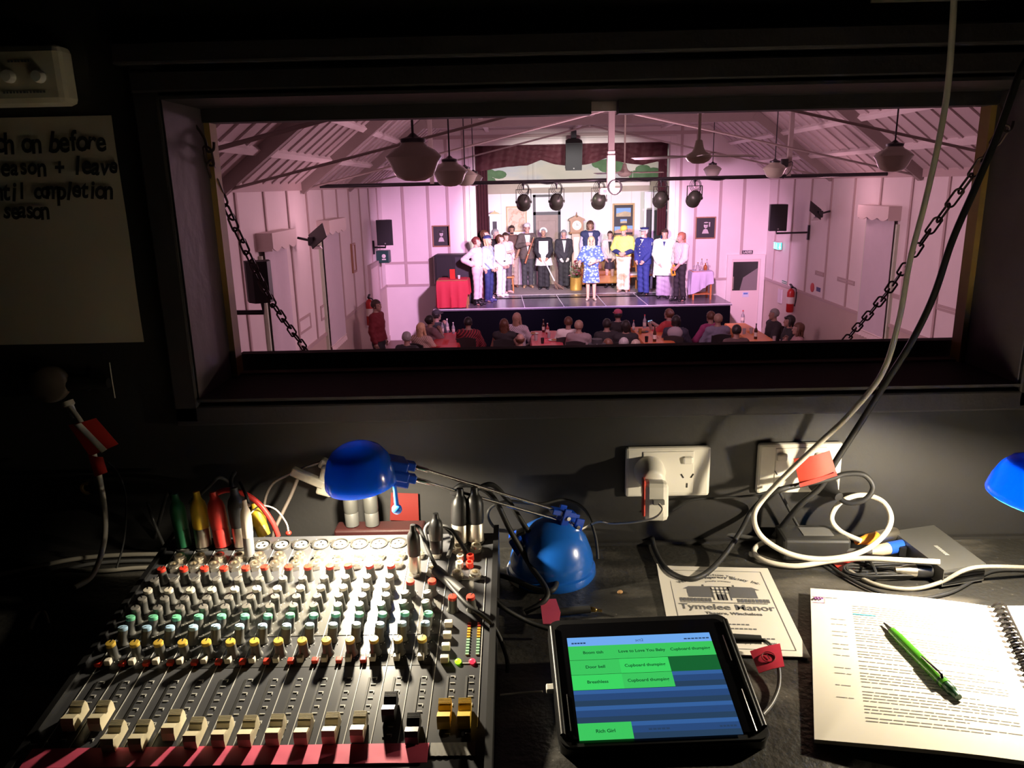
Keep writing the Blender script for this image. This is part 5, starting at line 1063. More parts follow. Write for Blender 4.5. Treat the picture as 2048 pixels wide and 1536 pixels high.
def lantern(label,px,Y=BAR_Y):
    x=aY(px,390,Y).x; t=thing('stage_lantern',label,'stage light',(x,Y,BAR_Z-.34)); d=Vector((0,.93,-.36)).normalized()
    b=MB(); b.lathe([(0,-.17),(.05,-.165),(.085,-.14),(.112,-.09),(.12,-.03),(.12,.12),(.126,.125),(.126,.14),(.112,.14),(.108,.06),(0,.05)],(0,0,0),d,24); b.build('can',can,t)
    b=MB()
    for s in(-1,1): b.box((s*.13,0,.09),(.012,.03,.24)); b.cyl((s*.12,0,0),(s*.145,0,0),.02,n=8)
    b.box((0,0,.21),(.272,.03,.012)); b.build('yoke',can,t)
    b=MB(); b.cyl((0,0,.21),(0,0,.30),.014,n=8); b.box((0,0,.32),(.05,.05,.08),bev=.01); b.build('clamp',dark_metal,t)
    b=MB()
    for k in range(3): b.tube([(.10*math.cos(q)*(1-.2*k)+.01*k,-.05+.02*k,.22+.11*math.sin(q)*(1-.16*k)) for q in [2*PI*i/22 for i in range(22)]],.0045,6,True)
    b.tube(spline([(0,-.15,-.02),(.03,-.16,.06),(.08,-.08,.14),(.09,-.05,.22)],6),.008,6); b.build('cable_loop',blk_rub,t)
    return t
for px,lab in((1047,'leftmost black stage lantern on the lighting bar'),(1113,'black stage lantern second from left on the lighting bar'),(1198,'middle black stage lantern beside the projector'),(1322,'black stage lantern fourth from left before the dark set doors'),(1389,'rightmost black stage lantern on the lighting bar')): lantern(lab,px)
pj=thing('projector','cream projector hung under the white pole at the bar','projector',tuple(aY(1217,386,13.4)))
q=aY(1220,382,13.4); b=MB(); b.box(q,(.36,.28,.11),bev=.02); b.build('body',white_pl,pj,world=True)
b=MB(); b.lathe([(.04,0),(.045,.03),(.035,.032),(0,.02)],q+Vector((.10,.14,0)),(0,1,0),16); b.build('lens',dark_metal,pj,world=True)
b=MB(); b.box(q+Vector((-.10,-.141,.0)),(.06,.004,.05)); b.build('vent',grey_pl,pj,world=True)
for k in range(3): 
    pts=[q+Vector((.06+.10*math.cos(i*2*PI/16)*(1+.1*k),-.17,.06+.12*math.sin(i*2*PI/16))) for i in range(16)]
    if k==0: b=MB()
    b.tube(pts,.008,6,True)
b.build('cable_loop',blk_rub,pj,world=True)
po=thing('projector_pole','pale square pole carrying the projector down from the roof truss','pole',(q.x,13.3,q.z+.05))
b=MB(); b.bx(q.x-.05,q.x+.05,13.25,13.35,q.z+.06,FLAT-.02); b.build('shaft',M('pole_unlit',(.30,.26,.24),.5),po,world=True)  # shaft greyed: the unlit upper stretch of a white pole is in its colour
b=MB(); b.bx(q.x-.065,q.x+.065,13.235,13.365,q.z+.05,q.z+.58,.01); b.bx(q.x-.06,q.x+.06,13.24,13.36,q.z+.60,q.z+.64,.005); b.build('lit_sleeve',M('pole_lit',(.78,.75,.7),.5),po,world=True)  # white sleeve added as the lit lower stretch of the pole
def box_speaker(label,loc,rz,w,d,h,bracket=None,tilt=0):
    t=thing('wall_speaker',label,'speaker',loc,(tilt,0,rz))
    b=MB(); b.prism([(-w/2,-d/2),(w/2,-d/2),(w/2,d*.1),(w*.30,d/2),(-w*.30,d/2),(-w/2,d*.1)],-h/2,h/2); b.build('cabinet',spk,t)
    b=MB(); b.box((0,-d/2-.004,0),(w*.92,.012,h*.95),bev=.004); b.build('grille',gr,t)
    b=MB(); b.lathe([(.018,0),(.016,.003),(0,.003)],(0,-d/2-.010,-h*.42),(0,-1,0),14); b.build('badge',M('badge_silver',(.5,.5,.5),.3,.8),t); return t
def bracket(t,pts,r=.022):
    b=MB(); b.tube([t.matrix_basis.inverted()@Vector(p) for p in pts],r,8); b.build('bracket',dark_metal,t)
def spk_at(label,px,py,Y,wpx,hpx,rz,wallX=None,dz=.06):
    c=aY(px,py,Y); k=Y*.968/F; t=box_speaker(label,(c.x,c.y,c.z),rz,wpx*k,wpx*k*1.0,hpx*k)
    if wallX is not None:
        zb=c.z-hpx*k/2; bracket(t,[(c.x,c.y+.02,zb+.02),(c.x,c.y+.02,zb-dz),(wallX,c.y+.10,zb-dz)]); b=MB(); p=t.matrix_basis.inverted()@Vector((wallX,c.y+.10,zb-dz)); b.box(p,(.05,.10,.32)); b.build('wall_plate',dark_metal,t)
    return t
spk_at('big black wall speaker on bracket at left, crossed by the left chain',519,563,6.9,50,84,R_(205),XL+.02,.10)
spk_at('black wall speaker on left wall near the stage above the green box',769,465,18.6,32,50,R_(10),XL+.02)
spk_at('black wall speaker on bracket at right above the exit sign',1555,435,17.3,33,52,R_(-10),XR-.02)
hs=spk_at('black speaker hung above the middle of the proscenium',1147,309,19.7,32,54,0); hs.rotation_euler=(R_(18),0,0)
q=aY(1147,268,19.95); b=MB(); b.box(hs.matrix_basis.inverted()@Vector((q.x,19.95,4.98)),(.13,.10,.55)); b.build('hanging_bracket',dark_metal,hs)
# side wall fittings
def flood(label,px,py,X,s):
    c=aX(px,py,X); t=thing('wall_flood',label,'floodlight',(X,c.y,c.z))
    b=MB(); b.box((0,0,0),(.10,.22,.14),bev=.02); b.build('lamp_body',dark_metal,t); b=MB(); b.tube([(-s*.0,0,0),(s*.24,.05,.05)],.02,8); b.build('arm',dark_metal,t)
    b=MB(); b.box((-s*.10,-.06,.08),(.30,.44,.012),(R_(32),s*R_(38),0)); b.build('barn_door',blk_rub,t)
    b=MB(); b.box((-s*.05,.03,-.10),(.14,.16,.02),(R_(-20),0,0)); b.build('reflector_plate',M('reflector_bright',(.8,.75,.75),.3,.5),t); return t
flood('black floodlight with open flap on the left wall between the two blinds',625,482,XL+.28,-1)
flood('black floodlight with open flap on the right wall above the notices',1638,428,XR-.28,1)
pelm=M('pelmet_paint',(.78,.68,.64),.6); blind=M('blind_cloth',(.66,.60,.64),.8,noise=.04)
def window_blind(label,X,s,y0,y1,zt,zb_,n):
    """roller blind with scalloped pelmet on a side wall; s=+1 when the room is towards +X"""
    t=thing('window_blind',label,'blind',(X,(y0+y1)/2,zb_))
    b=MB(); b.bx(X,X+s*.204,y0-.08,y0-.06,zt-.24,zt-.021); b.bx(X,X+s*.204,y1+.06,y1+.08,zt-.24,zt-.021); b.bx(X,X+s*.204,y0-.08,y1+.08,zt-.02,zt)
    N=40
    m=Matrix(((0,0,s,X+s*.205),(1,0,0,0),(0,1,0,0),(0,0,0,1)))
    poly=[(y1+.08,zt),(y0-.08,zt)]+[(y0-.08+(y1-y0+.16)*k/N,zt-.20-.05*abs(math.sin(PI*n*k/N))) for k in range(N+1)]
    b.prism(poly,0,.015,m); b.build('pelmet',pelm,t,world=True)
    b=MB(); b.grid(lambda u,v:(X+s*(.07+.01*math.sin(u*9)),y0+(y1-y0)*u,zt-.12+(zb_-zt+.12)*v),16,8,True,.006); b.build('blind_cloth',blind,t,world=True)
    b=MB(); b.grid(lambda u,v:(X+s*(.075+.02*v),y0+(y1-y0)*u,zb_-.01-.08*v-.02*abs(math.sin(u*PI*9))*v),60,2,True,.004); b.cyl((X+s*.075,y0,zb_),(X+s*.075,y1,zb_),.015,n=8); b.build('fringe',pelm,t,world=True)
    for ya,yb in((y0-.07,y0-.02),(y1+.02,y1+.07)): b=MB(); b.bx(X,X+s*.05,ya,yb,zb_-.1,zt-.3); b.build('window_frame',M('frame_gap_light',(.62,.72,.55),.5),t,world=True)  # frame strips coloured bright to show light in the gap beside the blind
    return t
def wy(px,py,X): return aX(px,py,X)
a=wy(543,490,XL+.2); c=wy(590,470,XL+.2); window_blind('pale roller blind with scalloped pelmet on the left wall, nearer',XL,1,a.y+.08,c.y-.08+.0,wy(543,466,XL+.2).z,1.25,3)
a=wy(657,460,XL+.2); c=wy(684,450,XL+.2); window_blind('pale roller blind with scalloped pelmet on the left wall, farther',XL,1,a.y+.08,c.y+.2,wy(657,441,XL+.2).z,1.22,3)
a=wy(1779,430,XR-.2); c=wy(1717,425,XR-.2); window_blind('pale roller blind with scalloped pelmet on the right wall, farther',XR,-1,a.y+.08,c.y-.08,wy(1779,413,XR-.2).z,1.22,3)
a=wy(2005,450,XR-.2); c=wy(1944,440,XR-.2); window_blind('pelmet of another blind just visible at the right frame edge',XR,-1,a.y-.3,c.y-.08,wy(1944,424,XR-.2).z,1.25,3)
def wall_panel(label,name,cat,pts,X,s,mats,d=.04):
    P=[wy(x,y,X) for x,y in pts]; y0,y1=min(p.y for p in P),max(p.y for p in P); z0,z1=min(p.z for p in P),max(p.z for p in P)
    t=thing(name,label,cat,(X,(y0+y1)/2,z0)); b=MB(); 
    for a_,b_,c_,d_ in((y0,y1,z0,z0+.04),(y0,y1,z1-.04,z1),(y0,y0+.05,z0+.04,z1-.04),(y1-.05,y1,z0+.04,z1-.04)): b.bx(X,X+s*d,a_,b_,c_,d_)
    b.build('frame',mats[0],t,world=True); b=MB(); b.bx(X,X+s*d*.5,y0+.04,y1-.04,z0+.03,z1-.03); b.build('sheet',mats[1],t,world=True); return t
wall_panel('framed pale notice on the left wall beyond the second blind','wall_notice','notice',((700,488),(711,543)),XL,1,[brownf,pelm])
for k,(p0,p1,lab) in enumerate((((596,640),(622,655),'pair of pencil-outlined vents low on left wall between the blinds'),((640,613),(657,632),'pair of outlined vents low on the left wall under the floodlight'))): wall_panel(lab,'wall_vent','vent',(p0,p1),XL,1,[batten_mat,hall_white],.015)
for k,(p0,p1,lab) in enumerate((((1676,553),(1709,572),'outlined vent on right wall left of the blind'),((1775,583),(1808,602),'outlined vent on right wall between blind and chain'),((1870,606),(1925,634),'outlined vent at the right end of the right wall'))): wall_panel(lab,'wall_vent','vent',(p0,p1),XR,-1,[batten_mat,hall_white],.015)
wall_panel('small framed notice box on the right wall under the floodlight','wall_notice','notice',((1633,541),(1648,554)),XR,-1,[batten_mat,pelm],.03)
for k,(x,y,r,m_,lab) in enumerate(((1625,575,.10,red_tape,'round red sign on the right wall below the floodlight'),(1637,579,.06,M('sign_navy',(.05,.06,.2),.5),'small navy sign on the right wall beside the round red sign'))):
    p=wy(x,y,XR); b=MB(); (b.lathe([(r,0),(r,.012),(0,.012)],p,(-1,0,0),20) if k==0 else b.box(p,(.012,.22,.09))); tag(b.build('wall_sign',m_),lab,'sign')
# exit sign, green box, red box speaker etc.
ex=thing('exit_sign','lit cyan green exit sign on the right wall under the speaker','exit sign',tuple(aX(1554,491,XR-.06)))
p=aX(1554,491,XR-.08); b=MB(); b.box(p,(.10,.42,.19),bev=.012); b.build('housing',white_pl,ex,world=True)
b=MB(); b.box(p+Vector((-.052,-.06,0)),(.006,.28,.16)); b.box(p+Vector((-.0,-.212,0)),(.09,.006,.16)); b.build('lit_face',M('exit_glow',(.0,.4,.4),.3,emit=1.6,ecol=(.12,.85,.75)),ex,world=True)
b=MB()
for dy in(-.11,.03):
    c_=p+Vector((-.056,dy,0)); b.ell(c_+Vector((0,0,.05)),(.003,.018,.018),n=8,m=6); b.box(c_,(.004,.03,.06)); b.box(c_+Vector((0,.015,-.045)),(.004,.014,.05),(.5,0,0)); b.box(c_+Vector((0,-.015,-.045)),(.004,.014,.05),(-.5,0,0))
c_=p+Vector((.0,-.216,0)); b.ell(c_+Vector((0,0,.05)),(.014,.003,.016),n=8,m=6); b.box(c_,(.024,.004,.06)); b.box(c_+Vector((0.012,0,-.045)),(.012,.004,.05),(0,.4,0)); b.box(c_+Vector((-.012,0,-.045)),(.012,.004,.05),(0,-.4,0))
b.build('pictogram',M('exit_white',(.8,1,.95),.4,emit=1.6),ex,world=True)
gb=thing('green_box','dark green cabinet with white emblem on the left end wall under the speaker','cabinet',tuple(aX(762,512,XL+.15)))
p=aY(762,513,19.2); p.x=XL+.16; b=MB(); b.box(p,(.32,.30,.30),bev=.02); b.build('case',M('cabinet_green',(.015,.07,.06),.4),gb,world=True)
b=MB(); b.ell(p+Vector((.03,-.155,.02)),(.05,.004,.05),n=14); b.box(p+Vector((.03,-.153,-.06)),(.10,.004,.03)); b.build('emblem',white_pl,gb,world=True)
# doors on the end walls
rd=struct(MB(),'door_1',hall_white) if False else None
def hall_door(name,px0,px1,pyt,wall,glass_=True):
    a=aY(px0,pyt,YE-.03); c=aY(px1,pyt,YE-.03); z=a.z; b=MB(); b.mat(0); b.bx(a.x,c.x,YE-.045,YE,0,z,.01)
    b.mat(1); 
    for x in(a.x-.06,c.x+.06): b.bx(x-.06,x+.06,YE-.06,YE,0,z+.12)
    b.bx(a.x,c.x,YE-.058,YE,z,z+.12); o=b.build(name,[M('door_paint',(.78,.66,.62),.5),hall_white]); o['kind']='structure'; return o,a,c,z
o,a,c,z=hall_door('door_1',1464,1521,519,None)
g0,g1=aY(1467,524,YE-.05),aY(1513,580,YE-.05); b=MB(); b.bx(g0.x,g1.x,YE-.055,YE-.04,g1.z,g0.z); b.build('glass_pane',M('door_glass',(.03,.035,.03),.15,coat=.3),o,world=True)
b=MB(); gm=lambda u,v:(g0.x+(g1.x-g0.x)*u,YE-.058,g1.z+(g0.z-g1.z)*v); b.add([gm(.30,.0),gm(1,0),gm(1,.78),gm(.42,.45)],[(0,1,2,3)]); b.build('pane_sheen',M('pane_sheen_paint',(.22,.20,.19),.3),o,world=True)  # sheen painted on the glass as a paler patch
b=MB(); q=aY(1491,589,YE-.05); b.box(q,(.16,.004,.13)); b.mat(1); b.box(q+Vector((0,-.003,.025)),(.11,.003,.04)); tag(b.build('door_notice',[M('notice_blue_white',(.62,.66,.80),.6),M('notice_blue',(.10,.20,.55),.6)],None),'small blue and white notice stuck on the door below its glass','notice')
b=MB(); q=aY(1466,565,YE-.06); b.bx(q.x-.02,q.x+.015,YE-.07,YE-.045,q.z-.18,q.z+.15); b.build('push_plate',silver,o,world=True)
sg=thing('door_sign','small dark sign board reading LADIES GENTS above the end wall door','sign',tuple(aY(1495,510,YE-.02)))
for k,(s,py_) in enumerate((('LADIES',504),('GENTS',511))):
    q=aY(1495,py_,YE-.03); b=MB(); b.box(q,(.27,.02,.080)); bo=b.build('board',M('sign_black',(.03,.025,.04),.5) if k==0 else M('sign_pale',(.55,.45,.48),.5),sg,world=True)
    b=MB(); text(s,.075,mtx=Matrix.Translation(q+Vector((0,-.0115,-.002)))@Matrix.Rotation(PI/2,4,'X'),mb=b,bold=.002); b.build('lettering',white_pl if k==0 else dmat,sg,world=True)
# left: door in the side wall close to the stage
b=MB(); y0,y1=aX(742,620,XL).y,aX(757,620,XL).y; zt_=aX(743,535,XL).z; b.mat(0); b.bx(XL,XL+.05,y0,y1,0,zt_,.01); b.mat(1); b.bx(XL,XL+.07,y0-.09,y0,0,zt_+.1); b.bx(XL,XL+.07,y1,y1+.09,0,zt_+.1); b.bx(XL,XL+.068,y0,y1,zt_,zt_+.1); o=b.build('door_2',[MATS['door_paint'],batten_mat]); o['kind']='structure'
def extinguisher(label,loc,h=.58):
    t=thing('fire_extinguisher',label,'fire extinguisher',loc); r=.085
    b=MB(); b.lathe([(r*.85,0),(r,.02),(r,h*.8),(r*.75,h*.9),(r*.3,h*.95),(r*.28,h)],n=20); b.build('cylinder',M('extinguisher_red',(.45,.02,.02),.3,coat=.3),t)
    b=MB(); b.box((0,0,h+.04),(.05,.16,.025),(.3,0,0)); b.box((0,-.02,h+.01),(.045,.06,.05)); b.build('valve',dark_metal,t)
    b=MB(); b.tube(spline([(0,-.04,h),(.09,-.06,h*.95),(.11,-.05,h*.6),(.09,-.03,h*.25)],6),.013,8); b.build('hose',blk_rub,t)
    b=MB(); b.lathe([(r*1.01,h*.35),(r*1.01,h*.62)],n=20,caps=False); b.build('label_wrap',lbl,t); return t
p=aX(1581,597,XR-.13); extinguisher('red fire extinguisher on the right wall near the door',(XR-.13,p.y,p.z-.32))
p=aX(741,640,XL+.13); extinguisher('red fire extinguisher on the left wall behind the standing man',(XL+.13,p.y,p.z-.12),.62)
b=MB(); p=aX(1570,565,XR-.01); b.box(p,(.01,.42,.06),(R_(0),0,0)); b.mat(1); b.box(p+Vector((-.006,0,0)),(.004,.40,.02)); tag(b.build('direction_sign',[M('sign_green',(.03,.28,.16),.5),white_pl]),'small green and white strip sign at the start of the right dado rail','sign')
b=MB(); p=aX(1560,592,XR-.02); b.box(p,(.03,.26,.34)); tag(b.build('wall_phone',M('pale_box',(.62,.55,.58),.5)),'pale wall box with papers beside the right fire extinguisher','box')
# ---------------- people: bodies grown as one smooth surface from a posed skeleton ----------------
SKIN={'fair':(.66,.40,.31),'pink':(.68,.36,.29),'tan':(.48,.27,.18),'shade':(.34,.20,.16)}  # 'shade' is skin darkened for the dimly lit audience
def snet(f,lo,hi,h):
    """smooth iso-surface (surface nets) of a distance function"""
    lo=np.array(lo); n=np.maximum(4,np.ceil((np.array(hi)-lo)/h).astype(int)+1)
    ax=[lo[i]+h*np.arange(n[i]) for i in range(3)]
    X,Y,Z=np.meshgrid(*ax,indexing='ij',sparse=False); P=np.stack([X,Y,Z],-1).astype(np.float32)
    V=f(P); S=V<0
    nc=n-1; acc=np.zeros((*nc,3),np.float32); cnt=np.zeros(nc,np.float32)
    for axis in range(3):
        o=[a for a in range(3) if a!=axis]
        sl0=[slice(None)]*3; sl1=[slice(None)]*3; sl0[axis]=slice(0,-1); sl1[axis]=slice(1,None)
        a,b=V[tuple(sl0)],V[tuple(sl1)]; c=(a<0)!=(b<0)
        t=np.where(c,a/np.where(a==b,1,a-b),0); pt=P[tuple(sl0)].copy(); pt[...,axis]+=t*h
        for d0 in(0,1):
            for d1 in(0,1):
                s=[slice(None)]*3; s[o[0]]=slice(d0,d0+nc[o[0]]); s[o[1]]=slice(d1,d1+nc[o[1]])
                m=c[tuple(s)]; acc+=np.where(m[...,None],pt[tuple(s)],0); cnt+=m
    idx=-np.ones(nc,int); on=cnt>0; idx[on]=np.arange(on.sum()); vs=acc[on]/cnt[on][:,None]; quads=[]
    for axis in range(3):
        o=[a for a in range(3) if a!=axis]
        sl0=[slice(1,-1)]*3; sl1=[slice(1,-1)]*3; sl0[axis]=slice(0,-1); sl1[axis]=slice(1,None)
        c=(S[tuple(sl0)]!=S[tuple(sl1)]); ii=np.argwhere(c)
        if len(ii)==0: continue
        base=ii.copy(); base[:,o[0]]+=1; base[:,o[1]]+=1
        def g(d0,d1):
            q=base.copy(); q[:,o[0]]-=d0; q[:,o[1]]-=d1; return idx[q[:,0],q[:,1],q[:,2]]
        quads.append(np.stack([g(1,1),g(0,1),g(0,0),g(1,0)],-1))
    Q=np.concatenate(quads) if quads else np.zeros((0,4),int)
    return vs,Q[(Q>=0).all(1)]
def seg(P,a,b,ra,rb,sx=1,sy=1):
    a=np.array(a,np.float32);b=np.array(b,np.float32); s=np.array([sx,sy,1],np.float32); p=(P-a)/s; d=(b-a)/s
    h=np.clip((p@d)/max(1e-9,float(d@d)),0,1); return (np.linalg.norm(p-h[...,None]*d,axis=-1)-(ra+(rb-ra)*h))*min(sx,sy,1)
def ellp(P,c,r):
    r=np.array(r,np.float32); q=(P-np.array(c,np.float32))/r; k=np.linalg.norm(q,axis=-1); return (k-1)*float(r.min())
def smin(a,b,k): h=np.clip(.5+.5*(b-a)/k,0,1); return b+(a-b)*h-k*h*(1-h)
def union(L,k=.03):
    d=L[0]
    for e in L[1:]: d=smin(d,e,k)
    return d
class Fig:
    """a person: posed joints in metres, facing -Y in its own frame"""
    def __init__(s,label,loc,yaw,h=1.72,skin='fair',arms=('down','down'),sit=False,lean=0,head=(0,0),build=1.0,res=.0135,cat='person',stance=.09,step=0):
        s.t=thing('person',label,cat,loc,yaw); s.h=h; s.s=h/1.75; s.k=build; s.res=res; s.sit=sit; s.skin=M('skin_'+skin,SKIN[skin],.5,noise=.03,nscale=20)
        S=s.s; J=s.J={}
        off=-.50*S if sit else 0; s.off=off
        def V(x,y,z): return Vector((x*S,y*S,z*S+off))
        J['pel']=V(0,0,.97); J['chest']=V(0,-.0-lean*.30,1.27); J['neck']=V(0,.02-lean*.5,1.475-abs(lean)*.05); 
        hy,hp=head; J['hd']=J['neck']+Vector((.0,-.025*S-.02*hp,.155*S)); s.hy=hy; s.hp=hp
        for sd,n in((-1,'L'),(1,'R')):
            J['sh'+n]=V(sd*.175*build**.5,.015-lean*.45,1.415-abs(lean)*.04)
            p=arms[0 if sd<0 else 1]
            if isinstance(p,str):
                E,Wr={'down':((.235,.03,1.13),(.235,-.04,.89)),'clasp':((.265,.02,1.15),(.055,-.205,.985)),'hip':((.40,.07,1.19),(.19,-.03,1.03)),'chest':((.27,-.03,1.16),(.06,-.24,1.22)),'behind':((.24,.10,1.16),(.08,.17,.99)),'table':((.28,-.12,1.13),(.20,-.36,1.02)),'chin':((.20,-.26,1.06),(.07,-.22,1.38)),'phone':((.22,-.22,1.20),(.08,-.46,1.36)),'up':((.30,-.02,1.62),(.24,-.04,1.86)),'out':((.30,-.06,1.17),(.34,-.28,1.16)),'low':((.22,.0,1.13),(.12,-.16,.93))}[p]
            else: E,Wr=p
            J['el'+n]=V(sd*E[0],E[1]-(lean*.3 if not isinstance(p,str) else 0),E[2]); J['wr'+n]=V(sd*Wr[0],Wr[1],Wr[2])
            if sit: J['hip'+n]=V(sd*.09,0,.93); J['kn'+n]=V(sd*.12,-.43,.95); J['an'+n]=V(sd*.12,-.40,.53+.06)
            else: J['hip'+n]=V(sd*.085,0,.92); J['kn'+n]=V(sd*(.085+stance)/2,-.012+sd*step*.4,.50); J['an'+n]=V(sd*stance,.02+sd*step,.085)
            J['toe'+n]=J['an'+n]+Vector((sd*.03*S,-.15*S,-.055*S))
        s.body()
    def mesh(s,name,f,lo,hi,mat,parent=None,res=None,extra=None):
        vs,q=snet(f,lo,hi,res or s.res); b=MB(); b.add([Vector(map(float,v)) for v in vs],[tuple(map(int,x)) for x in q],True)
        if extra: extra(b)
        return b.build(name,mat,parent or s.t)
    def torso(s,P,o=0,k=1.0):
        J,S,b=s.J,s.s,s.k
        w=lambda r:r*S*b*k+o
        return union([seg(P,J['pel']+Vector((0,0,-.03*S)),J['pel']+Vector((0,0,.10*S)),w(.160),w(.145),1,.72),seg(P,J['pel']+Vector((0,0,.1*S)),J['chest'],w(.145),w(.165),1,.70),seg(P,J['chest'],J['chest'].lerp(J['neck'],.45),w(.165),w(.140),1,.66),seg(P,J['shL'],J['shR'],.062*S+o,.062*S+o)],.05)
    def arm(s,P,n,o=0,upto=1.0,loose=1):
        J,S=s.J,s.s; E=J['el'+n]; d=[seg(P,J['sh'+n],E,.058*S+o,.044*S*loose+o)]
        if upto>1: d.append(seg(P,E,E.lerp(J['wr'+n],min(1,upto-1)),.044*S*loose+o,.033*S*loose+o))
        elif upto<1: d=[seg(P,J['sh'+n],J['sh'+n].lerp(E,upto),.060*S+o,.060*S*loose+o)]
        return union(d,.02)
    def leg(s,P,n,o=0,flare=0):
        J,S=s.J,s.s
        return union([seg(P,J['hip'+n],J['kn'+n],.088*S*s.k+o,.058*S+o+flare*.3),seg(P,J['kn'+n],J['an'+n],.058*S+o+flare*.3,.040*S+o+flare)],.025)
    def bounds(s,pad=.12,z0=None,z1=None):
        A=np.array([list(v) for v in s.J.values()]); lo,hi=A.min(0)-pad,A.max(0)+pad
        if z0 is not None: lo[2]=z0
        if z1 is not None: hi[2]=z1
        return lo,hi
    def headf(s):
        J,S=s.J,s.s; c=J['hd']; cy,sy=math.cos(s.hy),math.sin(s.hy); M3=np.array([[cy,-sy,0],[sy,cy,0],[0,0,1]],np.float32)
        cp,sp=math.cos(s.hp),math.sin(s.hp); M3=M3@np.array([[1,0,0],[0,cp,-sp],[0,sp,cp]],np.float32)
        s.HM=Matrix([list(map(float,r)) for r in M3]); c0=np.array(c,np.float32)
        return lambda P:((P-c0)@M3)/S     # into head space (metres at 1.75 m)
    def body(s):
        J,S=s.J,s.s; H_=s.headf()
        def f(P):
            q=H_(P)
            hd=union([ellp(q,(0,.012,.035),(.076,.095,.093)),ellp(q,(0,-.030,-.040),(.054,.062,.068)),seg(q,(0,-.088,.012),(0,-.106,-.020),.010,.017),ellp(q,(0,-.075,.030),(.045,.022,.018)),ellp(q,(0,-.074,-.082),(.024,.022,.020))],.022)*S
            ears=np.minimum(ellp(q,(.078,.012,-.002),(.011,.020,.032)),ellp(q,(-.078,.012,-.002),(.011,.020,.032)))*S
            hd=smin(hd,ears,.008)
            nk=seg(P,J['neck']+Vector((0,.01,-.05*S)),J['hd']+Vector((0,.015*S,-.03*S)),.056*S,.050*S)
            d=smin(smin(s.torso(P),nk,.03),hd,.018)
            for n in'LR':
                d=smin(d,s.arm(P,n,0,2),.03); d=smin(d,s.leg(P,n),.03)
                E,Wv=J['el'+n],J['wr'+n]; dv=(Wv-E).normalized(); d=smin(d,seg(P,Wv,Wv+dv*.055*S,.030*S,.036*S,1,1),.02)
                d=smin(d,seg(P,J['an'+n]+Vector((0,.03*S,-.035*S)),J['toe'+n],.038*S,.032*S),.025)
            return d
        lo,hi=s.bounds(.16)
        s.mesh('body',f,lo,hi,s.skin,extra=s.fingers); s.face()
    def fingers(s,b,glove=0):
        J,S=s.J,s.s
        for sd,n in((-1,'L'),(1,'R')):
            E,Wv=J['el'+n],J['wr'+n]; d=(Wv-E).normalized(); side=d.cross(Vector((sd,0,.2))).normalized(); inn=d.cross(side).normalized(); inn=inn if inn.x*sd<0 else -inn
            base=Wv+d*.075*S
            for k,L in enumerate((.068,.078,.073,.056)):
                o=base+side*(.030-.020*k)*S; p1=o+d*L*.5*S+inn*.006*S; p2=o+d*L*.85*S+inn*.022*S; p3=o+d*L*.95*S+inn*.036*S
                b.tube([o-d*.02*S,p1,p2,p3],[(.0095+glove)*S,(.009+glove)*S,(.0082+glove)*S,(.006+glove)*S],6)
            o=Wv+d*.035*S+side*.030*S; b.tube([o,o+(side*.025+d*.025+inn*.01)*S,o+(side*.028+d*.055+inn*.018)*S],[(.012+glove)*S,(.0105+glove)*S,(.007+glove)*S],6)
    def hp_(s,x,y,z): return s.J['hd']+s.HM@(Vector((x,y,z))*s.s)
    def hmesh(s,name,mat,fn,parent=None):
        b=MB(); fn(b); return b.build(name,mat,s.t)
    def face(s):
        S=s.s
        for sd in(-1,1):
            b=MB(); b.ell(s.hp_(sd*.031,-.0835,.018),(.0125*S,.008*S,.0085*S)); b.mat(1); b.ell(s.hp_(sd*.031,-.0905,.018),(.006*S,.004*S,.006*S),n=8,m=6); b.build('eye',[M('eye_white',(.75,.72,.68),.3),M('eye_dark',(.03,.02,.015),.3)],s.t)
        b=MB(); b.ell(s.hp_(0,-.0885,-.052),(.022*S,.006*S,.0062*S)); b.build('mouth',M('lips',(.45,.14,.13),.5),s.t)
    def brows(s,mat):
        b=MB()
        for sd in(-1,1): b.tube([s.hp_(sd*.016,-.094,.036),s.hp_(sd*.032,-.092,.042),s.hp_(sd*.047,-.080,.036)],.0045*s.s,6)
        b.build('eyebrows',mat,s.t)
    def glasses(s,mat=None):
        b=MB()
        for sd in(-1,1):
            b.tube([s.hp_(sd*.032+.021*math.cos(q),-.101+.010*abs(math.cos(q)),.016+.017*math.sin(q)) for q in [2*PI*i/14 for i in range(14)]],.0026*s.s,5,True); b.tube([s.hp_(sd*.052,-.092,.020),s.hp_(sd*.079,.0,.012)],.0024*s.s,5)
        b.tube([s.hp_(-.012,-.104,.02),s.hp_(.012,-.104,.02)],.0026*s.s,5); b.build('glasses',mat or blk_pl,s.t)
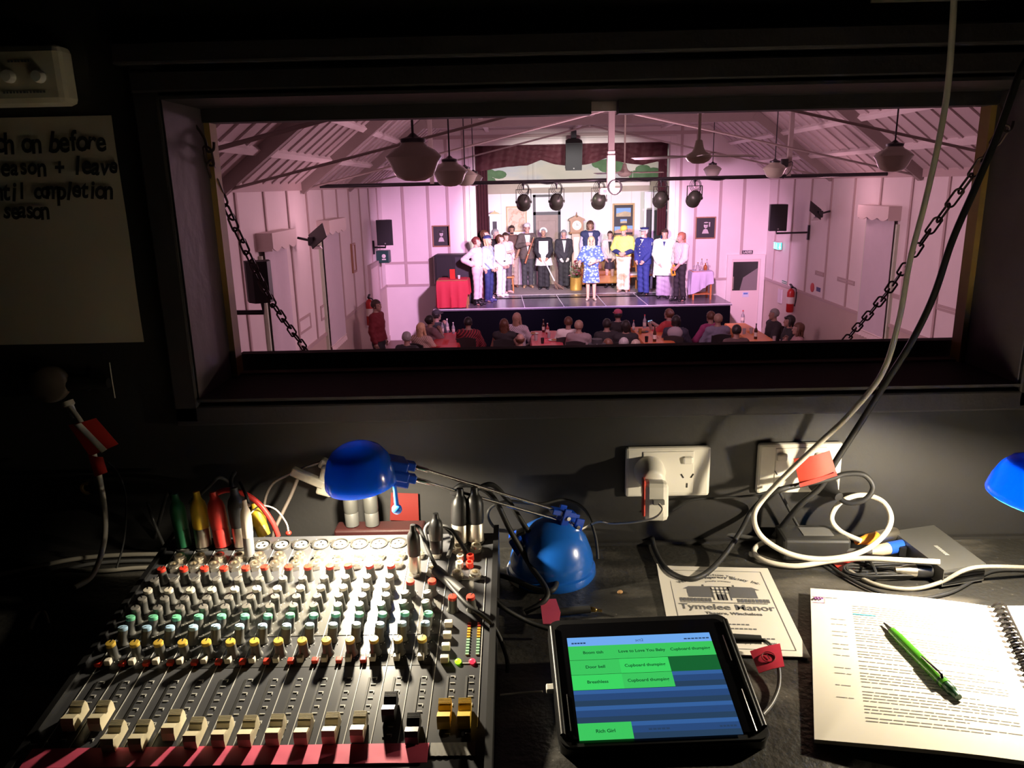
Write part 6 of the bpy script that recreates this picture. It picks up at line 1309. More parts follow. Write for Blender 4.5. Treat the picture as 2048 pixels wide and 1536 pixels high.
    def hair(s,mat,style='short',vol=.014,line=.062):
        H_=s.headf(); S=s.s; J=s.J
        def f(P):
            q=H_(P); d=ellp(q,(0,.016,.038),(.078+vol,.097+vol,.095+vol))
            face=np.maximum(q[...,1]+.045,q[...,2]-line)            # region in front of the ears and below the hair line
            cut=np.maximum(-(q[...,1]+.030),q[...,2]-line)
            fc=np.maximum(q[...,1]-.0-.0,(q[...,2]-line+.5*(q[...,1]+.10)*0))
            face=np.maximum(q[...,1]+.020,q[...,2]-line)
            d=np.maximum(d,-face)
            if style in('short','buzz'): d=np.maximum(d,-(q[...,2]+.045-.25*(q[...,1])))
            elif style=='bald': d=np.maximum(d,q[...,2]-.045); d=np.maximum(d,-(q[...,2]+.04))
            L=[d]
            if style=='bob': L+=[seg(q,(sd*.070,.020,.02),(sd*.076,.005,-.075),.032,.024) for sd in(-1,1)]+[seg(q,(0,.075,.02),(0,.075,-.07),.055,.045,1.2,.7),seg(q,(-.06,-.075,.075),(.05,-.082,.082),.022,.024)]
            if style=='long': L+=[seg(q,(sd*.072,.015,.02),(sd*.088,-.025,-.22),.032,.024) for sd in(-1,1)]+[seg(q,(0,.075,.03),(0,.085,-.26),.065,.055,1.25,.6)]
            if style=='bun': L+=[ellp(q,(0,.105,.045),(.045,.042,.045))]
            if style=='pony': L+=[ellp(q,(0,.10,.075),(.03,.03,.03)),seg(q,(0,.12,.07),(0,.15,-.20),.034,.020)]
            if style=='curly': L+=[ellp(q,(.06*math.cos(a),.03+.06*math.sin(a),.085+.02*math.sin(3*a)),(.045,.045,.04)) for a in(0,1.2,2.4,3.6,4.8)]
            d=union(L,.018)
            return (d+.0035*np.sin(q[...,0]*150)*np.sin(q[...,2]*70+q[...,1]*90))*S
        c=J['hd']; e=.20*S; lo=[c.x-e,c.y-e-.03,c.z-(.36 if style in('long','pony') else .19)*S]; hi=[c.x+e,c.y+e+.05,c.z+.22*S]
        s.mesh('hair',f,lo,hi,mat,res=.010)
    def cap_hat(s,mat,brim=True,h=.10,name='cap',flat=False,band=None):
        S=s.s; m=Matrix.Translation(s.J['hd'])@s.HM.to_4x4()@Matrix.Scale(S,4)
        b=MB(); pr=[(.098,.052),(.104,.085),(.092,.125),(.055,.150),(0,.155)] if not flat else [(.096,.052),(.098,.088),(.125,.118),(.122,.132),(.06,.142),(0,.142)]
        bb=MB(); bb.lathe(pr,(0,.012,0),(0,0,1),22,sx=.92,sy=1.05)
        if brim: bb.prism([(.088*math.sin(a),-.085-.085*math.cos(a)) if abs(a)<1.5 else (.09*math.sin(a),-.055) for a in [(-1.55+3.1*i/12) for i in range(13)]],.052,.060)
        b.add([m@Vector(v) for v in bb.v],bb.f,True); o=b.build(name,mat,s.t)
        if band is not None:
            bb=MB(); bb.lathe([(.0985,.055),(.1005,.085)],(0,.012,0),(0,0,1),22,False,sx=.93,sy=1.06); b=MB(); b.add([m@Vector(v) for v in bb.v],bb.f,True); b.build('hat_band',band,s.t)
    def top(s,name,mat,sleeve=2,hem=.86,o=.016,loose=1.25,flare=0,neck=1.50,open_=None,sl2=None,yscale=None):
        """shirt or jacket: sleeve 0 none .. 1 elbow .. 2 wrist; hem height in body units"""
        J,S=s.J,s.s; zh=hem*S+s.off; zn=J['neck'].z+(neck-1.475)*S
        def f(P):
            L=[s.torso(P,o)]
            if hem<.95: 
                for n in'LR':
                    if not s.sit: L.append(seg(P,J['hip'+n]+Vector((0,0,.05)),J['hip'+n].lerp(J['kn'+n],max(0,(.93-hem)/.43)),(.094+flare)*S*s.k+o,(.092+2*flare)*S*s.k+o))
            d=union(L,.05)
            if sleeve>0:
                for n in'LR': d=smin(d,s.arm(P,n,o*.8,min(1.94,sleeve),loose),.025)
            d=d+.004*np.sin(P[...,2]*60+P[...,0]*30)*np.sin(P[...,0]*45+P[...,1]*30)
            tb=np.maximum(zh-P[...,2],P[...,2]-zn); core=np.abs(P[...,0])<.17
            near=np.linalg.norm((P-np.array(J['pel'],np.float32))[...,:2],axis=-1)<.22*S*s.k
            lowcut=np.where(near,zh-P[...,2],-1)
            nk=np.maximum(P[...,2]-zn,-1)
            d=np.maximum(d,lowcut) if sleeve>0 else np.maximum(d,zh-P[...,2])
            d=np.maximum(d,np.where(np.linalg.norm((P-np.array(J['neck'],np.float32))[...,:2],axis=-1)<.11*S,P[...,2]-zn,-1))
            return d
        lo,hi=s.bounds(.14,min(J['wrL'].z,J['wrR'].z,zh)-.06,max(J['neck'].z+.08,J['elL'].z+.08,J['elR'].z+.08,J['wrL'].z+.06,J['wrR'].z+.06)); s.mesh(name,f,lo,hi,mat)
    def vneck(s,name,mat,w=.055,z0=1.12,z1=1.44,off=.030,shape='v'):
        """the shirt front or apron bib laid on the chest"""
        J,S=s.J,s.s; b=MB()
        def fn(u,v):
            z=(z0+(z1-z0)*v); ww=w*(v if shape=='v' else 1)+(.004 if shape=='v' else 0); x=(u-.5)*2*ww
            yy=s.frontY(x*S,z*S+s.off)-off
            return (x*S,yy,z*S+s.off)
        b.grid(fn,8,14,True,.006); return b.build(name,mat,s.t)
    def frontY(s,x,z):
        ys=np.linspace(-.30,.02,65); P=np.stack([np.full(65,x),ys,np.full(65,z)],-1).astype(np.float32)[None]
        d=s.torso(P)[0]; i=np.argmax(d<0); return float(ys[i]) if (d<0).any() else -.03
    def trousers(s,mat,o=.014,flare=.012,top_=1.0,name='trousers',bottom=.07):
        J,S=s.J,s.s
        def f(P):
            L=[seg(P,J['pel']+Vector((0,0,-.03*S)),J['pel']+Vector((0,0,.05*S)),.160*S*s.k+o,.152*S*s.k+o,1,.72)]
            d=L[0]
            for n in'LR': d=smin(d,s.leg(P,n,o,flare),.04)
            d=d+.004*np.sin(P[...,2]*48+P[...,0]*20)
            zt=J['pel'].z+(top_-.97)*S; d=np.maximum(d,P[...,2]-zt) 
            if not s.sit: d=np.maximum(d,bottom*S-P[...,2])
            return d
        lo,hi=s.bounds(.15,(.02 if not s.sit else J['anL'].z-.08),J['pel'].z+.12); s.mesh(name,f,lo,hi,mat)
    def skirt(s,mat,top_=1.05,hem=.55,r0=.15,r1=.22,name='skirt',sy=.75):
        S=s.s; b=MB(); n=36; z0,z1=hem*S,top_*S; c=s.J['pel']
        b.grid(lambda u,v:((r1+(r0-r1)*v)*S*s.k*math.cos(2*PI*u)*(1+.05*(1-v)*math.sin(9*2*PI*u)),c.y+(r1+(r0-r1)*v)*S*s.k*sy*math.sin(2*PI*u)*(1+.05*(1-v)*math.sin(9*2*PI*u)),z0+(z1-z0)*v),n,10,True,.008); b.build(name,mat,s.t)
    def shoes(s,mat,boot=0):
        J,S=s.J,s.s
        for n in'LR':
            a=J['an'+n]; t=J['toe'+n]
            def f(P):
                d=union([seg(P,a+Vector((0,.035*S,-.042*S)),a+Vector((0,-.02*S,-.030*S)),.040*S,.042*S),seg(P,a+Vector((0,-.02*S,-.036*S)),t+Vector((0,-.01*S,-.0*S)),.042*S,.034*S)],.02)
                if boot: d=smin(d,seg(P,a,a+Vector((0,0,boot)),.050*S,.056*S),.02)
                return np.maximum(d,(a.z-.085*S)-P[...,2])
            lo=[min(a.x,t.x)-.08,t.y-.09,a.z-.11]; hi=[max(a.x,t.x)+.08,a.y+.12,a.z+.09+boot]; s.mesh('shoe',f,lo,hi,mat,res=.011)
    def belt(s,mat,z=1.0,o=.024):
        S=s.s; b=MB(); c=s.J['pel']; b.lathe([((.155*s.k+o)*S,-.018),((.155*s.k+o)*S,.018)],(c.x,c.y,z*S+s.off),(0,0,1),28,False,sx=1,sy=.74); b.build('belt',mat,s.t)
    def gloves(s,mat):
        for sd,n in((-1,'L'),(1,'R')):
            J,S=s.J,s.s; E,Wv=J['el'+n],J['wr'+n]; dv=(Wv-E).normalized()
            b=MB(); b.tube([Wv-dv*.01,Wv+dv*.04,Wv+dv*.085],[.038*S,.045*S,.040*S],12); 
            side=dv.cross(Vector((sd,0,.2))).normalized(); inn=dv.cross(side).normalized(); inn=inn if inn.x*sd<0 else -inn
            for k,L in enumerate((.068,.078,.073,.056)):
                o=Wv+dv*.075*S+side*(.030-.020*k)*S; b.tube([o-dv*.02*S,o+dv*L*.5*S+inn*.006*S,o+dv*L*.9*S+inn*.024*S,o+dv*L*S+inn*.036*S],[.0125*S,.012*S,.011*S,.008*S],6)
            o=Wv+dv*.035*S+side*.030*S; b.tube([o,o+(side*.025+dv*.025)*S,o+(side*.030+dv*.058)*S],[.015*S,.0135*S,.010*S],6); b.build('glove',mat,s.t)
    def part(s,name,mat,fn): b=MB(); fn(b,s); return b.build(name,mat,s.t)
    def wpos(s,p): return s.t.matrix_basis@Vector(p)
# ---------------- cast on the stage ----------------
def place(px,fy,hy,zf=1.05,extra=.0):
    p=aZ(px,fy-4,zf); return tuple(p),aY(px,hy,p.y).z-zf-extra
def hairm(n,c): return M('hair_'+n,c,.5,noise=.2,nscale=60)
hb,hbl,hbk,hgr,hrd,hdk=hairm('brown',(.09,.035,.018)),hairm('blonde',(.62,.40,.24)),hairm('black',(.014,.011,.011)),hairm('grey',(.26,.25,.25)),hairm('auburn',(.15,.03,.03)),hairm('dark',(.04,.02,.016))
def cloth(n,c,noise=.06): return M('cloth_'+n,c,.8,noise=noise,nscale=7)
wh=cloth('white',(.84,.80,.78)); navy=cloth('navy',(.022,.030,.14)); blkc=cloth('black',(.022,.020,.024)); dgrey=cloth('dark_suit',(.035,.033,.040)); shoe_b=M('shoe_black',(.012,.012,.014),.35); shoe_t=M('shoe_tan',(.40,.24,.14),.5)
# maid, butler, gentleman with the stick
l,h=place(1088,582,457,1.056); f=Fig('person in white maid cap and apron over black clothes, holding a broom',l,R_(-4),h,'tan',('low','low'),build=1.08)
f.trousers(blkc,.016,.03); f.top('blouse',blkc,2,.84,.016); f.shoes(shoe_b); f.hair(hgr,'short'); f.brows(hgr)
f.skirt(M('apron_white',(.84,.82,.80),.8),1.04,.70,.175,.235,'apron',.74); f.vneck('apron_bib',MATS['apron_white'],.135,1.02,1.40,.034,'box')
def maidcap(b,s):
    for i in range(13):
        a=-1.45+2.9*i/12; p=s.hp_(.092*math.sin(a),-.035,.030+.098*math.cos(a)); b.ell(p,(.030*s.s,.024*s.s,.034*s.s),n=9,m=6)
    b.ell(s.hp_(0,.03,.105),(.085*s.s,.07*s.s,.045*s.s))
f.part('frilled_cap',MATS['apron_white'],maidcap)
bw=f.wpos((.02,-.27,.86)); be=aY(1117,572,l[1]-.22); be.z=1.075; br=thing('broom','broom with white handle and brown bristles held by the maid','broom',tuple(be))
m0=bw.lerp(be,.72); b=MB(); b.cyl(bw,m0,.016,.020,10); b.build('handle',M('broom_white',(.80,.76,.72),.5),br,world=True)
b=MB()
for k in range(26):
    a=rng.uniform(-1,1); c_=rng.uniform(-1,1); b.tube([m0,m0.lerp(be,.4)+Vector((a*.05,c_*.04,0)),be+Vector((a*.12+.04,c_*.07,rng.uniform(-.02,.05)))],[.012,.010,.006],5)
b.build('bristles',M('bristle_brown',(.20,.12,.09),.8),br,world=True)
l,h=place(1128,580,461,1.056); f=Fig('person in black butler suit with bow tie and white gloves',l,R_(2),h,'pink',('low','low'),build=1.12)
f.trousers(dgrey,.016,.022); f.top('tail_coat',dgrey,2,.80,.022); f.shoes(shoe_b); f.hair(hgr,'short'); f.brows(hgr); f.vneck('shirt_front',wh,.055,1.10,1.46); f.gloves(M('glove_white',(.85,.83,.82),.7))
f.part('bow_tie',dgrey,lambda b,s:(b.ell(s.J['neck']+Vector((-.028,-.090,.005)),(.026,.010,.018)),b.ell(s.J['neck']+Vector((.028,-.090,.005)),(.026,.010,.018)),b.ell(s.J['neck']+Vector((0,-.095,.005)),.009)))
l,h=place(1056,579,446,1.056,.03); f=Fig('person in grey tweed jacket and patterned cap, holding a long wooden stick',l,R_(4),h,'pink',('chest','chest'))
f.trousers(cloth('charcoal',(.05,.048,.055)),.014,.02); f.top('tweed_jacket',ramp_mat('tweed','noise',[(0,(.07,.055,.05)),(1,(.15,.11,.10))],60,.85),2,.80,.024); f.shoes(shoe_t); f.vneck('shirt_front',wh,.075,1.02,1.46); f.brows(hgr); f.glasses()
f.cap_hat(ramp_mat('patterned_cap','voronoi',[(0,(.10,.08,.10)),(.3,(.60,.55,.58)),(1,(.80,.76,.78))],28,.8),False)
a=f.wpos((.16,-.33,1.46)); e=f.wpos((-.10,-.36,.74)); st=thing('wooden_stick','long brown wooden stick held diagonally by the person in tweed','stick',tuple(e)); b=MB(); b.tube([e,e.lerp(a,.5),a],[.030,.024,.017],12); b.build('shaft',M('stick_wood',(.32,.09,.03),.35,noise=.2,nscale=20),st,world=True)
b=MB(); b.ell(a,.022); b.cyl(e.lerp(a,.32),e.lerp(a,.35),.031,.030,12); b.build('fitting',gold,st,world=True)
# left group
l,h=place(1026,578,452,1.056); f=Fig('bearded person in brown tee shirt and khaki trousers, wearing glasses',l,R_(6),h,'tan',('down','low'),build=1.08)
f.trousers(cloth('khaki',(.42,.30,.27)),.016,.03); f.top('tee_shirt',cloth('brown_tee',(.12,.06,.05)),.75,.90,.02); f.shoes(M('shoe_brown',(.16,.06,.04),.5)); f.hair(hdk,'short'); f.glasses(); f.brows(hdk)
f.part('beard',hdk,lambda b,s:b.ell(s.hp_(0,-.066,-.075),(.040*s.s,.034*s.s,.036*s.s)))
l,h=place(994,592,459,1.056); f=Fig('grey haired person in black shirt behind the women at left, facing right',l,R_(55),h,'pink',('down','down'))
f.trousers(blkc); f.top('shirt',blkc,.8,.86,.018); f.hair(hgr,'short'); f.shoes(shoe_b); f.brows(hgr)
l,h=place(974,603,461,1.05); f=Fig('person with long dark hair looking up to the right, in a black and yellow top',l,R_(68),h,'pink',('down','down'),head=(.1,-.28))
f.trousers(cloth('coral',(.55,.25,.22))); f.top('top',blkc,.7,.86,.016); f.hair(hb,'long'); f.shoes(M('shoe_pink',(.70,.42,.40),.5)); f.part('yellow_scarf',cloth('mustard',(.70,.48,.14)),lambda b,s:b.ell(s.J['chest']+Vector((-.03,-.02,.03)),(.16,.13,.15)))
l,h=place(1014,590,466,1.056); f=Fig('dark haired person in pink patterned blouse beside the brown tee shirt',l,R_(38),h,'pink',('chest','down'))
f.trousers(cloth('dusk_trousers',(.10,.07,.10))); f.top('blouse',ramp_mat('pink_pattern','voronoi',[(0,(.45,.22,.28)),(.3,(.74,.52,.56)),(1,(.80,.62,.66))],30,.8),1.4,.84,.024,1.5); f.hair(hdk,'bob',.012); f.shoes(M('shoe_pink',(.7,.42,.4),.5)); f.brows(hdk)
l,h=place(1003,597,470,1.05); f=Fig('person in white jacket with dark belt and pale patterned trousers, facing right',l,R_(60),h,'pink',('low','low'),head=(.05,-.12))
f.trousers(ramp_mat('pale_pattern','noise',[(0,(.45,.40,.62)),(.5,(.76,.72,.78)),(1,(.84,.80,.82))],16,.8),.018,.03); f.top('white_jacket',wh,2,.84,.022,1.4); f.belt(blkc,1.02,.034); f.hair(hb,'bob'); f.shoes(wh); f.brows(hb)
l,h=place(979,607,470,1.05,.03); f=Fig('person in blue and white blouse, navy trousers and white banded visor cap',l,R_(66),h,'fair',('low','low'),head=(0,-.15))
f.trousers(navy,.014,.016); f.top('blouse',ramp_mat('blue_white_blouse','noise',[(0,(.10,.22,.60)),(.45,(.40,.52,.78)),(.62,(.80,.80,.84)),(1,(.84,.83,.84))],9,.8),2,.88,.018); f.hair(hbl,'long'); f.cap_hat(navy,True,band=wh); f.shoes(M('shoe_blue',(.06,.06,.2),.4)); 
l,h=place(957,614,475,1.05); f=Fig('person with auburn bun in white shirt, white trousers and black boots, hand on hip',l,R_(70),h,'pink',(((.27,.26,1.20),(.17,.02,1.04)),'low'),build=1.05)
f.trousers(cloth('cream_white',(.82,.76,.76)),.016,.02,bottom=.17); f.top('white_shirt',wh,1.75,.96,.022,1.35); f.hair(hrd,'bun',.016); f.shoes(shoe_b,.16); f.belt(M('belt_tan',(.35,.2,.15),.5),1.02,.022); f.brows(hrd)
# centre
l,h=place(1180,576,443,1.056); f=Fig('person with brown bob in navy vest over lilac shirt behind the presenter',l,R_(0),h,'tan',('down','down'),build=1.08)
f.trousers(cloth('dusk_trousers',(.1,.07,.1))); f.top('shirt',cloth('lilac_shirt',(.58,.54,.74)),2,.86,.016); f.top('quilted_vest',cloth('vest_navy',(.035,.045,.12)),0,.88,.032); f.vneck('shirt_front',MATS['cloth_lilac_shirt'],.055,1.10,1.46,.044); f.hair(hb,'bob',.022); f.shoes(shoe_b); f.brows(hb)
l,h=place(1182,604,474,1.05); f=Fig('blonde person in blue and white floral dress and glasses at stage centre, hand out',l,R_(-4),h,'pink',(((.30,-.10,1.13),(.33,-.34,1.05)),((.27,-.02,1.13),(.04,-.24,1.06))),build=1.15)
fl=ramp_mat('floral_dress','voronoi',[(0,(.80,.78,.82)),(.30,(.78,.76,.82)),(.42,(.12,.18,.52)),(1,(.04,.06,.32))],15,.8,vec=(1,1,1.3))
f.top('dress_bodice',fl,.85,.98,.024,1.5,neck=1.47); f.skirt(fl,1.06,.50,.165,.205,'dress_skirt',.78); f.hair(hbl,'long',.020); f.glasses(); f.shoes(M('shoe_nude',(.66,.42,.36),.5)); f.brows(hbl)
b=MB(); p=f.wpos((.03,-.30,1.05)); b.box(p,(.15,.012,.11),(.5,.2,.1)); tag(b.build('cue_card',paper),'white cue card held by the presenter in the floral dress','card')
l,h=place(1219,579,463,1.056); f=Fig('person in pale pink jacket over black top, dark skirt and ankle boots',l,R_(-8),h,'fair',('low','low'),build=.95)
f.skirt(cloth('plum_skirt',(.055,.035,.05)),1.04,.60,.150,.175,'skirt',.78); f.top('jacket',cloth('pale_pink',(.72,.58,.57)),1.9,.92,.026,1.4); f.vneck('black_top',blkc,.05,1.08,1.45,.044); f.hair(hdk,'bun',.010); f.shoes(shoe_b,.07); f.brows(hdk); f.glasses()
l,h=place(1246,588,451,1.056,.03); f=Fig('person in yellow cap and yellow work shirt with patched beige trousers',l,R_(-18),h,'pink',(((.27,.02,1.13),(.05,-.24,1.06)),((.28,.02,1.13),(.07,-.24,1.06))),build=1.12,head=(-.25,.2))
f.trousers(ramp_mat('patched_trousers','noise',[(0,(.42,.28,.18)),(.40,(.52,.38,.26)),(.47,(.74,.62,.54)),(1,(.78,.68,.62))],3.2,.85,1),.020,.035); f.top('navy_undersleeve',navy,1.85,1.0,.017,1.25); f.top('yellow_shirt',cloth('hi_vis',(.80,.68,.16)),.8,.96,.030,1.5); f.cap_hat(cloth('cap_yellow',(.78,.52,.08)),True); f.hair(hgr,'short',.008); f.shoes(M('shoe_tan2',(.36,.24,.2),.6),.06); f.belt(M('belt_brown',(.3,.15,.06),.5),.98,.036)
f.part('beard',hgr,lambda b,s:b.ell(s.hp_(0,-.064,-.078),(.042*s.s,.034*s.s,.034*s.s)))
# right
l,h=place(1286,594,453,1.05,.04); f=Fig('white bearded person in navy uniform with peaked cap and silver buttons',l,R_(-42),h,'pink',('low','low'),build=1.12)
f.trousers(cloth('uniform',(.025,.035,.20)),.016,.02); f.top('uniform_jacket',MATS['cloth_uniform'],2,.82,.026); f.vneck('shirt_front',wh,.05,1.33,1.47,.040); f.shoes(shoe_b); f.hair(hairm('white',(.75,.72,.70)),'short',.008); f.cap_hat(navy,True,flat=True,band=wh)
f.part('beard',MATS['hair_white'],lambda b,s:b.ell(s.hp_(0,-.062,-.078),(.047*s.s,.038*s.s,.040*s.s)))
f.part('necktie',navy,lambda b,s:b.box((s.J['neck'].x,s.frontY(0,1.38*s.s)-.050,1.38*s.s),(.04,.008,.15)))
for k in range(4):
    f.part('button',silver,lambda b,s:b.ell((-.035*s.s,s.frontY(0,(1.30-.085*k)*s.s)-.030,(1.30-.085*k)*s.s),(.016,.008,.016),n=8,m=6))
for sd in(-1,1): f.part('shoulder_badge',wh,lambda b,s:b.box(s.J['shR' if sd>0 else 'shL']+Vector((sd*.075,-.02,-.06)),(.012,.07,.08),bev=.004)); f.part('pocket_flap',silver,lambda b,s:b.box((sd*.085,s.frontY(sd*.085,1.28*s.s)-.032,1.28*s.s),(.05,.006,.012)))
l,h=place(1326,600,459,1.05); f=Fig('smiling dark haired person in long white coat and mauve trousers',l,R_(-14),h,'pink',('low','down'),build=1.18,head=(-.1,.18))
f.trousers(cloth('mauve',(.46,.38,.50)),.022,.04); f.top('white_coat',cloth('coat_white',(.86,.86,.83)),2,.60,.036,1.5,.02); f.hair(hdk,'short',.012); f.shoes(shoe_b); f.vneck('shirt_front',navy,.03,1.34,1.46,.052); f.brows(hdk)
f.part('coat_lapel',cloth('coat_shadow',(.74,.74,.72)),lambda b,s:[b.tube([(sd*.06,s.frontY(sd*.06,1.44*s.s)-.05,1.44*s.s),(sd*.045,s.frontY(sd*.05,1.3*s.s)-.052,1.32*s.s),(.008*sd,s.frontY(0,1.15*s.s)-.05,1.15*s.s)],[.02,.024,.006],8) for sd in(-1,1)])  # lapel shade put in as a darker copy of the coat white
l,h=place(1358,606,466,1.05); f=Fig('person with strawberry ponytail, white blouse and black trousers, facing left',l,R_(-62),h,'pink',('down',((.22,-.06,1.12),(.13,-.20,.92))),build=1.0,step=.05)
f.trousers(cloth('black_trousers',(.028,.024,.030)),.012,.02,bottom=.12); f.top('white_blouse',wh,1.45,.98,.028,1.6); f.hair(hairm('strawberry',(.45,.19,.11)),'pony',.016); f.shoes(shoe_b,.12); f.brows(hb)
f.part('hair_bow',hrd,lambda b,s:b.ell(s.hp_(0,.105,.10),(.045*s.s,.02*s.s,.02*s.s)))
p=aY(1346,544,Vector(l).y-.12); sc_=thing('yellow_scanner','yellow hand tool hanging from the hand of the person in white blouse','tool',tuple(p)); b=MB(); b.box(p,(.11,.05,.19),(0,R_(-12),0),bev=.015); b.build('body',M('tool_yellow',(.80,.36,.02),.4),sc_,world=True); b=MB(); b.box(p+Vector((0,-.028,-.005)),(.045,.008,.075),(0,R_(-12),0)); b.build('screen',blk_pl,sc_,world=True); b=MB(); b.box(p+Vector((.02,0,.13)),(.06,.04,.10),(0,R_(-8),0),bev=.012); b.build('grip',MATS['tool_yellow'],sc_,world=True)
wd_=thing('small_dog_toy','small white and black toy on the stage floor by the black boots','toy',tuple(aZ(1351,594,1.05))); b=MB(); b.ell((0,0,.09),(.06,.09,.07)); b.ell((0,-.09,.16),(.05,.05,.05)); b.build('toy_body',wh,wd_); b=MB(); [b.ell((sx*.045,-.08,.20),(.018,.012,.03)) for sx in(-1,1)]; b.ell((0,-.14,.155),.014); b.build('ears_and_nose',blk_pl,wd_)
# ---------------- tables and audience on the hall floor ----------------
TZ=.75
red_t=M('table_red',(.62,.06,.06),.5,noise=.06); pink_t=M('table_pink_red',(.68,.10,.13),.45,noise=.06); org_t=M('table_orange',(.72,.20,.07),.5,noise=.06)
def long_table(label,clabel,x0,x1,y0,y1,m_):
    t=thing('trestle_table',label,'table',((x0+x1)/2,(y0+y1)/2,0)); b=MB(); b.bx(x0+.02,x1-.02,y0+.02,y1-.02,TZ-.035,TZ-.006); b.build('tabletop',M('table_board',(.5,.42,.3),.6),t,world=True)
    for x in(x0+.12,x1-.12):
        for y in(y0+.2,y1-.2): b=MB(); b.cyl((x,y,0),(x,y,TZ-.035),.02,n=10); b.build('leg',dark_metal,t,world=True)
    b=MB(); o=drape(b,x1-x0,y1-y0,TZ-.004,lambda a:.24,2,.004).build('tablecloth',m_,loc=((x0+x1)/2,(y0+y1)/2,0)); tag(o,clabel,'tablecloth'); return t
def tb_px(pxs,y_near,lab,cl,m_,yn=None):
    a,c=aZ(pxs[0],pxs[2],TZ),aZ(pxs[1],pxs[2],TZ); far=aZ((pxs[0]+pxs[1])/2,pxs[2],TZ).y; long_table(lab,cl,a.x,c.x,far-y_near,far,m_)
tb_px((877,924,664),2.4,'trestle table under the red cloth at the left of the hall','red cloth on the table at the left, before the plaid shirt',red_t)
tb_px((1062,1117,661),2.4,'trestle table under the pink-red cloth at the centre left','pink-red cloth on the table behind the bald head',pink_t)
tb_px((1262,1318,653),2.4,'trestle table under the orange cloth below the phone holder','orange cloth on the table beside the phone holder',org_t)
tb_px((1448,1492,646),2.6,'trestle table under the orange cloth near the end wall door','orange cloth on the table before the grey haired man at right',M('table_orange2',(.78,.28,.08),.5,noise=.06))
def on_table(px,py): p=aZ(px,py,TZ+.004); return tuple(p)
for px,py,h_,r,gm_,cp,lab in ((885,667,.27,.036,glz,blk_pl,'dark capped clear bottle on the red table, left of three'),(895,665,.31,.040,glz,white_pl,'tall clear water bottle on the red table, middle of three'),(907,667,.25,.036,glz,white_pl,'clear bottle at the right corner of the red table'),(1087,664,.28,.034,brg,silver,'brown bottle at the far end of the pink-red table'),(1095,668,.24,.038,M('red_glass',(.35,.04,.04),.2,coat=.3),white_pl,'red bottle on the pink-red table beside the brown one'),(1267,660,.22,.030,glz,capred,'small bottle at the left edge of the central orange table'),(1289,656,.30,.040,glz,capred,'large clear bottle at the far end of the central orange table'),(1309,683,.32,.036,brg,blk_pl,'dark wine bottle at the near end of the central orange table'),(1485,645,.28,.042,glz,capred,'clear bottle at the far end of the right orange table'),(1511,678,.32,.034,brg,blk_pl,'dark beer bottle at the centre of the right orange table')):
    bottle_thing(lab,on_table(px,py),h_,r,gm_,cp,lbl)
for px,py,lab in((1072,681,'clear tumbler on the pink-red table, nearest the bald head'),(1085,687,'dark sauce caddy jar at the near end of the pink-red table'),(1098,676,'clear tumbler at the centre of the pink-red table'),(1280,668,'amber tumbler on the central orange table'),(1293,684,'dark jar beside the wine bottle on the orange table'),(1488,668,'clear tumbler on the right orange table'),(1502,667,'small cup on the right orange table behind the beer bottle'),(1548,684,'clear cup at the near right edge of the right orange table')):
    b=MB(); b.lathe([(.030,0),(.038,.12),(.034,.12),(.028,.006)],n=14); tag(b.build('tumbler',dark_metal if 'dark' in lab else M('amber_glass2',(.45,.22,.06),.15,trans=.3) if 'amber' in lab else glz,loc=on_table(px,py)),lab,'glass')
for px,py,lab in((1066,668,'white plate with food at the far left of the pink-red table'),(1108,681,'white paper plate on the pink-red table beside the grey shirt'),(1286,664,'dark platter of snacks on the central orange table'),(870,693,'folded red napkin plate on the red table')):
    b=MB(); b.lathe([(.06,0),(.12,.012),(.125,.016),(.06,.008),(0,.008)],n=22); b.mat(1); b.ell((0,0,.02),(.06,.05,.02)); tag(b.build('plate',[white_pl if 'white' in lab else red_t if 'red n' in lab else blk_pl,M('food',(.42,.2,.08),.7,noise=.3,nscale=40)],loc=on_table(px,py)),lab,'plate')
CH0=None
def stack_chair(loc,yaw,label):
    global CH0
    if CH0 is not None: return dup(CH0,loc,yaw,label)
    t=thing('stacking_chair',label,'chair',loc,yaw); m_=M('chair_black',(.02,.02,.022),.5)
    b=MB(); b.box((0,-.02,.43),(.44,.44,.03),bev=.012); b.build('seat',m_,t)
    b=MB(); b.grid(lambda u,v:(-.21+.42*u,.225+.03*v-.03*math.sin(PI*u),.56+.30*v-.03*(2*u-1)**2*v),12,6,True,.02); b.build('backrest',m_,t)
    for x in(-.2,.2): b=MB(); b.cyl((x,-.2,0),(x,-.2,.42),.013,n=8); b.build('leg',dark_metal,t); b=MB(); b.tube([(x,.24,0),(x,.20,.43),(x,.255,.84)],.013,8); b.build('leg',dark_metal,t)
    CH0=t; return t
plaid=ramp_mat('red_plaid','wave',[(0,(.05,.012,.018)),(.55,(.10,.014,.02)),(1,(.42,.04,.06))],9,.85,0,(1,1,1),'DIAGONAL')
checks=ramp_mat('white_check','wave',[(0,(.70,.64,.68)),(.6,(.66,.58,.64)),(1,(.22,.16,.24))],14,.85,0,(1,1,1),'DIAGONAL')
stripes=ramp_mat('beige_stripe','wave',[(0,(.60,.45,.38)),(.6,(.58,.42,.36)),(1,(.25,.15,.12))],12,.85,1,(1,1,1),'DIAGONAL')
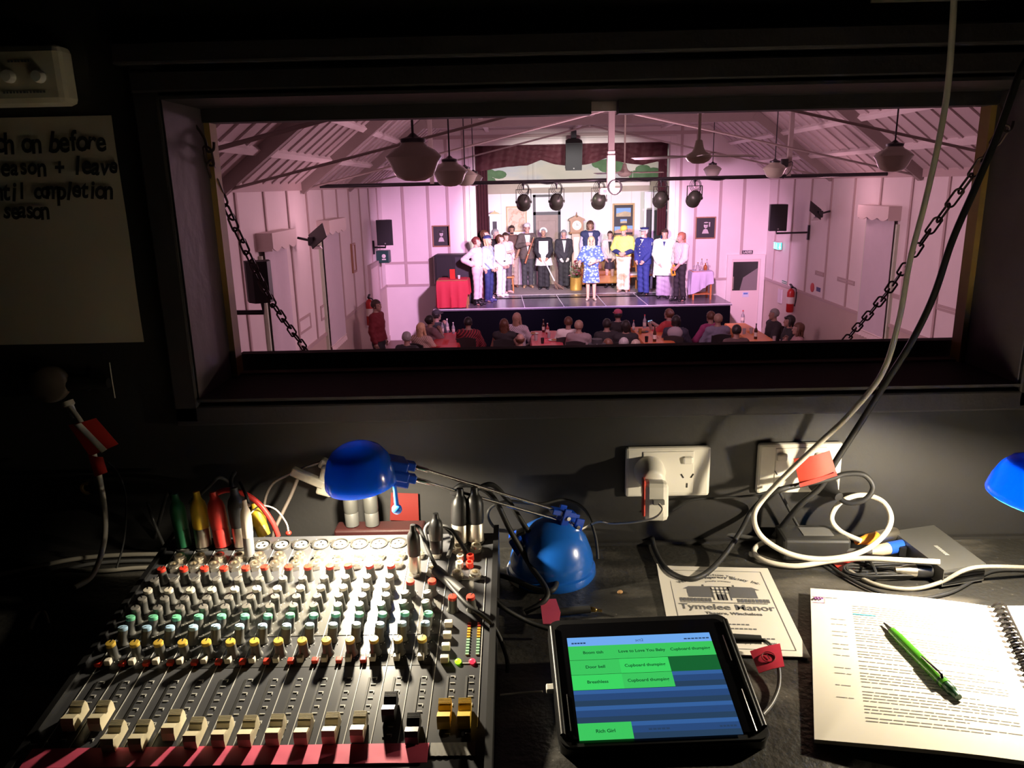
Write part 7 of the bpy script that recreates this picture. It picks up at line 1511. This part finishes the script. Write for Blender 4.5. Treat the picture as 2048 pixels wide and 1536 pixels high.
AUD=[ # px,head top y, desc, skin, topmaterial, hair material, style, yaw, arms, sleeve, build, extra
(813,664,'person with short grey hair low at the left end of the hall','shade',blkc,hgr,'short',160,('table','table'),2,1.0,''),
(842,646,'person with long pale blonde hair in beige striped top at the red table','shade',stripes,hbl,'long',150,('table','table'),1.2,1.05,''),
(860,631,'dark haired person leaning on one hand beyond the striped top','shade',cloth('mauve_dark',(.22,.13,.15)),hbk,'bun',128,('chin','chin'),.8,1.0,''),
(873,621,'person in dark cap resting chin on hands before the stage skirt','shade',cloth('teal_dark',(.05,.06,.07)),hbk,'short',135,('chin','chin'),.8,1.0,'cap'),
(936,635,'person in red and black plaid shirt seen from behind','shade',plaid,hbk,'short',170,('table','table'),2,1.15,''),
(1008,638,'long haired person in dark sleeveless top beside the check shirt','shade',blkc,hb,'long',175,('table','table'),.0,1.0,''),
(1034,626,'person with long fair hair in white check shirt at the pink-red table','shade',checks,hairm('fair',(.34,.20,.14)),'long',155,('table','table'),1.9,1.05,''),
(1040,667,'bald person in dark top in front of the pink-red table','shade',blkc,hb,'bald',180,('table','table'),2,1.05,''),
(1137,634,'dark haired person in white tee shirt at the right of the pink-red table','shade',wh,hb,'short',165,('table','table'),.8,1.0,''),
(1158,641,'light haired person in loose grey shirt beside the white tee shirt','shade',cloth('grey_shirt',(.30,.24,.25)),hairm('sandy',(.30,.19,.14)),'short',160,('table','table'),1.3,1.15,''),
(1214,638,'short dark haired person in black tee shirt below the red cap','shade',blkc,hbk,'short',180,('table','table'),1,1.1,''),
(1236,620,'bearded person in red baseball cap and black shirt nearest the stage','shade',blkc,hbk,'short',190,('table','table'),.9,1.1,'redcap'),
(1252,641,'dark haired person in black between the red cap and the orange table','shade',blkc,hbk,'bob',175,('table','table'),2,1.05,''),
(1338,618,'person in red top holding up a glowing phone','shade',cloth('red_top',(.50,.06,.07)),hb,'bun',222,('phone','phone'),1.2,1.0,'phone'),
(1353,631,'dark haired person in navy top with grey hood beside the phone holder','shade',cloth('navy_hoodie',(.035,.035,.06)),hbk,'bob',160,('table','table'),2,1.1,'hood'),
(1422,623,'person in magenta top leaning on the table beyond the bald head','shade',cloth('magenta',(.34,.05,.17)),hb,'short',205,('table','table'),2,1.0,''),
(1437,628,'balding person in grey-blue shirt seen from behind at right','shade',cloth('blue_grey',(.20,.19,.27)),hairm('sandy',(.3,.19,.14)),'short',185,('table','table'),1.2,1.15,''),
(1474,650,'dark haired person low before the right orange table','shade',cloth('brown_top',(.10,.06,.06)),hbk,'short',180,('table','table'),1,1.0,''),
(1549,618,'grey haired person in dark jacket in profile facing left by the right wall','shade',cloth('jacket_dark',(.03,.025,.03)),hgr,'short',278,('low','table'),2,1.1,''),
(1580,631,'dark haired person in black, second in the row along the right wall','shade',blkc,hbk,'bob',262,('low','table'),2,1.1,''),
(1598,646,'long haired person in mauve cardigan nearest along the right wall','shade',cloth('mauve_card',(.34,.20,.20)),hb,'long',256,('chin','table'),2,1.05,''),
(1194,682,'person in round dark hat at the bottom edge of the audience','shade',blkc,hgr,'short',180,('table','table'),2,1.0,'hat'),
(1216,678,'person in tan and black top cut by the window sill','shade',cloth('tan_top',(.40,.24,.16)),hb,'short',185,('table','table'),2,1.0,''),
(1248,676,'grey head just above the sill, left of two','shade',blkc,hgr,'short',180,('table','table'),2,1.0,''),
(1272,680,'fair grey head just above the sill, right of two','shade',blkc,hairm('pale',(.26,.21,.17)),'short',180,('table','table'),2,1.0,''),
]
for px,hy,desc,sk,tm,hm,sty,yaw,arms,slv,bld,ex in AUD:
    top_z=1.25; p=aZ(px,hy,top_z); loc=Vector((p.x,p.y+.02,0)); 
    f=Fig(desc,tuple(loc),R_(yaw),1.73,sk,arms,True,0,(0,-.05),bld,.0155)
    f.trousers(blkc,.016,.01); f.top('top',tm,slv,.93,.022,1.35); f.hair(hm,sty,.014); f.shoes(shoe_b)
    if ex=='cap': f.cap_hat(blkc,True)
    if ex=='redcap': f.cap_hat(cloth('cap_red',(.32,.05,.06)),True)
    if ex=='hat': f.part('hat',blkc,lambda b,s:b.lathe([(.16,0),(.16,.012),(.10,.02),(.095,.10),(0,.11)],s.hp_(0,.01,.07),(0,0,1),24))
    if ex=='hood': f.part('hood',cloth('hood_grey',(.36,.32,.36)),lambda b,s:b.ell(s.J['neck']+Vector((0,.085,-.07)),(.165,.075,.14)))
    if ex=='phone':
        q=f.wpos((0,-.52,f.J['wrL'].z+.05)); ph=thing('phone','lit mobile phone held up by the person in red','phone',tuple(q),R_(yaw)); b=MB(); b.box((0,0,0),(.16,.012,.08),bev=.005); b.build('body',blk_pl,ph); b=MB(); b.box((0,.0075,0),(.145,.002,.068)); b.build('screen',M('phone_glow',(.2,.5,.8),.3,emit=1.1,ecol=(.25,.5,.7)),ph)
    stack_chair((loc.x,loc.y,0),R_(yaw),'black stacking chair under the '+' '.join(desc.replace('person ','').replace('in ','',1).split()[:9]))
# standing man at the left wall
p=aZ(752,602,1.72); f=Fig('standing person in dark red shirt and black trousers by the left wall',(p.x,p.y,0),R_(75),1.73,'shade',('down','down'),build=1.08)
f.trousers(blkc); f.top('dark_red_shirt',cloth('dark_red',(.16,.012,.02)),2,.90,.02); f.hair(hdk,'short'); f.shoes(shoe_b); f.brows(hdk)
GR=dict(stacking_chair='stacking chairs under the audience',pendant_lamp='schoolhouse pendant lamps in two rows',stage_lantern='stage lanterns on the lighting bar',ceiling_fan='ceiling fans',wall_speaker='black wall speakers',window_blind='roller blinds with pelmets',roof_truss='roof trusses',power_outlet='power outlets on the booth wall',xlr_plug='microphone plugs in and behind the mixer',jack_plug='jack plugs in the mixer',bottle='bottles on the tables',tumbler='tumblers and jars on the tables',plate='plates on the tables',trestle_table='trestle tables of the audience',tablecloth='cloths on the audience tables',wooden_chair='wooden chairs on the stage',side_table='side tables on the stage',wine_glass='wine glasses on the lilac table',fire_extinguisher='fire extinguishers',framed_picture='framed pictures',wall_vent='outlined wall vents',wall_flood='floodlights on the side walls',desk_lamp='blue desk lamps',chain='chains holding the shutter flap',stage_curtain='curtains of the proscenium',set_screen='black and white set screens',grey_cable='grey cables in the booth',black_cable='black cables in the booth',white_cable='thick white cables in the booth',thin_wire='thin wires in the booth',cable_joiner='black cable sleeves over the mixer',cable_connector='connectors by the silver box',wall_notice='framed notices on the side walls',wall_sign='small signs on the right wall')
for o in SC.objects:
    if o.parent is None and 'label' in o:
        n=o.name.split('.')[0]
        if n in GR: o['group']=GR[n]
        elif n=='person' and 'standing' not in o['label']: o['group']='cast on the stage' if o.location.y>18.9 else 'audience seated at the tables'
bpy.data.scenes.remove(TS)
print('faces',sum(len(o.data.polygons) for o in SC.objects if o.type=='MESH'))
